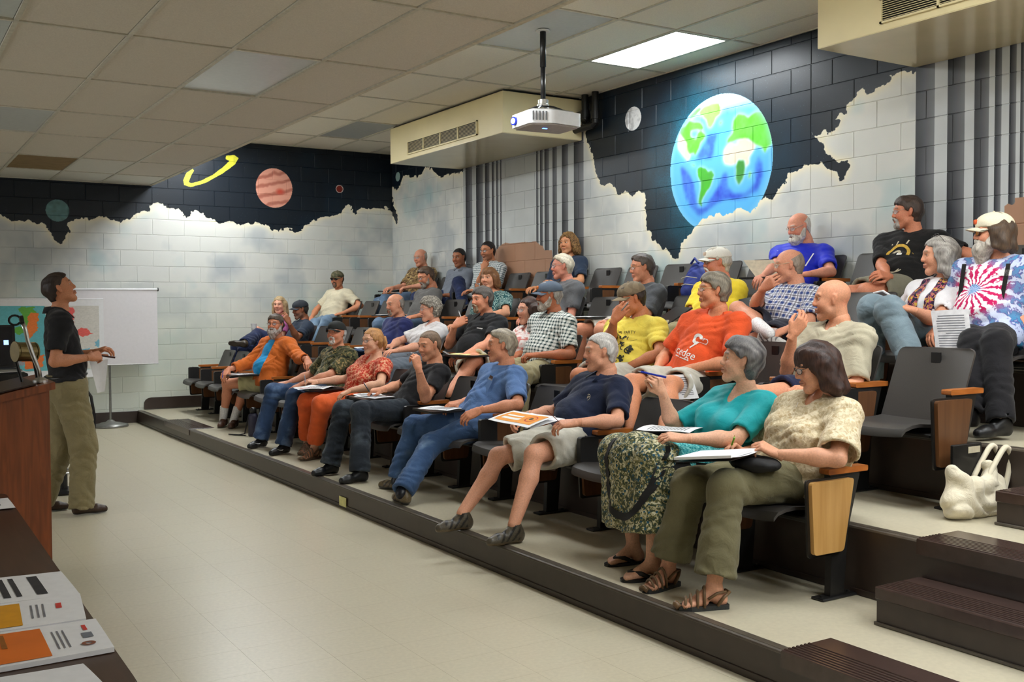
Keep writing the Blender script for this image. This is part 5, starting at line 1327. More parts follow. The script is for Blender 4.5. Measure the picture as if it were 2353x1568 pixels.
# lettering and simple print shapes for clothes, caps and paper
def glyphs(text, size, spacing=1.0, bold=False):
    cu = bpy.data.curves.new('lettering', 'FONT'); cu.body = text; cu.size = size; cu.align_x = 'CENTER'; cu.align_y = 'CENTER'; cu.space_character = spacing; cu.resolution_u = 2
    if bold: cu.offset = size * .018
    o = bpy.data.objects.new('lettering', cu); COL.objects.link(o); dg = bpy.context.evaluated_depsgraph_get(); me = bpy.data.meshes.new_from_object(o.evaluated_get(dg))
    V = [(v.co.x, v.co.y) for v in me.vertices]; P = [list(p.vertices) for p in me.polygons]
    bpy.data.objects.remove(o); bpy.data.curves.remove(cu); bpy.data.meshes.remove(me); return V, P
def ring2(cx, cy, r0, r1, a0=0., a1=6.2832, n=28):
    V = []; P = []
    for i in range(n + 1):
        a = a0 + (a1 - a0) * i / n; V += [(cx + r0 * math.cos(a), cy + r0 * math.sin(a)), (cx + r1 * math.cos(a), cy + r1 * math.sin(a))]
    for i in range(n): P.append([2 * i, 2 * i + 1, 2 * i + 3, 2 * i + 2])
    return V, P
def strip(x0, x1, w0, w1, y0, y1, n=26, m=4):
    V = [(x0 + (x1 - x0) * i / n + (w0 + (w1 - w0) * i / n) * (j / m - .5), y0 + (y1 - y0) * i / n) for i in range(n + 1) for j in range(m + 1)]
    return V, [[i * (m + 1) + j, i * (m + 1) + j + 1, (i + 1) * (m + 1) + j + 1, (i + 1) * (m + 1) + j] for i in range(n) for j in range(m)]
def shift(VP, dx, dy, sx=1., rot=0.):
    V, P = VP; c, s = math.cos(rot), math.sin(rot); return [(dx + sx * (c * a - s * b), dy + sx * (s * a + c * b)) for a, b in V], P
def joinvp(*L):
    V = []; P = []
    for v, p in L: P += [[i + len(V) for i in q] for q in p]; V += list(v)
    return V, P

# joints of every seated figure, in metres
POSE = {
 'beige': {'head':[3.72,3.289,1.17],'pel':[3.65,3.37,0.655],'shc':[3.745,3.305,0.955],'SL':[3.745,3.143,0.955],'SR':[3.745,3.466,0.955],'HL':[3.63,3.275,0.655],'HR':[3.63,3.465,0.655],'EL':[3.56,3.023,0.79],'WL':[3.385,3.208,0.803],'DL':[3.335,3.265,0.842],'KL':[3.189,3.323,0.654],'AL':[3.063,3.264,0.255],'TL':[2.88,3.336,0.185],'ER':[3.76,3.638,0.741],'WR':[3.518,3.559,0.759],'DR':[3.443,3.56,0.798],'KR':[3.196,3.567,0.632],'AR':[3.118,3.628,0.255],'TR':[2.899,3.589,0.185],'fd':[-0.814,0.48,-0.326]},
 'teal': {'head':[3.72,3.771,1.176],'pel':[3.65,3.88,0.655],'shc':[3.745,3.793,0.961],'SL':[3.745,3.636,0.961],'SR':[3.745,3.95,0.961],'HL':[3.63,3.785,0.655],'HR':[3.63,3.975,0.655],'EL':[3.513,3.598,0.817],'WL':[3.274,3.685,0.829],'DL':[3.21,3.741,0.838],'KL':[3.193,3.801,0.709],'AL':[3.139,3.762,0.255],'TL':[3.018,3.808,0.185],'ER':[3.555,4.093,0.822],'WR':[3.411,4.014,1.018],'DR':[3.365,4.01,1.088],'KR':[3.229,4.128,0.703],'AR':[3.259,4.06,0.255],'TR':[3.075,4.089,0.185],'fd':[-0.82,0.566,0.087]},
 'polo': {'head':[3.72,4.944,1.18],'pel':[3.62,5.04,0.655],'shc':[3.737,4.964,0.965],'SL':[3.737,4.788,0.965],'SR':[3.737,5.139,0.965],'HL':[3.6,4.945,0.655],'HR':[3.6,5.135,0.655],'EL':[3.591,4.617,0.807],'WL':[3.339,4.661,0.809],'DL':[3.269,4.708,0.802],'KL':[3.17,4.833,0.623],'AL':[2.983,4.76,0.255],'TL':[2.75,4.75,0.185],'ER':[3.661,5.344,0.799],'WR':[3.412,5.289,0.791],'DR':[3.332,5.302,0.765],'KR':[3.184,5.25,0.559],'AR':[2.91,5.207,0.255],'TR':[2.679,5.223,0.185],'fd':[-0.93,0.356,-0.087]},
 'bluetee': {'head':[3.72,6.081,1.185],'pel':[3.59,6.16,0.655],'shc':[3.73,6.096,0.97],'SL':[3.73,5.925,0.97],'SR':[3.73,6.267,0.97],'HL':[3.57,6.065,0.655],'HR':[3.57,6.255,0.655],'EL':[3.626,5.726,0.812],'WL':[3.405,5.849,0.775],'DL':[3.336,5.883,0.741],'KL':[3.263,6.275,0.512],'AL':[2.973,6.107,0.255],'TL':[2.998,6.707,0.185],'ER':[3.756,6.477,0.794],'WR':[3.541,6.34,0.784],'DR':[3.458,6.355,0.772],'KR':[3.303,6.606,0.604],'AR':[3.171,6.604,0.255],'TR':[3.09,6.775,0.185],'fd':[-0.903,0.43,-0.017]},
 'blacktee': {'head':[3.72,7.165,1.155],'pel':[3.6,7.27,0.655],'shc':[3.732,7.186,0.94],'SL':[3.732,7.01,0.94],'SR':[3.732,7.362,0.94],'HL':[3.58,7.175,0.655],'HR':[3.58,7.365,0.655],'EL':[3.545,6.898,0.774],'WL':[3.452,6.827,1.0],'DL':[3.435,6.84,1.083],'KL':[3.133,7.155,0.677],'AL':[3.079,7.066,0.255],'TL':[2.829,7.036,0.185],'ER':[3.652,7.592,0.814],'WR':[3.446,7.442,0.808],'DR':[3.369,7.476,0.8],'KR':[3.144,7.536,0.655],'AR':[3.029,7.512,0.255],'TR':[2.801,7.476,0.185],'fd':[-0.951,-0.212,-0.225]},
 'red': {'head':[3.72,8.24,1.161],'pel':[3.65,8.38,0.655],'shc':[3.745,8.268,0.946],'SL':[3.767,8.113,0.946],'SR':[3.723,8.423,0.946],'HL':[3.63,8.285,0.655],'HR':[3.63,8.475,0.655],'EL':[3.64,7.911,0.809],'WL':[3.408,8.005,0.762],'DL':[3.335,8.031,0.726],'KL':[3.227,8.184,0.641],'AL':[3.234,8.392,0.255],'TL':[3.095,8.317,0.185],'ER':[3.64,8.647,0.81],'WR':[3.403,8.738,0.793],'DR':[3.323,8.768,0.8],'KR':[3.246,8.579,0.628],'AR':[3.308,8.755,0.255],'TR':[3.195,8.628,0.185],'fd':[-0.979,-0.185,-0.087]},
 'camo': {'head':[3.72,9.056,1.21],'pel':[3.65,9.056,0.655],'shc':[3.745,9.056,0.995],'SL':[3.775,8.887,0.995],'SR':[3.715,9.224,0.995],'HL':[3.63,8.961,0.655],'HR':[3.63,9.151,0.655],'EL':[3.555,8.818,0.844],'WL':[3.325,8.897,0.768],'DL':[3.25,8.921,0.735],'KL':[3.216,8.813,0.662],'AL':[3.111,8.816,0.255],'TL':[2.835,8.675,0.185],'ER':[3.605,9.404,0.819],'WR':[3.361,9.383,0.746],'DR':[3.281,9.41,0.737],'KR':[3.196,9.327,0.675],'AR':[3.083,9.353,0.255],'TR':[2.814,9.217,0.185],'fd':[-0.811,-0.582,0.052]},
 'orangejkt': {'head':[3.72,10.759,1.269],'pel':[3.65,10.759,0.655],'shc':[3.745,10.759,1.054],'SL':[3.807,10.59,1.054],'SR':[3.683,10.929,1.054],'HL':[3.63,10.664,0.655],'HR':[3.63,10.854,0.655],'EL':[3.832,10.344,0.934],'WL':[3.822,10.089,0.927],'DL':[3.814,10.021,0.876],'KL':[3.471,11.071,0.582],'AL':[3.352,11.073,0.255],'TL':[3.045,10.558,0.185],'ER':[3.493,10.979,0.862],'WR':[3.251,10.933,0.797],'DR':[3.193,10.899,0.745],'KR':[3.294,11.118,0.635],'AR':[3.279,11.229,0.255],'TR':[2.913,10.646,0.185],'fd':[-0.708,-0.706,0.017]},
 'baldtan': {'head':[4.58,3.936,1.486],'pel':[4.51,3.936,0.965],'shc':[4.605,3.936,1.271],'SL':[4.605,3.756,1.271],'SR':[4.605,4.117,1.271],'HL':[4.49,3.841,0.965],'HR':[4.49,4.031,0.965],'EL':[4.515,3.711,1.021],'WL':[4.277,3.803,1.015],'DL':[4.198,3.834,1.014],'KL':[4.053,3.801,0.929],'AL':[4.008,3.801,0.548],'TL':[3.838,3.771,0.498],'ER':[4.405,4.105,1.083],'WR':[4.332,3.994,1.301],'DR':[4.366,3.959,1.37],'KR':[4.051,4.001,0.972],'AR':[4.002,4.001,0.564],'TR':[3.832,4.031,0.514],'fd':[-0.725,0.684,-0.087]},
 'orangetee': {'head':[4.58,4.889,1.551],'pel':[4.51,5.01,0.965],'shc':[4.605,4.913,1.336],'SL':[4.637,4.731,1.336],'SR':[4.573,5.095,1.336],'HL':[4.49,4.915,0.965],'HR':[4.49,5.105,0.965],'EL':[4.5,4.647,1.113],'WL':[4.308,4.81,1.074],'DL':[4.243,4.863,1.055],'KL':[4.088,4.738,0.983],'AL':[3.837,4.503,0.759],'TL':[3.667,4.473,0.709],'ER':[4.487,5.253,1.128],'WR':[4.29,5.108,1.055],'DR':[4.215,5.075,1.031],'KR':[4.052,5.068,0.978],'AR':[3.845,4.818,0.728],'TR':[3.675,4.848,0.678],'fd':[-0.919,0.393,-0.017]},
 'yellowtee': {'head':[4.58,5.719,1.508],'pel':[4.51,5.66,0.965],'shc':[4.605,5.707,1.293],'SL':[4.658,5.545,1.293],'SR':[4.552,5.87,1.293],'HL':[4.49,5.565,0.965],'HR':[4.49,5.755,0.965],'EL':[4.534,5.353,1.141],'WL':[4.345,5.494,1.042],'DL':[4.268,5.526,1.029],'KL':[4.07,5.434,0.978],'AL':[4.021,5.434,0.571],'TL':[3.851,5.404,0.521],'ER':[4.358,5.692,1.215],'WR':[4.264,5.511,1.368],'DR':[4.306,5.479,1.435],'KR':[4.064,5.646,0.986],'AR':[4.015,5.646,0.579],'TR':[3.845,5.676,0.529],'fd':[-0.906,0.272,-0.326]},
 'plaidcap': {'head':[4.58,6.762,1.538],'pel':[4.51,6.762,0.965],'shc':[4.605,6.762,1.323],'SL':[4.629,6.593,1.323],'SR':[4.581,6.931,1.323],'HL':[4.49,6.667,0.965],'HR':[4.49,6.857,0.965],'EL':[4.574,6.457,1.09],'WL':[4.361,6.597,1.087],'DL':[4.29,6.643,1.087],'KL':[4.115,6.437,0.951],'AL':[4.067,6.437,0.548],'TL':[3.897,6.407,0.498],'ER':[4.623,7.128,1.136],'WR':[4.433,6.965,1.085],'DR':[4.358,6.93,1.068],'KR':[4.082,6.693,0.978],'AR':[4.033,6.693,0.571],'TR':[3.863,6.723,0.521],'fd':[-0.935,0.343,-0.087]},
 'floral': {'head':[4.6,7.092,1.424],'pel':[4.51,7.092,0.965],'shc':[4.62,7.092,1.209],'SL':[4.62,6.94,1.209],'SR':[4.62,7.244,1.209],'HL':[4.49,6.997,0.965],'HR':[4.49,7.187,0.965],'EL':[4.53,6.895,0.959],'WL':[4.292,6.987,0.953],'DL':[4.213,7.018,0.951],'KL':[4.052,6.953,0.956],'AL':[4.003,6.953,0.549],'TL':[3.833,6.923,0.499],'ER':[4.53,7.289,0.959],'WR':[4.292,7.196,0.953],'DR':[4.213,7.165,0.951],'KR':[4.052,7.23,0.956],'AR':[4.003,7.23,0.549],'TR':[3.833,7.26,0.499],'fd':[-0.992,0.086,-0.087]},
 'blackpolo': {'head':[4.58,7.813,1.519],'pel':[4.51,7.813,0.965],'shc':[4.605,7.813,1.304],'SL':[4.643,7.637,1.304],'SR':[4.567,7.99,1.304],'HL':[4.49,7.718,0.965],'HR':[4.49,7.908,0.965],'EL':[4.454,7.513,1.146],'WL':[4.218,7.509,1.05],'DL':[4.134,7.508,1.038],'KL':[4.238,7.362,1.019],'AL':[3.934,7.258,0.763],'TL':[3.764,7.228,0.713],'ER':[4.386,8.079,1.118],'WR':[4.357,7.902,1.298],'DR':[4.42,7.866,1.342],'KR':[4.271,7.531,0.911],'AR':[4.227,7.531,0.548],'TR':[4.057,7.561,0.498],'fd':[-0.991,-0.063,-0.122]},
 'whitecurly': {'head':[4.58,8.807,1.434],'pel':[4.51,8.807,0.965],'shc':[4.605,8.807,1.219],'SL':[4.605,8.651,1.219],'SR':[4.605,8.964,1.219],'HL':[4.49,8.712,0.965],'HR':[4.49,8.902,0.965],'EL':[4.368,8.581,1.098],'WL':[4.116,8.579,1.06],'DL':[4.033,8.561,1.055],'KL':[4.079,8.568,0.905],'AL':[4.036,8.568,0.548],'TL':[3.866,8.538,0.498],'ER':[4.37,9.074,1.126],'WR':[4.207,8.881,1.093],'DR':[4.126,8.854,1.091],'KR':[4.068,8.78,0.936],'AR':[4.022,8.78,0.548],'TR':[3.852,8.81,0.498],'fd':[-0.965,0.231,-0.122]},
 'navybald': {'head':[4.58,9.578,1.479],'pel':[4.51,9.578,0.965],'shc':[4.605,9.578,1.264],'SL':[4.605,9.398,1.264],'SR':[4.605,9.759,1.264],'HL':[4.49,9.483,0.965],'HR':[4.49,9.673,0.965],'EL':[4.515,9.353,1.014],'WL':[4.277,9.445,1.009],'DL':[4.198,9.476,1.007],'KL':[4.052,9.44,0.956],'AL':[4.003,9.44,0.549],'TL':[3.833,9.41,0.499],'ER':[4.515,9.804,1.014],'WR':[4.277,9.712,1.009],'DR':[4.198,9.681,1.007],'KR':[4.052,9.717,0.956],'AR':[4.003,9.717,0.549],'TR':[3.833,9.747,0.499],'fd':[-0.977,-0.145,-0.156]},
 'darkcap': {'head':[4.58,12.314,1.429],'pel':[4.51,12.314,0.965],'shc':[4.605,12.314,1.214],'SL':[4.605,12.143,1.214],'SR':[4.605,12.485,1.214],'HL':[4.49,12.219,0.965],'HR':[4.49,12.409,0.965],'EL':[4.412,11.991,1.091],'WL':[4.276,11.885,1.279],'DL':[4.24,11.898,1.355],'KL':[4.071,12.355,0.966],'AL':[3.867,12.193,0.65],'TL':[3.697,12.163,0.6],'ER':[4.515,12.53,0.964],'WR':[4.277,12.438,0.958],'DR':[4.198,12.407,0.957],'KR':[4.086,12.483,1.123],'AR':[3.825,12.178,1.04],'TR':[3.633,12.234,1.033],'fd':[-0.98,-0.062,-0.191]},
 'blond': {'head':[4.58,13.084,1.491],'pel':[4.51,13.084,0.965],'shc':[4.605,13.084,1.276],'SL':[4.605,12.937,1.276],'SR':[4.605,13.231,1.276],'HL':[4.49,12.989,0.965],'HR':[4.49,13.179,0.965],'EL':[4.515,12.892,1.026],'WL':[4.277,12.984,1.021],'DL':[4.198,13.015,1.019],'KL':[4.052,12.945,0.956],'AL':[4.003,12.945,0.549],'TL':[3.833,12.915,0.499],'ER':[4.428,13.172,1.074],'WR':[4.296,12.979,1.177],'DR':[4.232,12.926,1.195],'KR':[4.052,13.223,0.956],'AR':[4.003,13.223,0.549],'TR':[3.833,13.253,0.499],'fd':[-0.631,-0.771,-0.087]},
 'tiedye': {'head':[5.44,3.52,1.862],'pel':[5.37,3.52,1.275],'shc':[5.465,3.52,1.647],'SL':[5.484,3.341,1.647],'SR':[5.446,3.7,1.647],'HL':[5.35,3.425,1.275],'HR':[5.35,3.615,1.275],'EL':[5.492,3.301,1.375],'WL':[5.26,3.392,1.323],'DL':[5.195,3.441,1.297],'KL':[4.975,3.196,1.256],'AL':[4.837,3.078,0.888],'TL':[4.664,3.106,0.792],'ER':[5.452,3.839,1.41],'WR':[5.235,3.742,1.318],'DR':[5.16,3.717,1.287],'KR':[5.004,3.344,1.251],'AR':[4.788,3.228,0.923],'TR':[4.618,3.258,0.873],'fd':[-0.678,0.73,-0.087]},
 'grayhair': {'head':[5.44,3.87,1.748],'pel':[5.37,3.87,1.275],'shc':[5.465,3.87,1.533],'SL':[5.465,3.713,1.533],'SR':[5.465,4.027,1.533],'HL':[5.35,3.775,1.275],'HR':[5.35,3.965,1.275],'EL':[5.251,3.754,1.366],'WL':[5.006,3.731,1.432],'DL':[4.957,3.795,1.461],'KL':[5.014,4.009,1.438],'AL':[5.1,4.089,1.045],'TL':[4.93,4.059,0.995],'ER':[5.598,4.24,1.421],'WR':[5.365,4.143,1.458],'DR':[5.289,4.122,1.49],'KR':[4.955,3.841,1.425],'AR':[4.926,3.629,1.076],'TR':[4.756,3.659,1.026],'fd':[-0.734,0.674,-0.087]},
 'plaid': {'head':[5.44,5.055,1.733],'pel':[5.37,5.055,1.275],'shc':[5.465,5.055,1.518],'SL':[5.483,4.885,1.518],'SR':[5.447,5.225,1.518],'HL':[5.35,4.96,1.275],'HR':[5.35,5.15,1.275],'EL':[5.314,4.755,1.344],'WL':[5.064,4.751,1.296],'DL':[4.981,4.749,1.274],'KL':[4.923,4.865,1.225],'AL':[4.879,4.865,0.858],'TL':[4.709,4.835,0.808],'ER':[5.193,5.133,1.468],'WR':[5.074,4.936,1.577],'DR':[5.076,4.86,1.616],'KR':[4.951,5.053,1.433],'AR':[4.836,4.684,1.295],'TR':[4.824,4.49,1.25],'fd':[-0.788,0.596,-0.156]},
 'whitecap': {'head':[5.44,5.77,1.782],'pel':[5.37,5.77,1.275],'shc':[5.465,5.77,1.567],'SL':[5.465,5.589,1.567],'SR':[5.465,5.95,1.567],'HL':[5.35,5.675,1.275],'HR':[5.35,5.865,1.275],'EL':[5.375,5.544,1.317],'WL':[5.137,5.637,1.312],'DL':[5.058,5.667,1.31],'KL':[4.912,5.631,1.266],'AL':[4.863,5.631,0.859],'TL':[4.693,5.601,0.809],'ER':[5.271,5.9,1.378],'WR':[5.199,5.677,1.278],'DR':[5.173,5.611,1.232],'KR':[4.912,5.908,1.266],'AR':[4.863,5.908,0.859],'TR':[4.693,5.938,0.809],'fd':[-0.885,0.457,-0.087]},
 'greyglass': {'head':[5.44,6.661,1.773],'pel':[5.37,6.661,1.275],'shc':[5.465,6.661,1.558],'SL':[5.465,6.49,1.558],'SR':[5.465,6.832,1.558],'HL':[5.35,6.566,1.275],'HR':[5.35,6.756,1.275],'EL':[5.289,6.449,1.351],'WL':[5.056,6.546,1.317],'DL':[4.973,6.54,1.336],'KL':[4.912,6.523,1.266],'AL':[4.863,6.523,0.859],'TL':[4.693,6.493,0.809],'ER':[5.375,6.877,1.308],'WR':[5.137,6.785,1.303],'DR':[5.058,6.754,1.301],'KR':[4.912,6.8,1.266],'AR':[4.863,6.8,0.859],'TR':[4.693,6.83,0.809],'fd':[-0.933,0.325,-0.156]},
 'whitehair': {'head':[5.44,7.815,1.824],'pel':[5.37,7.815,1.275],'shc':[5.465,7.815,1.609],'SL':[5.465,7.635,1.609],'SR':[5.465,7.996,1.609],'HL':[5.35,7.72,1.275],'HR':[5.35,7.91,1.275],'EL':[5.375,7.59,1.359],'WL':[5.137,7.682,1.354],'DL':[5.058,7.713,1.352],'KL':[4.912,7.677,1.266],'AL':[4.863,7.677,0.859],'TL':[4.693,7.647,0.809],'ER':[5.375,8.041,1.359],'WR':[5.137,7.948,1.354],'DR':[5.058,7.918,1.352],'KR':[4.912,7.954,1.266],'AR':[4.863,7.954,0.859],'TR':[4.693,7.984,0.809],'fd':[-0.918,0.387,-0.087]},
 'paisley': {'head':[5.36,9.002,1.745],'pel':[5.37,9.002,1.275],'shc':[5.405,9.002,1.53],'SL':[5.459,8.854,1.53],'SR':[5.351,9.149,1.53],'HL':[5.35,8.907,1.275],'HR':[5.35,9.097,1.275],'EL':[5.341,8.645,1.396],'WL':[5.106,8.545,1.39],'DL':[5.026,8.518,1.382],'KL':[4.912,8.863,1.266],'AL':[4.863,8.863,0.859],'TL':[4.693,8.833,0.809],'ER':[5.261,9.194,1.28],'WR':[5.024,9.102,1.275],'DR':[4.945,9.071,1.273],'KR':[4.912,9.14,1.266],'AR':[4.863,9.14,0.859],'TR':[4.693,9.17,0.809],'fd':[-0.869,-0.486,-0.087]},
 'greybeard': {'head':[5.44,10.553,1.805],'pel':[5.37,10.553,1.275],'shc':[5.465,10.553,1.59],'SL':[5.465,10.382,1.59],'SR':[5.465,10.724,1.59],'HL':[5.35,10.458,1.275],'HR':[5.35,10.648,1.275],'EL':[5.385,10.199,1.401],'WL':[5.135,10.219,1.359],'DL':[5.051,10.212,1.346],'KL':[4.912,10.414,1.266],'AL':[4.863,10.414,0.859],'TL':[4.693,10.384,0.809],'ER':[5.375,10.769,1.34],'WR':[5.137,10.677,1.335],'DR':[5.058,10.646,1.333],'KR':[4.912,10.692,1.266],'AR':[4.863,10.692,0.859],'TR':[4.693,10.722,0.809],'fd':[-0.92,-0.012,-0.391]},
 'beigecap': {'head':[5.44,13.193,1.84],'pel':[5.37,13.193,1.275],'shc':[5.465,13.193,1.625],'SL':[5.515,13.02,1.625],'SR':[5.415,13.367,1.625],'HL':[5.35,13.098,1.275],'HR':[5.35,13.288,1.275],'EL':[5.614,12.807,1.482],'WL':[5.396,12.898,1.387],'DL':[5.319,12.929,1.368],'KL':[5.105,12.733,1.283],'AL':[4.902,12.795,0.932],'TL':[4.732,12.765,0.882],'ER':[5.232,13.438,1.433],'WR':[5.089,13.256,1.326],'DR':[5.047,13.211,1.268],'KR':[5.037,12.98,1.241],'AR':[4.821,12.818,0.933],'TR':[4.651,12.848,0.883],'fd':[-0.789,-0.608,-0.087]},
 'blacktee4': {'head':[6.25,4.705,2.11],'pel':[6.23,4.705,1.585],'shc':[6.288,4.705,1.895],'SL':[6.327,4.519,1.895],'SR':[6.248,4.891,1.895],'HL':[6.21,4.61,1.585],'HR':[6.21,4.8,1.585],'EL':[6.37,4.316,1.812],'WL':[6.36,4.18,1.748],'DL':[6.354,4.103,1.711],'KL':[5.776,4.672,1.554],'AL':[5.729,4.672,1.168],'TL':[5.559,4.642,1.118],'ER':[6.056,4.77,1.74],'WR':[5.896,4.59,1.657],'DR':[5.812,4.588,1.67],'KR':[5.772,4.798,1.54],'AR':[5.728,4.798,1.168],'TR':[5.558,4.828,1.118],'fd':[-0.795,0.6,-0.087]},
 'jersey': {'head':[6.3,5.751,2.078],'pel':[6.23,5.751,1.585],'shc':[6.325,5.751,1.863],'SL':[6.382,5.574,1.863],'SR':[6.268,5.927,1.863],'HL':[6.21,5.656,1.585],'HR':[6.21,5.846,1.585],'EL':[6.251,5.382,1.716],'WL':[5.997,5.386,1.696],'DL':[5.913,5.4,1.689],'KL':[5.772,5.612,1.576],'AL':[5.723,5.612,1.169],'TL':[5.553,5.582,1.119],'ER':[6.059,5.77,1.777],'WR':[5.836,5.691,1.683],'DR':[5.759,5.661,1.661],'KR':[5.772,5.889,1.576],'AR':[5.723,5.889,1.169],'TR':[5.553,5.919,1.119],'fd':[-0.937,0.125,-0.326]},
 'teen': {'head':[6.33,8.988,2.126],'pel':[6.23,8.988,1.585],'shc':[6.348,8.988,1.911],'SL':[6.391,8.837,1.911],'SR':[6.304,9.138,1.911],'HL':[6.21,8.893,1.585],'HR':[6.21,9.083,1.585],'EL':[6.267,8.672,1.729],'WL':[6.023,8.732,1.683],'DL':[5.96,8.774,1.721],'KL':[5.772,8.849,1.576],'AL':[5.723,8.849,1.169],'TL':[5.553,8.819,1.119],'ER':[6.214,9.183,1.661],'WR':[5.977,9.091,1.656],'DR':[5.897,9.06,1.654],'KR':[5.772,9.126,1.576],'AR':[5.723,9.126,1.169],'TR':[5.553,9.156,1.119],'fd':[-0.933,-0.355,-0.052]},
 'fist': {'head':[6.3,10.608,2.124],'pel':[6.23,10.608,1.585],'shc':[6.325,10.608,1.909],'SL':[6.372,10.443,1.909],'SR':[6.278,10.772,1.909],'HL':[6.21,10.513,1.585],'HR':[6.21,10.703,1.585],'EL':[6.282,10.398,1.659],'WL':[6.045,10.491,1.654],'DL':[5.965,10.522,1.652],'KL':[5.772,10.469,1.576],'AL':[5.723,10.469,1.169],'TL':[5.553,10.439,1.119],'ER':[6.168,10.603,1.722],'WR':[6.123,10.422,1.897],'DR':[6.148,10.404,1.976],'KR':[5.772,10.747,1.576],'AR':[5.723,10.747,1.169],'TR':[5.553,10.777,1.119],'fd':[-0.943,-0.294,-0.156]},
 'young': {'head':[6.3,11.315,2.076],'pel':[6.23,11.315,1.585],'shc':[6.325,11.315,1.861],'SL':[6.368,11.164,1.861],'SR':[6.282,11.465,1.861],'HL':[6.21,11.22,1.585],'HR':[6.21,11.41,1.585],'EL':[6.278,11.119,1.611],'WL':[6.041,11.211,1.606],'DL':[5.961,11.242,1.604],'KL':[6.035,10.852,1.752],'AL':[5.944,10.576,1.464],'TL':[5.774,10.546,1.414],'ER':[6.192,11.51,1.611],'WR':[5.954,11.418,1.606],'DR':[5.875,11.387,1.604],'KR':[5.772,11.453,1.576],'AR':[5.723,11.453,1.169],'TR':[5.553,11.483,1.119],'fd':[-0.89,-0.413,-0.191]},
 'camobald': {'head':[6.3,12.383,2.122],'pel':[6.23,12.383,1.585],'shc':[6.325,12.383,1.907],'SL':[6.369,12.208,1.907],'SR':[6.281,12.558,1.907],'HL':[6.21,12.288,1.585],'HR':[6.21,12.478,1.585],'EL':[6.236,12.024,1.752],'WL':[6.008,12.135,1.725],'DL':[5.932,12.171,1.714],'KL':[5.787,12.407,1.555],'AL':[5.589,12.186,1.272],'TL':[5.419,12.156,1.222],'ER':[6.082,12.487,1.731],'WR':[5.862,12.36,1.715],'DR':[5.784,12.329,1.703],'KR':[5.814,12.658,1.52],'AR':[5.589,12.459,1.241],'TR':[5.419,12.489,1.191],'fd':[-0.939,-0.288,-0.191]}}

# ------------------------------------------------------------------ the audience
UPB = (0, -.2, 1.)
CAM_B = (-.6, -.75, .15)
SK1, SK2, SK3, SKT = (222, 164, 138), (208, 148, 118), (186, 124, 90), (228, 176, 150)
# front row, from the near aisle to the far wall
Pn = {}
Pn['beige'] = person('beige', 'woman in a cream patterned blouse and olive trousers writing on a notepad', female=True, skin=(220, 160, 132), brow=(60, 44, 36), wd=1.12, dp=1.1, belly=.45, bust=.55,
    hair=dict(style='bangs', t=.016, color=(46, 30, 26), color2=(70, 44, 34), lens=.10, seed=2), glasses=dict(color=(34, 30, 32), big=.95),
    shirt=dict(mat=cloth('cream_brocade', 'floral', (206, 188, 152), (222, 206, 172), (230, 216, 186), (196, 172, 132), s=1.4, fold=.010), slv=.88, puff=.022, sw=1.15, collar='open', g=.016, vneck=.03, fold=.006),
    legs=dict(kind='pants', mat=cloth('olive_cotton', 'plain', (112, 106, 78), fold=.010), flare=.03, drop=-.04, g=.012, fold=.006), shoes=dict(kind='sandal', color=(112, 86, 58), sole=(50, 52, 52)), hands=dict(L=(.75, .6, (.2, -.8, .6)), R=(.8, .8, (-.4, .2, .9))))
Pn['teal'] = person('teal', 'woman in a turquoise top and flowered skirt holding up a blue pen', female=True, skin=(226, 172, 146), brow=(120, 110, 104), wd=1.08, dp=1.05, belly=.35, bust=.6,
    hair=dict(style='full', t=.024, color=(132, 128, 126), color2=(62, 60, 62), seed=4, low=-.11), shirt=dict(mat=cloth('turquoise_jersey', 'plain', (28, 166, 172), rough=.6, weave=.0002, fold=.005), slv=.82, vneck=.07, neck=.070, g=.006, fold=.003, name='top'),
    legs=dict(kind='skirt', mat=cloth('flowered_skirt', 'floral', (60, 74, 60), (124, 116, 60), (206, 200, 168), (40, 84, 104), s=1.6, fold=.010), fold=.007), shoes=dict(kind='thong', color=(30, 27, 26)), hands=dict(L=(.35, .4, (0, -.5, .85)), R=(.95, .8, (-.2, -.8, .3))))
Pn['polo'] = person('polo', 'white-haired man in a navy polo shirt and khaki shorts holding an orange leaflet', skin=(222, 160, 134), brow=(190, 180, 170), wd=1.16, dp=1.14, belly=.8, wide=1.04, hair=dict(style='crew', t=.006, color=(214, 210, 204), color2=(170, 164, 158)),
    shirt=dict(mat=cloth('navy_pique', 'plain', (34, 42, 66)), slv=.80, collar='polo', g=.014), legs=dict(kind='shorts', mat=cloth('khaki_shorts', 'plain', (200, 196, 182), fold=.010), len=.84, g=.012), shoes=dict(kind='hiker', color=(82, 74, 60), color2=(36, 33, 30), sole=(98, 84, 62), lace=(30, 28, 28)), hands=dict(L=(.5, .6, (0, -.4, .9)), R=(.7, .7, (0, .3, .9))))
Pn['bluetee'] = person('bluetee', 'grey-haired man in a light blue pocket tee and jeans with legs stretched', skin=(214, 146, 116), brow=(150, 130, 112), wd=1.06, dp=1.0, belly=.3, hair=dict(style='short', t=.009, color=(178, 168, 148), color2=(128, 118, 104), seed=3),
    shirt=dict(mat=cloth('light_blue_cotton', 'plain', (92, 124, 174), fold=.009), slv=.84, g=.018, fold=.006, name='tee_shirt'), legs=dict(kind='pants', mat=cloth('blue_denim', 'denim', (64, 92, 132), (124, 150, 182), fold=.010), flare=.012), shoes=dict(kind='hiker', color=(106, 92, 66), color2=(60, 52, 42), sole=(58, 56, 52)), socks=dict(len=.13, color=(24, 26, 34)), hands=dict(L=(.4, .4, (0, -.6, .8)), R=(.45, .4, UPB)))
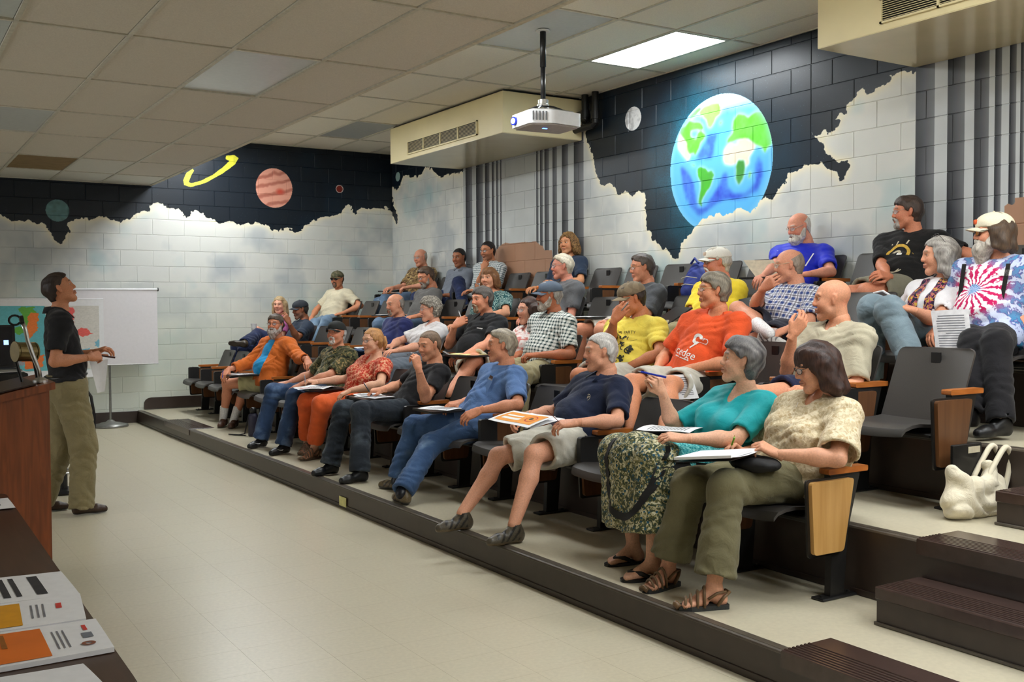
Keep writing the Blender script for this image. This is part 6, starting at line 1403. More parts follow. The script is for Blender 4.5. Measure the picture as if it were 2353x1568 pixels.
Pn['blacktee'] = person('blacktee', 'man in a black tee resting his chin on his fist and holding a pen', skin=(222, 156, 126), brow=(110, 84, 64), stub=((150, 110, 88), .3), wd=1.08, dp=1.0, belly=.15, hair=dict(style='crew', t=.004, color=(128, 104, 84), color2=(104, 82, 64)),
    shirt=dict(mat=cloth('black_cotton', 'plain', (26, 25, 28)), slv=.66, g=.012, name='tee_shirt'), legs=dict(kind='pants', mat=cloth('charcoal_denim', 'denim', (44, 50, 58), (78, 86, 94), fold=.009), flare=.014), shoes=dict(kind='shoe', color=(22, 22, 24), sole=(18, 18, 18), lace=(20, 20, 22)), hands=dict(L=(1.0, .9, (.1, -.9, .3)), R=(.75, .8, UPB)), arms=1.08)
Pn['red'] = person('red', 'woman in a red patterned blouse and orange trousers with a ponytail', female=True, skin=(226, 172, 146), brow=(170, 130, 90), wd=1.02, dp=1.05, belly=.5, bust=.55,
    hair=dict(style='long', t=.010, color=(206, 152, 96), color2=(164, 112, 66), tail=True, seed=6), glasses=dict(color=(96, 70, 56), big=.9), shirt=dict(mat=cloth('red_blouse_print', 'floral', (196, 62, 44), (206, 76, 56), (232, 176, 140), (226, 150, 110), s=1.3, fold=.009), slv=.62, puff=.012, vneck=.06, g=.010, name='blouse'),
    legs=dict(kind='capri', mat=cloth('orange_cotton', 'plain', (224, 98, 48), fold=.007), flare=.006, g=.008), shoes=dict(kind='sandal', color=(120, 96, 76), sole=(96, 78, 62)), hands=dict(L=(.35, .4, UPB), R=(.75, .8, UPB)))
Pn['camo'] = person('camo', 'man in a camouflage shirt, jeans and black cap, hands on his knees', skin=(212, 144, 116), brow=(170, 160, 150), ruddy=.8, wd=1.08, dp=1.05, belly=.5, hair=dict(style='fringe', t=.010, color=(206, 204, 200), color2=(176, 172, 168)), cap=dict(color=(34, 36, 34), brim=(30, 32, 30)),
    beard=dict(kind='goatee', t=.005, color=(216, 208, 200), color2=(186, 172, 160)), shirt=dict(mat=cloth('leaf_camouflage', 'camo', (86, 88, 58), (132, 118, 78), (38, 40, 30), (176, 150, 104), s=1.6), slv=.86, g=.018, fold=.006, collar='polo'),
    legs=dict(kind='pants', mat=cloth('dark_denim', 'denim', (50, 72, 106), (100, 124, 158), fold=.009), flare=.010), shoes=dict(kind='sport', color=(26, 26, 28), sole=(22, 22, 24), lace=(26, 26, 28), swoosh=True), hands=dict(L=(.15, .2, UPB), R=(.12, .2, UPB)))
Pn['orangejkt'] = person('orangejkt', 'bearded man with glasses in an orange jacket over a blue shirt, shorts', skin=(214, 142, 112), brow=(84, 66, 54), ruddy=.8, wd=1.14, dp=1.16, belly=.95, wide=1.05, hair=dict(style='full', t=.012, color=(70, 58, 50), color2=(108, 96, 86)), glasses=dict(color=(70, 34, 26), big=.85),
    beard=dict(kind='long', t=.014, length=.035, color=(150, 138, 130), color2=(186, 176, 170)), shirt=dict(mat=cloth('azure_shirt', 'plain', (30, 138, 192)), slv=.25, g=.010, jacket=cloth('orange_canvas', 'plain', (206, 106, 40), fold=.010)),
    legs=dict(kind='shorts', mat=cloth('pale_khaki', 'plain', (190, 182, 134)), len=.62), shoes=dict(kind='shoe', color=(84, 56, 42), sole=(60, 44, 36), lace=(60, 42, 32)), socks=dict(len=.13, color=(222, 220, 218)), hands=dict(L=(.3, .3, (-.3, -.6, .6)), R=(.5, .5, UPB)))
# second row
Pn['baldtan'] = person('baldtan', 'bald man in a light tan button shirt with his hand at his mouth', row=2, skin=(222, 156, 126), brow=(150, 120, 98), stub=((160, 120, 100), .25), wd=1.1, dp=1.0, belly=.3, wide=.98,
    shirt=dict(mat=cloth('pale_tan_cotton', 'plain', (190, 182, 158), fold=.010), slv=.86, g=.018, collar='open', vneck=.02, fold=.006), legs=dict(kind='shorts', mat=cloth('dark_navy_shorts', 'plain', (34, 38, 66)), len=.5), hands=dict(L=(.4, .4, UPB), R=(.55, .5, (-.1, -.9, .3))))
Pn['orangetee'] = person('orangetee', 'tall man in a bright orange printed tee with hands clasped', row=2, skin=(218, 146, 112), brow=(130, 110, 90), wd=1.10, dp=1.02, belly=.35, hair=dict(style='full', t=.016, color=(156, 146, 128), color2=(104, 96, 84), seed=8), glasses=dict(color=(178, 160, 120), metal=.8, big=.85),
    shirt=dict(mat=cloth('orange_tee_cotton', 'plain', (240, 94, 48), fold=.010), slv=.78, g=.018, fold=.006, name='tee_shirt'), legs=dict(kind='shorts', mat=MATS['khaki_shorts'], len=.84), hands=dict(L=(.5, .5, UPB), R=(.5, .5, UPB)))
Pn['yellowtee'] = person('yellowtee', 'man in a yellow printed tee and tan cap holding his hand to his face', row=2, skin=(192, 122, 88), brow=(70, 50, 40), wd=1.06, dp=.98, belly=.25, hair=dict(style='short', t=.006, color=(54, 42, 36), color2=(40, 32, 28)), cap=dict(color=(134, 118, 94), brim=(148, 132, 106), color2=(120, 104, 82)),
    shirt=dict(mat=cloth('yellow_tee_cotton', 'plain', (240, 218, 92), fold=.010), slv=.74, g=.018, fold=.006, name='tee_shirt'), legs=dict(kind='shorts', mat=MATS['khaki_shorts'], len=.80), hands=dict(L=(.4, .4, UPB), R=(.45, .4, (-.5, -.7, .3))))
Pn['plaidcap'] = person('plaidcap', 'grey-bearded man in a green and white plaid shirt and faded cap', row=2, skin=(184, 112, 82), brow=(130, 116, 104), wd=1.06, dp=1.04, belly=.5, hair=dict(style='short', t=.006, color=(176, 170, 162), color2=(140, 132, 124)), cap=dict(color=(84, 96, 112), brim=(92, 104, 120), badge=(196, 110, 50)),
    beard=dict(kind='full', t=.010, color=(196, 186, 174), color2=(158, 146, 134)), shirt=dict(mat=cloth('green_white_plaid', 'gingham', (36, 62, 62), (226, 228, 222), s=36.), slv=.80, g=.016, collar='polo'), legs=dict(kind='pants', mat=cloth('light_khaki', 'plain', (156, 146, 112))), hands=dict(L=(.7, .7, UPB), R=(.7, .6, UPB)))
Pn['floral'] = person('floral', 'woman in a pink and white floral blouse behind the plaid man', row=2, female=True, skin=(222, 160, 138), brow=(90, 60, 50), bust=.5, hair=dict(style='long', t=.010, color=(74, 46, 34), color2=(48, 30, 24), lens=.13, seed=5), glasses=dict(color=(190, 170, 160), metal=.7),
    shirt=dict(mat=cloth('pink_floral', 'floral', (232, 222, 218), (224, 196, 190), (206, 120, 112), (238, 232, 228), s=.6), slv=.9, g=.016, vneck=.04, name='blouse'), legs=dict(kind='pants', mat=MATS['dark_denim']), legs_seen=False)
Pn['blackpolo'] = person('blackpolo', 'moustached man in a black polo with legs crossed and a phone in hand', row=2, skin=(220, 150, 122), brow=(96, 80, 70), ruddy=.7, wd=1.14, dp=1.14, belly=.8, wide=1.03, hair=dict(style='full', t=.012, color=(106, 98, 92), color2=(66, 60, 56), seed=3),
    beard=dict(kind='goatee', t=.008, color=(172, 148, 122), color2=(120, 96, 76)), shirt=dict(mat=cloth('black_pique', 'plain', (34, 34, 36)), slv=.7, g=.014, collar='polo'), legs=dict(kind='shorts', mat=cloth('pale_shorts', 'plain', (206, 198, 178)), len=.7), hands=dict(L=(.6, .6, UPB), R=(.75, .8, (-.3, -.8, .3))))
Pn['whitecurly'] = person('whitecurly', 'woman with curly grey hair in a white tee with a paper on her tablet', row=2, female=True, skin=(222, 160, 136), brow=(140, 120, 110), bust=.6, belly=.4, wd=1.04, hair=dict(style='full', t=.026, color=(178, 170, 156), color2=(122, 114, 102), curl=.006, low=-.085), glasses=dict(color=(150, 130, 120), metal=.5, big=.9),
    shirt=dict(mat=cloth('white_tee_cotton', 'plain', (226, 222, 222), fold=.009), slv=.7, g=.012, vneck=.03, name='tee_shirt'), legs=dict(kind='pants', mat=cloth('grey_cotton', 'plain', (104, 112, 122))), hands=dict(L=(.3, .3, UPB), R=(.35, .4, UPB)))
Pn['navybald'] = person('navybald', 'bald man with a short beard in a plain navy tee', row=2, skin=(216, 150, 122), brow=(130, 110, 96), wd=1.08, dp=1.05, belly=.5, hair=dict(style='fringe', t=.004, color=(150, 140, 130), color2=(130, 120, 112)), beard=dict(kind='goatee', t=.005, color=(168, 142, 124), color2=(130, 108, 92)),
    shirt=dict(mat=cloth('navy_cotton', 'plain', (44, 50, 98)), slv=.7, g=.014, name='tee_shirt'), legs=dict(kind='pants', mat=MATS['dark_denim']))
Pn['darkcap'] = person('darkcap', 'man in a dark tee and dark cap with one ankle on his knee', row=2, skin=(156, 98, 72), brow=(60, 50, 44), stub=((120, 110, 100), .4), hair=dict(style='short', t=.006, color=(50, 44, 40)), cap=dict(color=(42, 46, 54), brim=(50, 54, 62)),
    shirt=dict(mat=cloth('slate_cotton', 'plain', (46, 56, 72)), slv=.74, g=.014, name='tee_shirt'), legs=dict(kind='pants', mat=cloth('indigo_denim', 'denim', (34, 44, 78), (58, 72, 112))), shoes=dict(kind='shoe', color=(62, 50, 34), sole=(48, 38, 28)), hands=dict(L=(.5, .5, (0, -.8, .4))))
Pn['blond'] = person('blond', 'woman with long blond hair in a pink top beside the dark cap man', row=2, female=True, skin=(224, 164, 142), brow=(150, 120, 90), hair=dict(style='long', t=.012, color=(196, 170, 128), color2=(160, 130, 92), lens=.13, seed=7), shirt=dict(mat=cloth('pink_jersey', 'plain', (196, 108, 168)), slv=.5, vneck=.05, g=.006, name='top'), legs=dict(kind='pants', mat=MATS['indigo_denim']), hands=dict(R=(.7, .6, (0, -.6, .3))))
# third row
Pn['tiedye'] = person('tiedye', 'long-bearded man in a tie-dye tee and cream cap reading a sheet', row=3, skin=(220, 152, 124), brow=(140, 110, 90), wd=1.16, dp=1.12, belly=.7, hair=dict(style='long', t=.010, color=(96, 76, 58), color2=(70, 54, 42), lens=.05), cap=dict(color=(232, 222, 196), brim=(228, 218, 192), badge=(220, 96, 50)), glasses=dict(color=(40, 34, 30), lens=plain('amber_lens', (206, 130, 20), .1, spec=.8)),
    beard=dict(kind='long', t=.018, length=.075, color=(166, 158, 146), color2=(196, 188, 176)), shirt=dict(mat=cloth('tie_dye', 'tiedye', (196, 24, 92), (72, 66, 152), (60, 150, 196)), slv=.66, g=.018, fold=.005, name='tee_shirt'), legs=dict(kind='pants', mat=cloth('black_trousers', 'plain', (28, 27, 30))),
    shoes=dict(kind='shoe', color=(24, 23, 24), sole=(18, 18, 18)), hands=dict(L=(.35, .5, (-.2, -.7, .6)), R=(.4, .5, (-.3, .3, .8))), arms=1.05)
Pn['grayhair'] = person('grayhair', 'woman with long grey hair, white shirt and patterned scarf, legs crossed', row=3, female=True, skin=(214, 152, 124), brow=(140, 120, 100), bust=.4, hair=dict(style='long', t=.016, color=(184, 178, 170), color2=(132, 126, 120), lens=.085, seed=9), glasses=dict(color=(40, 36, 34), up=True), shirt=dict(mat=cloth('white_polo_cotton', 'plain', (228, 226, 228)), slv=.72, collar='open', g=.012),
    legs=dict(kind='pants', mat=cloth('light_denim', 'denim', (124, 142, 152), (158, 174, 180), fold=.010), g=.016), hands=dict(L=(.6, .6, (0, -.5, .8)), R=(.5, .5, UPB)))
Pn['plaid'] = person('plaid', 'balding man in a blue and orange plaid shirt, ankle crossed on his knee', row=3, skin=(216, 150, 124), brow=(150, 130, 110), wd=1.04, belly=.4, hair=dict(style='fringe', t=.005, color=(160, 144, 130), color2=(140, 124, 110)), glasses=dict(color=(206, 196, 170), metal=.8, big=.9),
    shirt=dict(mat=cloth('blue_orange_plaid', 'plaid', (52, 72, 130), (222, 224, 232), (60, 44, 52), (214, 110, 46), s=21.), slv=.82, g=.016, collar='polo'), legs=dict(kind='shorts', mat=cloth('dark_shorts', 'plain', (44, 46, 58)), len=.55), shoes=dict(kind='sport', color=(196, 194, 190), sole=(200, 198, 196), color2=(90, 84, 84), only='R'), socks=dict(len=.14, color=(236, 234, 234)), hands=dict(R=(.8, .7, (-.3, -.8, .3)), L=(.4, .4, UPB)))
Pn['whitecap'] = person('whitecap', 'man in a plain yellow tee and white cap in the third row', row=3, skin=(216, 140, 116), brow=(150, 130, 120), ruddy=.9, wd=1.1, belly=.4, hair=dict(style='short', t=.010, color=(216, 210, 196), color2=(186, 178, 160), low=-.09), cap=dict(color=(232, 228, 216), brim=(234, 230, 220), badge=(214, 190, 170)), glasses=dict(color=(50, 48, 48), big=.9), beard=dict(kind='mustache', t=.006, color=(214, 206, 196)),
    shirt=dict(mat=cloth('bright_yellow_cotton', 'plain', (244, 216, 62), fold=.010), slv=.72, g=.018, fold=.006, name='tee_shirt'), legs=dict(kind='pants', mat=MATS['light_khaki']), hands=dict(R=(.5, .5, UPB)))
Pn['greyglass'] = person('greyglass', 'dark-haired man with glasses in a dark grey tee', row=3, skin=(216, 146, 118), brow=(80, 64, 52), wd=1.06, belly=.3, hair=dict(style='short', t=.011, color=(70, 60, 54), color2=(92, 80, 72), seed=3), glasses=dict(color=(140, 110, 70), metal=.7, big=.9), shirt=dict(mat=cloth('dark_grey_cotton', 'plain', (78, 80, 84), fold=.010), slv=.74, g=.014, name='tee_shirt'), legs=dict(kind='shorts', mat=cloth('cream_shorts', 'plain', (222, 216, 206))), hands=dict(L=(.4, .5, UPB)))
Pn['whitehair'] = person('whitehair', 'man with thick white hair and glasses in a grey tee', row=3, skin=(218, 144, 124), brow=(180, 160, 140), ruddy=.8, wd=1.1, belly=.4, wide=1.03, hair=dict(style='short', t=.011, color=(222, 210, 186), color2=(190, 178, 156), seed=5), glasses=dict(color=(190, 180, 176), metal=.7), shirt=dict(mat=cloth('mid_grey_cotton', 'plain', (96, 96, 98), fold=.010), slv=.72, g=.018, name='tee_shirt'), legs=dict(kind='pants', mat=MATS['dark_denim']), legs_seen=False)
Pn['paisley'] = person('paisley', 'auburn-haired woman in a teal paisley top turned to the camera', row=3, female=True, skin=(224, 160, 130), brow=(120, 84, 60), bust=.5, hair=dict(style='bangs', t=.012, color=(140, 96, 58), color2=(112, 72, 42), lens=.03, seed=6), shirt=dict(mat=cloth('teal_paisley', 'paisley', (40, 84, 88), (70, 122, 122), (176, 200, 190)), slv=.66, g=.010, vneck=.04, name='top'), legs=dict(kind='pants', mat=MATS['dark_denim']), legs_seen=False, hands=dict(L=(.4, .4, UPB)))
Pn['greybeard'] = person('greybeard', 'bearded man in a grey shirt looking down at his tablet', row=3, skin=(212, 142, 112), brow=(90, 70, 58), wd=1.06, belly=.4, hair=dict(style='short', t=.008, color=(96, 74, 58), color2=(80, 62, 50)), beard=dict(kind='full', t=.006, color=(160, 150, 140), color2=(120, 106, 96)), glasses=dict(color=(60, 52, 48), big=.85),
    shirt=dict(mat=cloth('warm_grey_cotton', 'plain', (98, 96, 94), fold=.010), slv=.86, g=.016), legs=dict(kind='pants', mat=cloth('faded_denim', 'denim', (96, 118, 144), (136, 156, 180))), hands=dict(L=(.5, .5, UPB)))
Pn['beigecap'] = person('beigecap', 'goateed man in a beige tee and camouflage cap by the far wall', row=3, skin=(206, 136, 104), brow=(80, 60, 46), wd=1.14, dp=1.1, belly=.7, wide=1.03, hair=dict(style='short', t=.005, color=(84, 62, 46)), cap=dict(color=(112, 104, 80), color2=(76, 76, 52), brim=(96, 92, 66)), beard=dict(kind='goatee', t=.006, color=(100, 72, 52), color2=(80, 58, 42)), glasses=dict(color=(40, 34, 32), lens=plain('smoked_lens', (60, 40, 34), .1, spec=.8)),
    shirt=dict(mat=cloth('beige_tee_cotton', 'plain', (216, 206, 178), fold=.010), slv=.72, g=.018, name='tee_shirt'), legs=dict(kind='pants', mat=cloth('sky_denim', 'denim', (118, 142, 166), (156, 178, 198))), hands=dict(L=(.15, .3, UPB), R=(.4, .4, UPB)))
# top row
Pn['blacktee4'] = person('blacktee4', 'big bearded man in a black tee with a yellow emblem, arm along the chair', row=4, skin=(210, 136, 108), brow=(90, 70, 58), ruddy=.9, wd=1.22, dp=1.16, belly=.85, wide=1.05, hair=dict(style='full', t=.014, color=(84, 66, 56), color2=(60, 48, 42), seed=8), beard=dict(kind='goatee', t=.010, color=(178, 170, 162), color2=(140, 130, 122)), glasses=dict(color=(170, 160, 150), metal=.7, big=.9),
    shirt=dict(mat=cloth('jet_cotton', 'plain', (28, 27, 27), fold=.009), slv=.86, g=.020, name='tee_shirt'), legs=dict(kind='shorts', mat=cloth('olive_grey_shorts', 'plain', (130, 126, 108)), len=.75), hands=dict(R=(.6, .6, (-.2, -.7, .6)), L=(.3, .3, UPB)))
Pn['jersey'] = person('jersey', 'bald white-bearded man in a royal blue jersey reading a sheet', row=4, skin=(220, 150, 128), brow=(210, 200, 190), ruddy=.8, wd=1.14, dp=1.1, belly=.6, wide=1.04, hair=dict(style='fringe', t=.004, color=(206, 198, 190)), beard=dict(kind='full', t=.013, length=.01, color=(222, 216, 208), color2=(190, 182, 174)), glasses=dict(color=(200, 190, 180), metal=.6, big=.8),
    shirt=dict(mat=cloth('royal_blue_jersey', 'plain', (34, 48, 200), rough=.5), slv=.74, g=.018, name='jersey'), legs=dict(kind='pants', mat=MATS['dark_denim']), legs_seen=False, hands=dict(R=(.5, .5, (-.5, -.4, .6)), L=(.4, .4, UPB)))
Pn['teen'] = person('teen', 'teenager with curly light brown hair in a navy tee against the wall', row=4, skin=(216, 150, 112), brow=(130, 96, 62), wd=.92, dp=.9, belly=0, wide=.95, hair=dict(style='long', t=.022, color=(160, 122, 74), color2=(122, 88, 52), lens=.045, curl=.007, seed=3), shirt=dict(mat=cloth('ink_blue_cotton', 'plain', (46, 58, 78)), slv=.8, g=.014, name='tee_shirt'), legs=dict(kind='pants', mat=MATS['dark_denim']), legs_seen=False, hands=dict(L=(.4, .4, UPB)))
Pn['fist'] = person('fist', 'dark-haired man in a gingham shirt holding his fist to his mouth', row=4, skin=(204, 138, 106), brow=(40, 30, 26), stub=((90, 66, 52), .5), wd=1.08, belly=.3, hair=dict(style='crew', t=.008, color=(36, 28, 26)), glasses=dict(color=(40, 36, 34), big=.9), shirt=dict(mat=cloth('grey_gingham', 'gingham', (92, 110, 116), (222, 226, 226), s=40.), slv=.9, g=.014, collar='polo'), legs=dict(kind='pants', mat=MATS['dark_denim']), legs_seen=False, hands=dict(R=(1.0, .9, (-.5, -.7, .3))))
Pn['young'] = person('young', 'young dark-haired man in a grey-blue shirt with one knee raised', row=4, skin=(164, 104, 76), brow=(34, 26, 22), wd=.96, belly=.1, hair=dict(style='crew', t=.007, color=(32, 27, 26)), shirt=dict(mat=cloth('grey_blue_shirt', 'plain', (120, 126, 138)), slv=1.6, g=.010, collar='polo'), legs=dict(kind='pants', mat=MATS['indigo_denim']))
Pn['camobald'] = person('camobald', 'balding man with glasses in a brown leaf-print shirt writing in the corner', row=4, skin=(218, 152, 128), brow=(170, 150, 130), ruddy=.8, wd=1.08, belly=.4, hair=dict(style='fringe', t=.006, color=(170, 158, 146)), glasses=dict(color=(180, 170, 160), metal=.6, big=.9), shirt=dict(mat=cloth('leaf_print', 'camo', (132, 104, 66), (168, 140, 92), (70, 54, 40), (214, 192, 140), s=2.0), slv=.84, g=.016, collar='polo'), legs=dict(kind='pants', mat=MATS['faded_denim']), hands=dict(L=(.6, .6, UPB), R=(.3, .3, UPB)))
# the speaker, standing
JS = dict(head=[1.145, 7.85, 1.592], pel=[1.185, 7.86, .90], shc=[1.135, 7.85, 1.36], SL=[1.15, 8.02, 1.355], SR=[1.125, 7.68, 1.355], HL=[1.18, 7.95, .89], HR=[1.185, 7.77, .89], ER=[1.07, 7.60, 1.095], WR=[1.31, 7.68, 1.115], DR=[1.39, 7.73, 1.125],
    EL=[1.20, 8.10, 1.10], WL=[1.39, 7.95, 1.14], DL=[1.45, 7.90, 1.165], KR=[1.27, 7.74, .50], AR=[1.25, 7.74, .10], TR=[1.46, 7.74, .03], KL=[1.17, 7.97, .50], AL=[1.03, 7.99, .10], TL=[1.22, 8.0, .03], fd=[.93, -.12, .33])
Pn['speaker'] = person('speaker', 'standing speaker in a black polo and khaki trousers looking up beside the lectern', JS, row=0, skin=(204, 138, 106), brow=(56, 42, 36), wd=1.06, dp=1.02, belly=.25, hair=dict(style='short', t=.009, color=(42, 32, 28), color2=(60, 46, 38)), shirt=dict(mat=MATS['black_pique'], slv=.74, g=.014, collar='polo', hem=.06),
    legs=dict(kind='pants', mat=cloth('khaki_twill', 'plain', (138, 126, 92), fold=.012), g=.026, fold=.007, belt=True, drop=.05), shoes=dict(kind='shoe', color=(66, 46, 32), sole=(40, 30, 24), lace=(50, 36, 26)), hands=dict(L=(.6, .5, (.3, -.5, .7)), R=(.7, .7, (.3, -.8, .5))))

# ------------------------------------------------------------------ printed marks on clothes
INKW = plain('white_ink', (238, 236, 232), .8, var=.03); INKK = plain('dark_ink', (44, 46, 34), .8, var=.1); INKY = plain('gold_ink', (196, 158, 60), .7, var=.25, scale=60); INKC = plain('cream_ink', (196, 186, 160), .8, var=.1)
TAGW = plain('name_tag_paper', (240, 236, 232), .7, var=.02); INKR = plain('red_ink', (206, 60, 50), .7)
p = Pn['orangetee']
p['decal'](*joinvp(ring2(.02, .035, .016, .036, .25, 5.0), shift(([(0, 0), (.012, -.004), (-.024, -.058), (-.034, -.052)], [[0, 1, 2, 3]]), .028, .022), ring2(.075, .038, .014, .018, -1.5, 3.2, 12), shift(([(0, 0), (.05, 0), (.05, .003), (0, .003)], [[0, 1, 2, 3]]), .04, .020), shift(([(0, 0), (.03, 0), (.03, .003), (0, .003)], [[0, 1, 2, 3]]), .055, .052)), 'shirt_emblem', INKW)
p['decal'](*shift(glyphs('cedge', .075, 1.0), -.015, -.075), 'shirt_lettering', INKW)
p['decal'](*joinvp(([(-.09, -.108), (-.045, -.108), (-.045, -.114), (-.09, -.114)], [[0, 1, 2, 3]]), ([(-.035, -.109), (.04, -.109), (.04, -.115), (-.035, -.115)], [[0, 1, 2, 3]])), 'shirt_underline', INKW)
p = Pn['yellowtee']
p['decal'](*shift(glyphs('NA PARTY', .030, 1.1), .0, .075), 'shirt_lettering', INKK)
rs = np.random.RandomState(4); L = []
for i in range(30):      # ink drawing: outlines and blots in an upright panel
    a, b_, r = rs.uniform(-.085, .085), rs.uniform(-.14, .045), rs.uniform(.008, .024); L.append(ring2(a, b_, r * (.62 if i % 3 else .15), r, rs.uniform(0, 3), rs.uniform(3.5, 6.2), 12))
for i in range(8):
    a, b_ = rs.uniform(-.08, .05), rs.uniform(-.13, .04); c, s = math.cos(rs.rand() * 3), math.sin(rs.rand() * 3); L.append(([(a, b_), (a + c * .05, b_ + s * .05), (a + c * .05 + .003, b_ + s * .05 + .003), (a + .003, b_ + .003)], [[0, 1, 2, 3]]))
p['decal'](*joinvp(*L), 'shirt_print', INKK, lift=.004)
p = Pn['blacktee4']
p['decal'](*joinvp(ring2(.0, .01, .058, .078, -.1, 3.3), shift(([(-.12, 0), (.09, .045), (.10, .035), (-.06, -.02)], [[0, 1, 2, 3]]), 0, -.02)), 'shirt_emblem', INKY)
p['decal'](*joinvp(ring2(-.02, -.055, .075, .082, 3.0, 5.6), ring2(.0, -.04, .085, .092, 3.1, 5.4), ([(-.10, -.04), (-.075, .09), (-.065, .09), (-.085, -.04)], [[0, 1, 2, 3]]), ([(-.04, .08), (-.03, .11), (-.02, .11), (-.03, .08)], [[0, 1, 2, 3]]), ([(.03, .09), (.04, .12), (.05, .118), (.04, .088)], [[0, 1, 2, 3]]), ring2(-.01, .012, .012, .03, 0, 3.1, 12)), 'shirt_emblem', INKC)
p['decal'](([(-.005, .0), (.03, .003), (.03, .018), (-.005, .015)]), [[0, 1, 2, 3]], 'shirt_emblem', INKW)
p = Pn['polo']; p['decal'](*joinvp(ring2(.085, .055, .017, .020), ring2(.085, .055, .006, .009, .5, 4.5, 14), shift(([(0, 0), (.022, .02), (.024, .018), (.002, -.002)], [[0, 1, 2, 3]]), .075, .045)), 'shirt_emblem', INKC)
p = Pn['jersey']; p['decal']([(.06, .05), (.076, .05), (.076, .066), (.06, .066)], [[0, 1, 2, 3]], 'shirt_emblem', INKW)
for a in (-1, 1): p['decal'](*([(a * .145, .10), (a * .155, .10), (a * .13, -.02), (a * .122, -.02)], [[0, 1, 2, 3] if a < 0 else [3, 2, 1, 0]]), 'shirt_piping', INKW)
p = Pn['blackpolo']; p['decal'](*joinvp(*[([(.05 + .009 * i, .07), (.056 + .009 * i, .07), (.057 + .009 * i, .078), (.051 + .009 * i, .080)], [[0, 1, 2, 3]]) for i in range(6)]), 'shirt_mark', INKW)
p = Pn['bluetee']
p['decal'](*([(.035, .09), (.115, .085), (.115, .0), (.075, -.02), (.035, .0)], [[0, 1, 2, 3, 4]]), 'shirt_pocket', cloth('pocket_blue', 'plain', (80, 112, 160))); p['decal']([(.05, .088), (.10, .086), (.10, .110), (.05, .112)], [[0, 1, 2, 3]], 'pocket_case', plain('brown_leather', (74, 44, 28), .5))
p['decal']([(.045, .080), (.105, .078), (.105, .090), (.045, .092)], [[0, 1, 2, 3]], 'pocket_slip', INKW)
p = Pn['beige']; p['decal']([(-.02, .115), (.03, .135), (.02, .158), (-.03, .138)], [[0, 1, 2, 3]], 'name_tag', TAGW)
for i in range(4): p['decal'](*ring2(.0, .05 - .06 * i, 0., .006, n=10), 'button', INKC)
p = Pn['tiedye']; p['decal']([(.085, .09), (.155, .09), (.155, .125), (.085, .125)], [[0, 1, 2, 3]], 'name_tag', TAGW)
for s in (-1, 1): p['decal'](*strip(s * .128, s * .118, .026, .026, .16, -.16), 'suspender', BLACK, lift=.005)
p = Pn['speaker']; p['decal']([(.03, .06), (.09, .06), (.09, .10), (.03, .10)], [[0, 1, 2, 3]], 'name_tag', TAGW)
for i in range(3): p['decal'](*ring2(.0, .10 - .075 * i, 0., .005, n=10), 'button', INKC)
for k_ in ('baldtan', 'plaid', 'plaidcap'):
    p = Pn[k_]
    for i in range(4): p['decal'](*ring2(.0, .09 - .06 * i, 0., .005, n=8), 'button', INKC)
SCARF = cloth('dark_floral_scarf', 'floral', (40, 34, 60), (170, 60, 110), (196, 160, 60), (30, 26, 40), s=1.2)
p = Pn['grayhair']
for s in (-1, 1):
    o = p['decal'](*strip(s * .062, s * .045, .055, .085, .165, -.30), 'scarf', SCARF, lift=.007)
    at = o.data.attributes.new('rest', 'FLOAT_VECTOR', 'POINT'); at.data.foreach_set('vector', np.array([(v.co.x, v.co.y, v.co.z) for v in o.data.vertices], np.float32).ravel())
p = Pn['orangejkt']
for s in (-1, 1): p['decal']([(s * .07, .04), (s * .145, .03), (s * .14, -.05), (s * .105, -.07), (s * .072, -.05)], [[0, 1, 2, 3, 4]] if s > 0 else [[4, 3, 2, 1, 0]], 'pocket', MATS['orange_canvas'])

# ------------------------------------------------------------------ papers, pens and things in hands
PRINT = plain('printed_grey', (120, 120, 126), .8)
ORANGEP = plain('orange_print', (236, 150, 30), .6, var=.06); ORANGE2 = plain('deep_orange_print', (226, 116, 30), .6, var=.08, scale=8)
def sheet(label, C, name='paper_sheet', cat='paper', lines=8, mat=PAPER, curl=.004, th=.0012, group=None, margin=.12, inkm=None):
    C = [np.array(c, float) for c in C]; ctr = sum(C) / 4; t = thing(name, label, cat, tuple(ctr), group)
    MB().sheet(C, 6, th, curl).build('sheet', mat, t, smooth=False)
    if lines:
        nn = np.cross(C[1] - C[0], C[3] - C[0]); nn /= np.linalg.norm(nn); m = MB(); f = lambda u, v: (C[0] * (1 - u) + C[1] * u) * (1 - v) + (C[3] * (1 - u) + C[2] * u) * v + nn * (curl * math.sin(math.pi * u) + curl * .5 * math.sin(2 * math.pi * v + u) + .0009)
        rs = np.random.RandomState(len(label))
        for i in range(lines):
            v0 = margin + (1 - 2 * margin) * i / lines; v1 = v0 + (1 - 2 * margin) / lines * .38; ue = 1 - margin - (.35 * rs.rand() if rs.rand() > .6 else 0); us = np.linspace(margin, ue, 5)
            V = []; 
            for u_ in us: V += [f(u_, v0), f(u_, v1)]
            m.add(V, [[2 * k, 2 * k + 2, 2 * k + 3, 2 * k + 1] for k in range(4)])
        m.build('printed_lines', inkm or PRINT, t)
    return t
def flat(cx, cy, z, w, h, rot):
    c, s = math.cos(rot), math.sin(rot); return [(cx + c * a - s * b_, cy + s * a + c * b_, z) for a, b_ in ((-w / 2, -h / 2), (w / 2, -h / 2), (w / 2, h / 2), (-w / 2, h / 2))]
def on_tablet(k, j, rot=.1, dx=-.34, dy=.12, dz=.0): return flat(rowB(k) + dx, Y0C + PITCH * j + dy, rowT(k) + .598 + dz, .216, .279, rot)
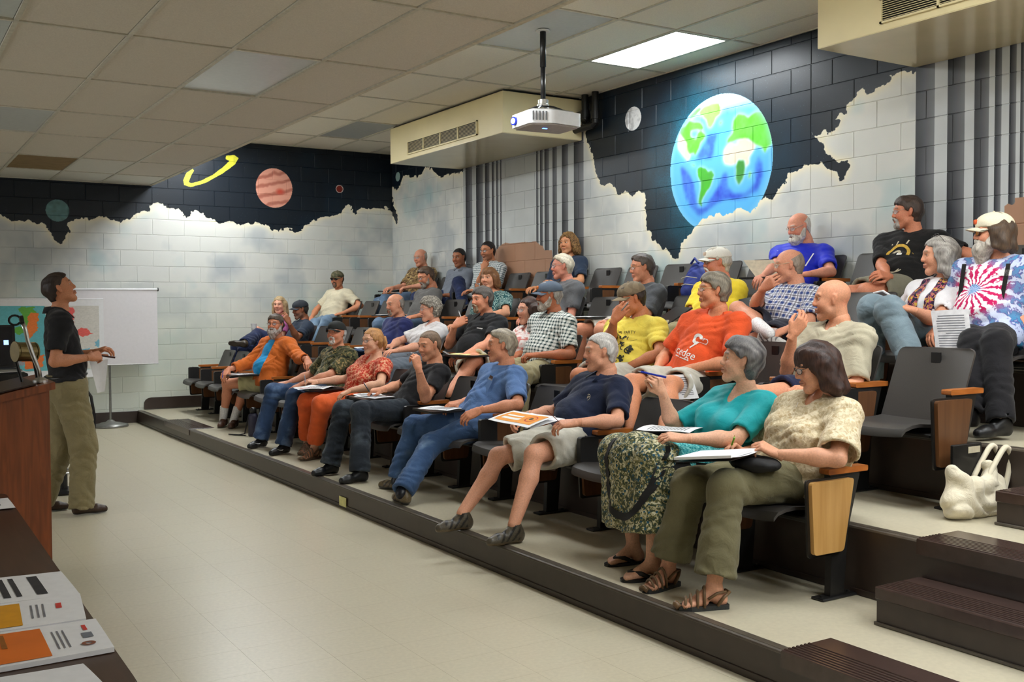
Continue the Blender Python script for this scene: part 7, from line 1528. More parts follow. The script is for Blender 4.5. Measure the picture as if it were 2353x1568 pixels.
def pen(label, a, b_, col=(30, 50, 160), r=.0045, tip=(200, 200, 205)):
    a = np.array(a, float); b_ = np.array(b_, float); t = thing('pen', label, 'pen', tuple((a + b_) / 2)); d = b_ - a
    MB().tube([a + d * .12, a + d * .95], r, 8).build('barrel', plain('pen_%d_%d_%d' % col, col, .3), t); MB().tube([a, a + d * .12], [.001, r * .9], 8).build('tip', plain('pen_tip_%d_%d_%d' % tip, tip, .3), t)
    MB().tube([a + d * .62 + np.array([0, 0, r]), a + d * 1.0 + np.array([0, 0, r * 1.5])], .0016, 6).build('clip', plain('pen_tip_%d_%d_%d' % tip, tip, .3), t); return t
JJ = {k: v['J'] for k, v in Pn.items()}
sheet('printed sheet on the tablet of the man in the light blue tee', on_tablet(1, 5, .35), lines=10)
sheet('white sheet under the pen of the man in the black tee', on_tablet(1, 7, .2), lines=9)
sheet('second sheet sticking out beyond the tablet of the black tee man', on_tablet(1, 7, -.25, -.33, .26, .003), lines=7)
sheet('open newsletter on the tablet of the woman in red', on_tablet(1, 9, .4, -.36, .1), lines=9, curl=.014)
sheet('newsletter with a red picture sliding off beneath the red-bloused woman\'s pages', on_tablet(1, 9, -.2, -.47, .12, -.001), lines=5, curl=.006, inkm=INKR)
sheet('sheet on the tablet beside the bearded man in the orange jacket', on_tablet(1, 13, .1), lines=8)
sheet('sheet held flat over her bag by the woman in turquoise', flat(3.40, 3.94, .842, .216, .279, .5), lines=12, curl=.006)
sheet('white sheet on the tablet of the curly grey-haired woman', on_tablet(2, 10, .2), lines=9)
sheet('sheet hanging over the tablet edge beside the curly grey-haired woman', on_tablet(2, 10, -.3, -.45, .28, .002), lines=7)
sheet('yellowish pad on the tablet of the woman in the floral blouse', on_tablet(2, 7, .1, -.33, .18), lines=0, mat=plain('pale_yellow_paper', (226, 214, 150), .8), th=.008)
sheet('sheet on the tablet of the grey-bearded man looking down', on_tablet(3, 13, .15), lines=8)
sheet('papers on the tablet of the balding man in the corner', on_tablet(4, 16, .2), lines=6, curl=.01)
sheet('sheet on the tablet of the man in dark grey with glasses', on_tablet(3, 6, -.2), lines=8)
sheet('paper on the lap of the man in the orange tee', [(4.22, 4.70, 1.045), (4.06, 4.80, 1.04), (4.10, 4.76, .89), (4.25, 4.66, .90)], lines=10, curl=.003)
sheet('sheet held up by the man in the blue jersey', [(5.80, 5.86, 1.815), (6.00, 5.74, 1.82), (6.03, 5.66, 1.66), (5.86, 5.76, 1.655)], lines=9, mat=plain('cream_paper', (214, 204, 182), .8))
D = JJ['tiedye']; a, b_ = D['DR'], D['DL']
sheet('grey-white printed sheet held by the man in the tie-dye tee', [(5.05, 3.41, 1.435), (5.02, 3.62, 1.425), (4.96, 3.54, 1.18), (4.98, 3.33, 1.185)], lines=14, mat=plain('shaded_paper', (206, 204, 206), .8))
sheet('loose sheet held down by the standing speaker', [(1.33, 7.84, 1.09), (1.46, 7.84, 1.09), (1.43, 7.82, .86), (1.38, 7.82, .85)], lines=0)
# the orange leaflet of the man in the navy polo
Lc = [np.array(c) for c in ((3.09, 4.78, .785), (3.28, 4.78, .835), (3.24, 5.16, .840), (3.06, 5.16, .800))]
t = sheet('orange and white leaflet held by the man in the navy polo', Lc, name='leaflet', lines=0, curl=.004)
def patch(t, C, u0, u1, v0, v1, mat, name, lift=.0012, curl=.004):
    C = [np.array(c, float) for c in C]; nn = np.cross(C[1] - C[0], C[3] - C[0]); nn /= np.linalg.norm(nn); f = lambda u, v: (C[0] * (1 - u) + C[1] * u) * (1 - v) + (C[3] * (1 - u) + C[2] * u) * v + nn * (curl * math.sin(math.pi * u) + curl * .5 * math.sin(2 * math.pi * v + u) + lift)
    V = []; P = []; n = 6
    for j in range(n + 1):
        for i in range(n + 1): V.append(f(u0 + (u1 - u0) * i / n, v0 + (v1 - v0) * j / n))
    for j in range(n):
        for i in range(n): q = j * (n + 1) + i; P.append([q, q + 1, q + n + 2, q + n + 1])
    return MB().add(V, P).build(name, mat, t)
patch(t, Lc, .14, .86, .06, .94, ORANGEP, 'orange_panel')
patch(t, Lc, .30, .44, .44, .86, INKW, 'white_lines', .002); patch(t, Lc, .54, .64, .48, .86, INKW, 'white_lines', .002)
def ring_on(t, C, cu, cv, r0, r1, mat, name, asp=1., lift=.0024):
    C = [np.array(c, float) for c in C]; nn = np.cross(C[1] - C[0], C[3] - C[0]); nn /= np.linalg.norm(nn); V, P = ring2(0, 0, r0, r1, n=20); eu = U_(C[1] - C[0]); ev = U_(C[3] - C[0]); c = (C[0] * (1 - cu) + C[1] * cu) * (1 - cv) + (C[3] * (1 - cu) + C[2] * cu) * cv + nn * (.004 * math.sin(math.pi * cu) + .002 * math.sin(2 * math.pi * cv + cu) + lift)
    return MB().add([c + eu * a * asp + ev * b2 for a, b2 in V], P).build(name, mat, t)
ring_on(t, Lc, .5, .24, .034, .040, INKR, 'red_ring'); ring_on(t, Lc, .5, .24, .0, .014, INKK, 'dark_mark')
sheet('second sheet under the orange leaflet of the navy polo man', [(3.13, 4.80, .775), (3.33, 4.76, .82), (3.30, 5.06, .83), (3.12, 5.10, .795)], lines=0)
pen('silver pen in the far hand of the man in the navy polo', D0 := JJ['polo']['DR'] + np.array([-.02, -.01, -.02]), D0 + np.array([.085, -.06, .075]), (196, 198, 204))
g_ = thing('folded_glasses', 'folded glasses in the near hand of the navy polo man', 'glasses', tuple(JJ['polo']['DL'])); q = JJ['polo']['DL']
MB().tube([q, q + np.array([-.01, .05, .03]), q + np.array([-.03, .10, .07])], .002, 6).tube([q + np.array([0, .0, .0]), q + np.array([-.05, .02, .0])], .002, 6).build('temples', plain('brown_frame', (110, 44, 30), .3), g_)
q = JJ['teal']['DR']; pen('blue pen raised by the woman in the turquoise top', q + np.array([-.05, .085, .04]), q + np.array([.03, -.055, .01]), (30, 50, 170), .005)
q = JJ['blacktee']['DR']; pen('dark pen in the far hand of the man in the black tee', q + np.array([-.01, -.03, -.05]), q + np.array([-.05, .05, .06]), (30, 30, 40))
q = JJ['red']['DR']; pen('pen held by the woman in the red blouse', q + np.array([-.02, 0, -.04]), q + np.array([-.01, .05, .05]), (120, 120, 130))
q = JJ['beige']['DR']; pen('green and yellow pencil held by the woman in beige', q + np.array([.02, .03, -.045]), q + np.array([-.03, -.06, .05]), (120, 190, 40), .0045, (210, 170, 60))
q = JJ['orangejkt']['DR']; pen('blue pen in the hand of the man in the orange jacket', q + np.array([-.02, -.02, -.04]), q + np.array([.0, .02, .05]), (40, 50, 150))
q = JJ['blackpolo']['DR']; pen('white pen held by the man in the black polo', q + np.array([.0, .01, -.02]), q + np.array([-.02, .05, .08]), (214, 214, 216))
q = JJ['yellowtee']['DR']; pen('grey pen between the fingers of the yellow tee man', q + np.array([-.01, .03, -.03]), q + np.array([-.01, -.08, .05]), (150, 150, 150))
q = JJ['speaker']['DR']; pen('dark marker in the hand of the standing speaker', q + np.array([-.01, 0, .0]), q + np.array([.10, -.02, -.02]), (60, 28, 26), .006)
# notepad of the woman in beige
t = thing('notepad', 'white spiral notepad on the lap of the woman in beige', 'notepad', (3.22, 3.36, .79))
c4 = [(3.06, 3.52, .765), (3.26, 3.56, .775), (3.32, 3.27, .815), (3.12, 3.22, .805)]
MB().sheet(c4, 4, .012, .0).build('pad_body', PAPER, t); MB().sheet([(a, b2, c - .013) for a, b2, c in c4], 4, .003, .0).build('pad_cover', BLACK, t)
MB().sheet([(a + .01, b2 - .01, c + .004) for a, b2, c in c4], 5, .001, .006).build('top_page', PAPER, t)
# bags on laps
CLOTHB = plain('black_nylon', (26, 25, 26), .7, bmp=.001, scale=200)
def soft(name, prims, h, mat, parent, noise_=.004, colr=None):
    pts = []
    for p_ in prims: pts += [np.array(p_[0]) - p_[1], np.array(p_[0]) + p_[1]]
    lo = np.min(pts, 0) - .03; hi = np.max(pts, 0) + .03; f = Field(lo, hi, h)
    for c, r in prims: f.ell(c, r if hasattr(r, '__len__') else (r,) * 3, k=.04)
    fold_noise(f, noise_, 3, None, None); v, q_ = f.mesh(); v = relax(v, q_, 1, .3)
    me = mesh_np(name, v - LOC[parent.name], q_, smooth=True, mats=[mat], attrs={'rest': v}); o = link(bpy.data.objects.new(name, me), parent); LOC[o.name] = LOC[parent.name]; return o
t = thing('waist_bag', 'black waist bag with long strap on the lap of the woman in turquoise', 'bag', (3.36, 4.0, .74))
soft('bag_body', [((3.38, 3.98, .775), np.array([.07, .13, .05])), ((3.36, 4.06, .77), np.array([.06, .08, .045]))], .008, CLOTHB, t)
def ribbon(path, w, objs, root, mat, name, lift=.006):
    tr = []
    for o_ in objs: me_ = o_.data; o3 = LOC[root.name]; tr.append(BVHTree.FromPolygons([tuple(np.array(v.co) + o3) for v in me_.vertices], [tuple(q_.vertices) for q_ in me_.polygons]))
    Pp = spline([(0, *q_) for q_ in path], 5); V = []
    for i, q_ in enumerate(Pp):
        d = Pp[min(i + 1, len(Pp) - 1)] - Pp[max(i - 1, 0)]; n_ = U_(np.array([0, -d[2], d[1]]))
        for s_ in (-.5, 0, .5):
            c = q_ + n_ * w * s_; xs_ = [r_[0][0] for r_ in (b_.ray_cast(Vector((2.4, c[1], c[2])), Vector((1, 0, 0)), 2.) for b_ in tr) if r_[0] is not None]; V.append((min(xs_) - lift if xs_ else (V[-1][0] if V else 3.1), c[1], c[2]))
    return MB().add(V, [[i * 3 + j, i * 3 + j + 1, i * 3 + j + 4, i * 3 + j + 3] for i in range(len(Pp) - 1) for j in (0, 1)]).build(name, mat, t, smooth=True)
STRAPJOB = lambda: ribbon([(4.06, .80), (4.08, .70), (4.07, .58), (4.03, .50), (3.94, .455), (3.84, .455), (3.77, .50), (3.72, .60), (3.69, .72), (3.70, .80)], .036, [c for c in Pn['teal']['root'].children if c.name.startswith(('skirt', 'tunic'))], Pn['teal']['root'], CLOTHB, 'strap'); WB = t
MB().box((3.325, 3.93, .80), (3.333, 3.975, .81)).build('bag_label', INKW, t)
t = thing('handbag', 'small black bag under the notepad of the woman in beige', 'bag', (3.32, 3.28, .74)); soft('bag_body', [((3.34, 3.30, .755), np.array([.09, .13, .035]))], .008, CLOTHB, t)
K_ = JJ['teal']; f = Field(np.min([K_['KL'], K_['KR'], K_['HL'], K_['HR']], 0) - .25, np.max([K_['KL'], K_['KR'], K_['HL'], K_['HR']], 0) + .2, .010)
for s in 'LR':
    a, b2 = K_['H' + s], K_['K' + s]; fr2 = .84 if s == 'L' else .5; f.cap(a, b2, .116, .104, k=.06, cut=[(a + (b2 - a) * fr2, U_(b2 - a))])
f.cap(K_['HL'] + (K_['KL'] - K_['HL']) * .4, K_['HL'] + (K_['KL'] - K_['HL']) * .8 - np.array([0, 0, .16]), .08, .05, k=.06); fold_noise(f, .006, 8, None, None); v_, q_ = f.mesh()
put((v_, q_), 'tunic_hem', cloth('turquoise_sequin', 'floral', (40, 150, 158), (90, 190, 192), (140, 214, 212), (30, 130, 140), s=2.6), Pn['teal']['root'], attrs={'rest': v_})
t = WB; STRAPJOB()
# mobile phone, notebook, cups, lap boards
def slab(name, label, cat, c, ex, ey, sx, sy, th, mat, extra=None):
    ex = U_(ex); ey = U_(np.array(ey) - ex * (np.array(ey) @ ex)); ez = np.cross(ex, ey); t = thing(name, label, cat, tuple(c)); M4 = Matrix(((ex[0], ey[0], ez[0], c[0]), (ex[1], ey[1], ez[1], c[1]), (ex[2], ey[2], ez[2], c[2]), (0, 0, 0, 1)))
    MB().box((-sx / 2, -sy / 2, -th / 2), (sx / 2, sy / 2, th / 2), min(.004, th * .3), M=M4).build('body', mat, t)
    if extra: MB().box((-sx / 2 + .004, -sy / 2 + .004, th / 2), (sx / 2 - .004, sy / 2 - .004, th / 2 + .001), M=M4).build(extra[0], extra[1], t)
    return t
q = JJ['blackpolo']['DL']; slab('mobile_phone', 'silver phone held by the man in the black polo', 'phone', q + np.array([-.03, .03, .02]), (-.5, .5, .4), (.6, .7, 0), .13, .065, .009, SILVER, ('phone_screen', plain('dark_screen', (60, 64, 70), .15)))
q = JJ['grayhair']['DR']; slab('notebook', 'small spiral notebook held by the woman with long grey hair', 'notebook', q + np.array([-.02, -.02, .015]), (-.3, -.8, .1), (-.8, .3, .5), .11, .15, .012, PAPER, ('cover', plain('grey_cover', (170, 170, 176), .5)))
slab('lap_board', 'dark tilted lap board with brown edge before the plaid shirt man', 'board', (5.33, 5.30, 1.40), (-.55, -.35, -.62), (-.35, .9, -.1), .36, .26, .012, BLACK, None)
slab('lap_board', 'black lap board on the knees of the man in the white cap', 'board', (5.10, 5.95, 1.36), (-.7, .2, -.45), (.2, .9, .0), .34, .28, .012, BLACK, ('paper_on_board', PAPER))
def cup(name, label, c, r0, r1, h, mat, cat='cup'):
    t = thing(name, label, cat, tuple(c)); MB().lathe([(r0, 0), (r0 + (r1 - r0) * .5, h * .5), (r1, h), (r1 + .002, h + .003), (r1 - .003, h), (r0 - .002, .006)], c, 20).build('cup_body', mat, t, smooth=True); return t
q = JJ['blond']['DR']; cup('paper_cup', 'white cup held by the woman with long blond hair', q + np.array([-.05, 0, -.03]), .028, .038, .09, WHITEP)
cup('clear_cup', 'clear plastic cup on the chair before the plaid shirt man', (4.98, 4.78, 1.20), .030, .042, .11, GLASS)
# blue backpack on a top-row chair
t = thing('backpack', 'blue backpack on a top row chair behind the man in the white cap', 'backpack', (6.15, 6.76, 1.49)); BLUEN = plain('blue_nylon', (36, 52, 130), .6, bmp=.001, scale=150)
soft('bag_body', [((6.15, 6.76, 1.64), np.array([.10, .15, .14])), ((6.08, 6.76, 1.58), np.array([.07, .12, .08])), ((6.17, 6.76, 1.74), np.array([.07, .12, .10]))], .01, BLUEN, t, .006)
MB().tube([(6.10, 6.70, 1.83), (6.11, 6.76, 1.875), (6.12, 6.82, 1.83)], .010, 8).build('carry_loop', BLUEN, t); MB().tube([(6.045, 6.66, 1.70), (6.02, 6.76, 1.715), (6.045, 6.86, 1.70)], .004, 6).tube([(6.03, 6.68, 1.64), (6.0, 6.76, 1.65), (6.03, 6.84, 1.64)], .004, 6).build('zip', INKC, t)
# canvas tote with black folder
t = thing('tote_bag', 'cream canvas tote bag on the second tier beside the half step', 'bag', (4.42, 2.92, .465)); CANV = cloth('cream_canvas', 'plain', (224, 214, 190), fold=.012)
f = Field((4.10, 2.76, .45), (4.72, 3.08, .86), .007); f.cap((4.25, 2.92, .53), (4.51, 2.92, .525), .066, .07, k=.05)
for a_, b2, r0, r1 in (((4.235, 2.93, .55), (4.245, 2.945, .70), .045, .018), ((4.51, 2.91, .55), (4.49, 2.92, .685), .055, .022), ((4.30, 2.89, .60), (4.46, 2.89, .62), .035, .035), ((4.24, 2.905, .665), (4.34, 2.885, .63), .020, .02), ((4.49, 2.90, .67), (4.40, 2.885, .63), .022, .02)): f.cap(a_, b2, r0, r1, k=.04)
f.cap((4.55, 2.91, .50), (4.55, 2.915, .60), .045, .030, k=.04); f.plane((0, 0, .466), (0, 0, -1.)); fold_noise(f, .011, 4, None, None); v_, q_ = f.mesh(); put((relax(v_, q_, 1, .3), q_), 'bag_body', CANV, t, attrs={'rest': v_})
for dy in (.035, -.035): 
    pts = [(4.43, 2.92 + dy, .64), (4.50, 2.92 + dy, .72), (4.57, 2.92 + dy, .780), (4.612, 2.92 + dy, .745), (4.60, 2.92 + dy, .66), (4.555, 2.91 + dy * .6, .53)]
    o = MB().tube(spline(pts), .013, 8).build('handle', CANV, t, smooth=True)
t = thing('folder', 'black folder with white label standing in the tote bag', 'folder', (4.40, 2.98, .62)); MB().box((4.29, 2.965, .56), (4.51, 2.985, .80), .004).build('cover', BLACK, t); MB().box((4.40, 2.962, .755), (4.49, 2.9655, .785)).build('label_strip', INKC, t)
# water bottle
t = thing('water_bottle', 'dark insulated bottle beside the brown shoes of the orange jacket man', 'bottle', (3.29, 10.22, .155)); DKB = plain('dark_bottle_sleeve', (44, 42, 60), .5)
MB().lathe([(.045, 0), (.052, .01), (.052, .20), (.046, .215), (.030, .235)], (3.29, 10.22, .155), 20).build('bottle_body', DKB, t, smooth=True); MB().lathe([(.033, .235), (.034, .28), (.020, .292)], (3.29, 10.22, .155), 16).build('bottle_cap', BLACK, t, smooth=True)
MB().tube([(3.245, 10.22, .38), (3.225, 10.24, .27), (3.215, 10.27, .18), (3.18, 10.34, .165), (3.10, 10.44, .165), (3.14, 10.36, .163), (3.22, 10.26, .163)], .006, 6).build('strap', CLOTHB, t)
# yellow sticker on the riser
t = MB().box((2.8805, 6.865, .018), (2.884, 6.99, .086)).build('floor_sticker', plain('pale_yellow_label', (214, 208, 138), .6)); tag(t, 'pale yellow sticker on the front riser below the black shoes', 'sticker')

# ------------------------------------------------------------------ projector
t = thing('projector', 'white projector hanging from a black pole under the ceiling', 'projector', (4.66, 6.93, 2.86))
rp = round_poly([(4.46, 7.13), (4.43, 6.80), (4.60, 6.72), (4.90, 6.76), (4.92, 7.10)], .035)
MB().prism(rp, 2, 2.905, 3.01).build('projector_body', WHITEP, t); MB().prism(round_poly([(4.48, 7.11), (4.45, 6.81), (4.60, 6.74), (4.88, 6.78), (4.90, 7.08)], .03), 2, 2.893, 2.906).build('bottom_plate', plain('warm_grey_plastic', (176, 168, 164), .5), t)
MB().prism(round_poly([(4.50, 7.08), (4.48, 6.84), (4.61, 6.77), (4.86, 6.80), (4.88, 7.06)], .03), 2, 3.009, 3.028).build('top_cover', SILVER, t)
cl = MB().tube([(4.452, 7.055, 2.955), (4.432, 7.052, 2.955)], .034, 20).build('lens_ring', plain('blue_lens_coating', (30, 50, 190), .15), t)
LAMPM = plain('projector_light', (240, 245, 255), .3, emit=5.); MB().tube([(4.434, 7.054, 2.955), (4.428, 7.053, 2.955)], .022, 16).build('lens', LAMPM, t)
for i in range(5): MB().box((4.442 + .024 * i, 6.777 - .0105 * i, 2.925), (4.452 + .024 * i, 6.787 - .0105 * i, 2.995), .001).build('vent_slot', plain('grey_vent', (110, 110, 112), .5), t)
MB().box((4.62, 6.90, 2.888), (4.66, 6.915, 2.894)).build('status_light', plain('blue_indicator', (60, 110, 255), .3), t); MATS['blue_indicator'].node_tree.nodes['Principled BSDF'].inputs['Emission Color'].default_value = (.1, .25, 1, 1); MATS['blue_indicator'].node_tree.nodes['Principled BSDF'].inputs['Emission Strength'].default_value = 4
MB().tube([(4.65, 6.945, 3.10), (4.65, 6.945, 3.395)], .020, 14).tube([(4.65, 6.945, 3.39), (4.65, 6.945, 3.69)], .025, 14).build('pole', BLACK, t, smooth=True)
MB().lathe([(.05, 0), (.05, .012)], (4.65, 6.945, 3.075), 16).lathe([(.036, .012), (.042, .02), (.042, .05), (.03, .055)], (4.65, 6.945, 3.075), 16).build('collar', CHROME, t)
m = MB()
for a, b2 in ((4.52, 7.05), (4.52, 6.83), (4.82, 6.84), (4.84, 7.04)): m.tube([(4.65, 6.945, 3.08), (4.65 + (a - 4.65) * .4, 6.945 + (b2 - 6.945) * .4, 3.07), (a, b2, 3.026)], .009, 6)
m.build('mount_arms', BLACK, t); m = MB().lathe([(.06, 0), (.055, .012)], (4.65, 6.945, 3.672), 16); m.build('ceiling_plate', WHITEP, t)

# ------------------------------------------------------------------ front of the room
t = thing('lectern', 'reddish brown wooden lectern with sloping top beside the speaker', 'lectern', (.3, 4.85, 0))
MB().prism([(-.02, 0), (.625, 0), (.625, 1.125), (-.02, .985)], 1, 4.60, 4.62).build('side_panel', LECT, t); MB().prism([(-.02, 0), (.625, 0), (.625, 1.125), (-.02, .985)], 1, 5.13, 5.15).build('side_panel', LECT, t)
MB().box((.605, 4.62, 0), (.625, 5.13, 1.12)).build('front_panel', LECT, t); MB().prism([(-.04, .975), (.645, 1.126), (.645, 1.155), (-.04, 1.004)], 1, 4.575, 5.175).build('top_board', LECT, t)
MB().box((.0, 4.62, .55), (.605, 5.13, .57)).build('shelf', LECT, t); MB().prism([(.0, .986 + .03), (.58, 1.112 + .032), (.58, 1.118 + .032), (.0, .992 + .03)], 1, 4.62, 5.12).build('dark_inlay', WOOD_DARK, t)
t = thing('gooseneck_microphone', 'chrome gooseneck microphone arm with black clip on the lectern', 'microphone', (.60, 4.70, 1.146))
MB().lathe([(.030, 0), (.030, .010), (.016, .02)], (.605, 4.70, 1.148), 14).build('base', CHROME, t)
MB().tube([(.605, 4.70, 1.16), (.600, 4.70, 1.20), (.577, 4.70, 1.266), (.560, 4.70, 1.321), (.552, 4.70, 1.367), (.540, 4.70, 1.405)], .009, 10).build('gooseneck', CHROME, t, smooth=True)
m = MB().tube([(.530, 4.70, 1.410), (.545, 4.70, 1.412)], .018, 12); pts = [(.512 + .022 * math.cos(a), 4.70, 1.410 + .020 * math.sin(a)) for a in [math.radians(d) for d in range(40, 330, 24)]]; m.tube(pts, .005, 6); m.build('clip', BLACK, t)
t = thing('desk_lamp', 'brass drum-shaped lamp head on black legs behind the microphone', 'lamp', (.565, 4.86, 1.12)); BRASS = plain('tarnished_brass', (112, 98, 62), .35, metal=.7)
MB().tube([(.530, 4.84, 1.274), (.598, 4.87, 1.270)], .041, 24).build('lamp_drum', BRASS, t, smooth=False); MB().tube([(.598, 4.87, 1.270), (.604, 4.873, 1.2698)], .044, 24).build('lamp_rim', BRASS, t); MB().tube([(.524, 4.838, 1.274), (.530, 4.84, 1.274)], .044, 24).build('lamp_rim', BRASS, t)
MB().tube([(.53, 4.86, 1.24), (.555, 4.86, 1.135)], .007, 8).tube([(.60, 4.86, 1.24), (.615, 4.86, 1.148)], .007, 8).build('lamp_legs', BLACK, t)
t = thing('equipment_desk', 'black equipment desk behind the lectern carrying the laptop', 'desk', (.3, 5.9, 0)); MB().box((-.5, 5.55, 1.10), (.66, 6.3, 1.14), .004).build('desk_top', BLACK, t); MB().box((-.48, 5.58, 0), (.62, 6.27, 1.099), .004).build('desk_body', plain('matt_black', (16, 16, 16), .6), t)
t = thing('laptop', 'open laptop with dark screen on the black desk', 'laptop', (.50, 5.75, 1.14)); MB().box((.30, 5.60, 1.141), (.64, 5.84, 1.158), .003).build('keyboard_base', SILVER, t); MB().prism([(5.835, 1.158), (5.845, 1.158), (5.90, 1.372), (5.89, 1.374)], 0, .30, .64).build('screen_lid', BLACK, t)
KEYS = plain('keyboard_dark', (40, 42, 46), .5); MB().box((.32, 5.64, 1.158), (.62, 5.80, 1.160)).build('keyboard', KEYS, t); sc_ = plain('laptop_screen_on', (30, 32, 40), .2); MB().prism([(5.832, 1.168), (5.834, 1.168), (5.887, 1.362), (5.885, 1.362)], 0, .315, .625).build('display', sc_, t)
ic = plain('screen_icon', (120, 170, 240), .3); ic.node_tree.nodes['Principled BSDF'].inputs['Emission Color'].default_value = (.4, .6, 1, 1); ic.node_tree.nodes['Principled BSDF'].inputs['Emission Strength'].default_value = 1.2
MB().prism([(5.858, 1.272), (5.859, 1.272), (5.866, 1.296), (5.865, 1.296)], 0, .585, .608).build('screen_icon', ic, t)
sheet('loose papers at the laptop edge of the black desk', [(.50, 5.58, 1.142), (.68, 5.60, 1.142), (.66, 5.75, 1.142), (.50, 5.74, 1.142)], lines=5, curl=.004)
# table with leaflets
t = thing('side_table', 'dark brown table with rounded corner at the lower left', 'table', (.0, 3.0, 0))
tp = round_poly([(-.75, 1.98), (.418, 1.98), (.432, 4.38), (-.75, 4.38)], .06, 6); MB().prism(tp, 2, .722, .748).build('table_top', TABLE, t); MB().prism(round_poly([(-.753, 1.977), (.421, 1.977), (.435, 4.383), (-.753, 4.383)], .06, 6), 2, .726, .742).build('edge_band', BLACK, t)
for x, y in ((-.65, 2.1), (.33, 2.1), (-.65, 4.25), (.34, 4.25)): MB().tube([(x, y, 0), (x, y, .722)], .018, 10).build('leg', STEEL_BLK, t)
def stack(label, C, n, group=None): 
    t = sheet(label, [(a, b2, z + .0025 * n) for a, b2, z in C], name='leaflet_stack', lines=0, curl=.001, th=.0025 * n, group=group); return t
zt = .750
C = [(.02, 2.99, zt), (.02, 2.72, zt), (.424, 2.68, zt), (.420, 2.94, zt)]
t = stack('stack of black and white striped leaflets, farthest on the table', C, 3)
for u0, u1 in ((.36, .40), (.52, .55), (.60, .64), (.67, .70), (.78, .84)): patch(t, [(a, b2, z + .0075) for a, b2, z in C], .12, .86, u0, u1, plain('black_print', (52, 52, 56), .7, var=.2), 'dark_stripe', curl=.001)
for u0 in (.12, .18, .24): patch(t, [(a, b2, z + .0075) for a, b2, z in C], .1, .6, u0, u0 + .03, PRINT, 'text_block', curl=.001)
C = [(.0, 2.69, zt), (.0, 2.46, zt), (.400, 2.448, zt), (.424, 2.676, zt)]
t = stack('stack of leaflets with amber panel, middle of the table', C, 4); Cz = [(a, b2, z + .010) for a, b2, z in C]; patch(t, Cz, .10, .93, .02, .68, plain('amber_print', (222, 156, 20), .6, var=.06), 'amber_panel', curl=.001)
for i in range(3): patch(t, Cz, .25, .75, .73 + .03 * i, .74 + .03 * i, PRINT, 'text_line', curl=.001)
for i in range(5): patch(t, Cz, .2, .5 + .06 * (i % 3), .15 + .08 * i, .175 + .08 * i, plain('brown_print', (150, 90, 20), .7), 'text_line', .002, .001)
patch(t, Cz, .3, .5, .86, .89, INKR, 'small_mark', curl=.001)
C = [(.0, 2.45, zt), (.0, 2.20, zt), (.414, 2.208, zt), (.418, 2.438, zt)]
t = stack('stack of leaflets with orange panel and round seal, nearest on the table', C, 4); Cz = [(a, b2, z + .010) for a, b2, z in C]; patch(t, Cz, .08, .95, .02, .72, ORANGE2, 'orange_panel', curl=.001)
for i in range(3): patch(t, Cz, .25, .8, .76 + .025 * i, .768 + .025 * i, PRINT, 'text_line', curl=.001)
for i in range(5): patch(t, Cz, .15, .5 + .06 * (i % 3), .2 + .08 * i, .225 + .08 * i, MATS['brown_print'], 'text_line', .002, .001)
patch(t, Cz, .18, .36, .91, .93, INKR, 'small_mark', curl=.001); patch(t, Cz, .44, .60, .89, .94, plain('grey_logo', (120, 124, 134), .6), 'small_logo', curl=.001); ring_on(t, Cz, .78, .90, .006, .014, plain('brown_seal', (140, 84, 60), .6), 'round_seal', lift=.0)
stack('white papers with grey print at the bottom edge of the table', [(.12, 2.16, zt), (.10, 1.99, zt), (.36, 1.995, zt), (.345, 2.155, zt)], 2)
sheet('white printed sheets on the table end by the lectern', [(.20, 4.24, zt + .004), (.20, 4.0, zt + .004), (.426, 4.0, zt + .004), (.424, 4.22, zt + .004)], lines=9, curl=.001)
# map and pull-up screen at the far wall
def map_image():
    rng = np.random.RandomState(9); w, h = 520, 440; U, V = np.meshgrid(np.linspace(0, 1, w), np.linspace(0, 1, h)); U = U + (fbm(w, h, 18, rng, 3) - .5) * .05; V = V + (fbm(w, h, 18, rng, 3) - .5) * .05
    img = np.ones((h, w, 3), np.float32) * np.array((96, 178, 186)) / 255.
    def P(poly, c):
        nonlocal img; img = np.where(pip(U, V, poly)[..., None], np.array(c) / 255., img)
    P([(.56, 1.1), (.60, .80), (.58, .55), (.62, .30), (.72, .0), (1.1, 0), (1.1, 1.1)], (208, 204, 196)); P([(.66, .93), (.80, .97), (.80, .70), (.72, .62), (.66, .72)], (220, 88, 84)); P([(.80, .55), (.86, .66), (.95, .56), (.86, .50)], (222, 90, 84))
    P([(.38, .96), (.50, .98), (.50, .80), (.42, .68), (.34, .66), (.33, .60), (.37, .55), (.42, .60)], (96, 170, 60)); P([(.46, .90), (.52, .88), (.52, .62), (.46, .50), (.42, .55), (.44, .70)], (232, 122, 44)); P([(.10, .88), (.20, .89), (.19, .81), (.11, .82)], (222, 200, 50))
    P([(.11, .40), (.16, .44), (.17, .36), (.12, .34)], (216, 86, 84)); P([(.20, .52), (.26, .54), (.26, .40), (.29, .30), (.20, .28), (.22, .40)], (220, 92, 88)); P([(.30, .30), (.44, .38), (.50, .30), (.48, .10), (.30, .08)], (150, 150, 158)); P([(.40, .18), (.56, .24), (.55, .05), (.42, .02)], (234, 120, 52)); P([(.40, .44), (.44, .44), (.43, .39)], (206, 186, 90)); P([(.84, .30), (.92, .34), (.90, .22), (.84, .22)], (96, 176, 206)); P([(.96, .44), (1., .46), (1., .34), (.96, .36)], (120, 180, 200)); P([(.58, .25), (.68, .36), (.72, .18), (.62, .10)], (206, 190, 90))
    P([(0, .0), (.2, .0), (.2, .12), (0, .2)], (226, 196, 84))
    img = img * (.94 + .1 * fbm(w, h, 6, rng, 2)[..., None])
    return make_image('wall_map_print', img)
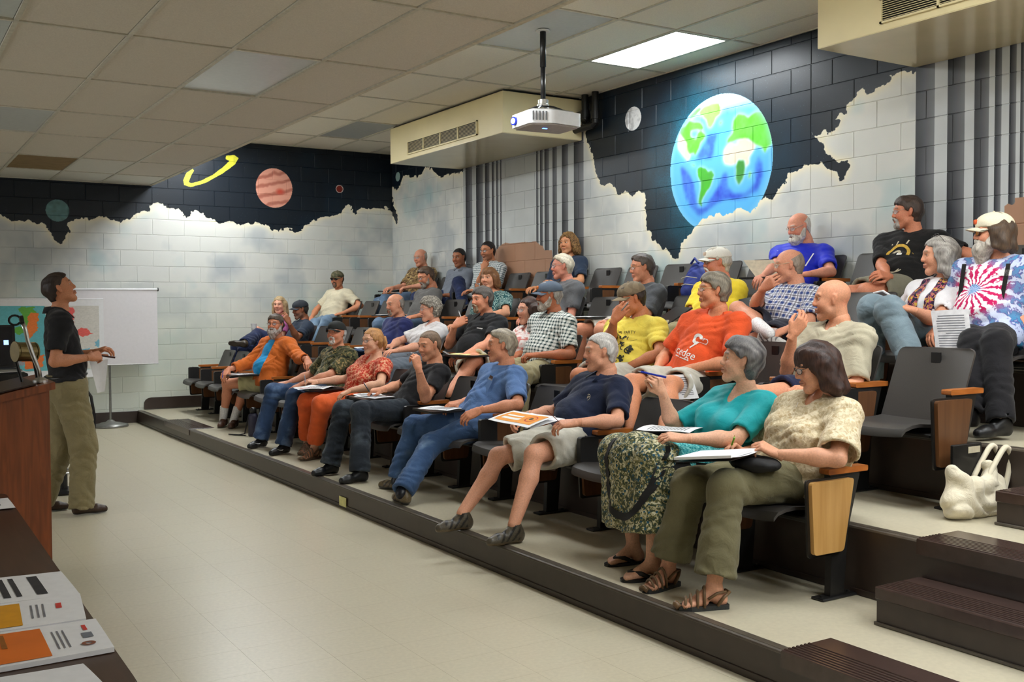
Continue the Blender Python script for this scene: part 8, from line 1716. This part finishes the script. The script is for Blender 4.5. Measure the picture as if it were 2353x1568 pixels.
m_, nt_, b_ = newmat('map_print'); g2 = nt_.nodes.new('ShaderNodeNewGeometry'); s2 = nt_.nodes.new('ShaderNodeSeparateXYZ'); nt_.links.new(g2.outputs['Position'], s2.inputs[0]); c2 = nt_.nodes.new('ShaderNodeCombineXYZ')
for i, (o_, lo_, hi_) in enumerate(((0, .90, 2.26), (2, .76, 1.50))):
    r_ = nt_.nodes.new('ShaderNodeMapRange'); r_.inputs[1].default_value = lo_; r_.inputs[2].default_value = hi_; nt_.links.new(s2.outputs[o_], r_.inputs[0]); nt_.links.new(r_.outputs[0], c2.inputs[i])
ti = nt_.nodes.new('ShaderNodeTexImage'); ti.image = map_image(); ti.extension = 'EXTEND'; nt_.links.new(c2.outputs[0], ti.inputs[0]); nt_.links.new(ti.outputs[0], b_.inputs['Base Color']); b_.inputs['Roughness'].default_value = .5
t = thing('wall_map', 'coloured wall map of countries in a white border behind the speaker', 'map', (1.6, 12.6, .68))
MB().box((.86, 12.60, .68), (2.305, 12.615, 1.56)).build('map_board', WHITEP, t); MB().box((.90, 12.597, .76), (2.255, 12.5995, 1.49)).build('map_print', m_, t)
[MB().tube([(.86, 12.607, z_), (2.305, 12.607, z_)], .010, 8).build('map_rail', WHITEP, t) for z_ in (1.565, .675)]
MB().tube([(1.1, 12.66, 1.5), (1.0, 12.8, 0)], .012, 8).build('easel_leg', SILVER, t); MB().tube([(2.0, 12.66, 1.5), (2.15, 12.8, 0)], .012, 8).build('easel_leg', SILVER, t)
t = thing('portable_screen', 'white pull-up screen on a round grey base behind the speaker', 'screen', (2.50, 13.3, 0))
MB().sheet([(1.9, 13.30, .765), (3.075, 13.30, .765), (3.07, 13.30, 1.685), (1.9, 13.30, 1.68)], 6, .003, .004).build('screen_cloth', plain('screen_white', (226, 222, 224), .75, var=.02), t)
MB().tube([(1.9, 13.30, 1.69), (3.075, 13.30, 1.695)], .014, 10).build('top_bar', WHITEP, t); MB().tube([(3.075, 13.30, 1.695), (3.088, 13.30, 1.695)], .024, 10).build('end_cap', BLACK, t); MB().tube([(1.9, 13.30, .765), (3.075, 13.30, .765)], .007, 8).build('bottom_bar', SILVER, t)
MB().tube([(2.50, 13.33, .06), (2.50, 13.33, 1.68)], .014, 10).build('pole', SILVER, t); MB().lathe([(.205, 0), (.21, .012), (.205, .03), (.13, .045), (.12, .052), (.06, .062), (.03, .085), (.018, .09)], (2.50, 13.33, 0), 32).build('round_base', SILVER, t, smooth=True)
# stool partly hidden behind the speaker's legs, and a cable
t = thing('stool', 'dark stool partly hidden behind the legs of the speaker', 'stool', (1.28, 8.75, 0)); MB().lathe([(.15, 0), (.16, .015), (.13, .03)], (1.28, 8.75, .0), 20).lathe([(.16, .46), (.17, .48), (.16, .50)], (1.28, 8.75, 0), 20).build('seat', BLACK, t); MB().tube([(1.28, 8.75, .02), (1.28, 8.75, .47)], .03, 10).build('column', STEEL_BLK, t)
MB().tube([(1.28 + .11 * math.cos(a), 8.75 + .11 * math.sin(a), .17) for a in np.linspace(0, 6.283, 16)[:-1]], .010, 8, closed=True).build('foot_ring', CHROME, t)
o = MB().tube([(1.36, 8.70, .92), (1.42, 8.68, .86), (1.48, 8.66, .76), (1.50, 8.66, .62), (1.50, 8.66, .40), (1.47, 8.66, .02)], .012, 8).build('cable', BLACK, None, smooth=True); tag(o, 'black curved cable hanging to the floor behind the speaker', 'cable')
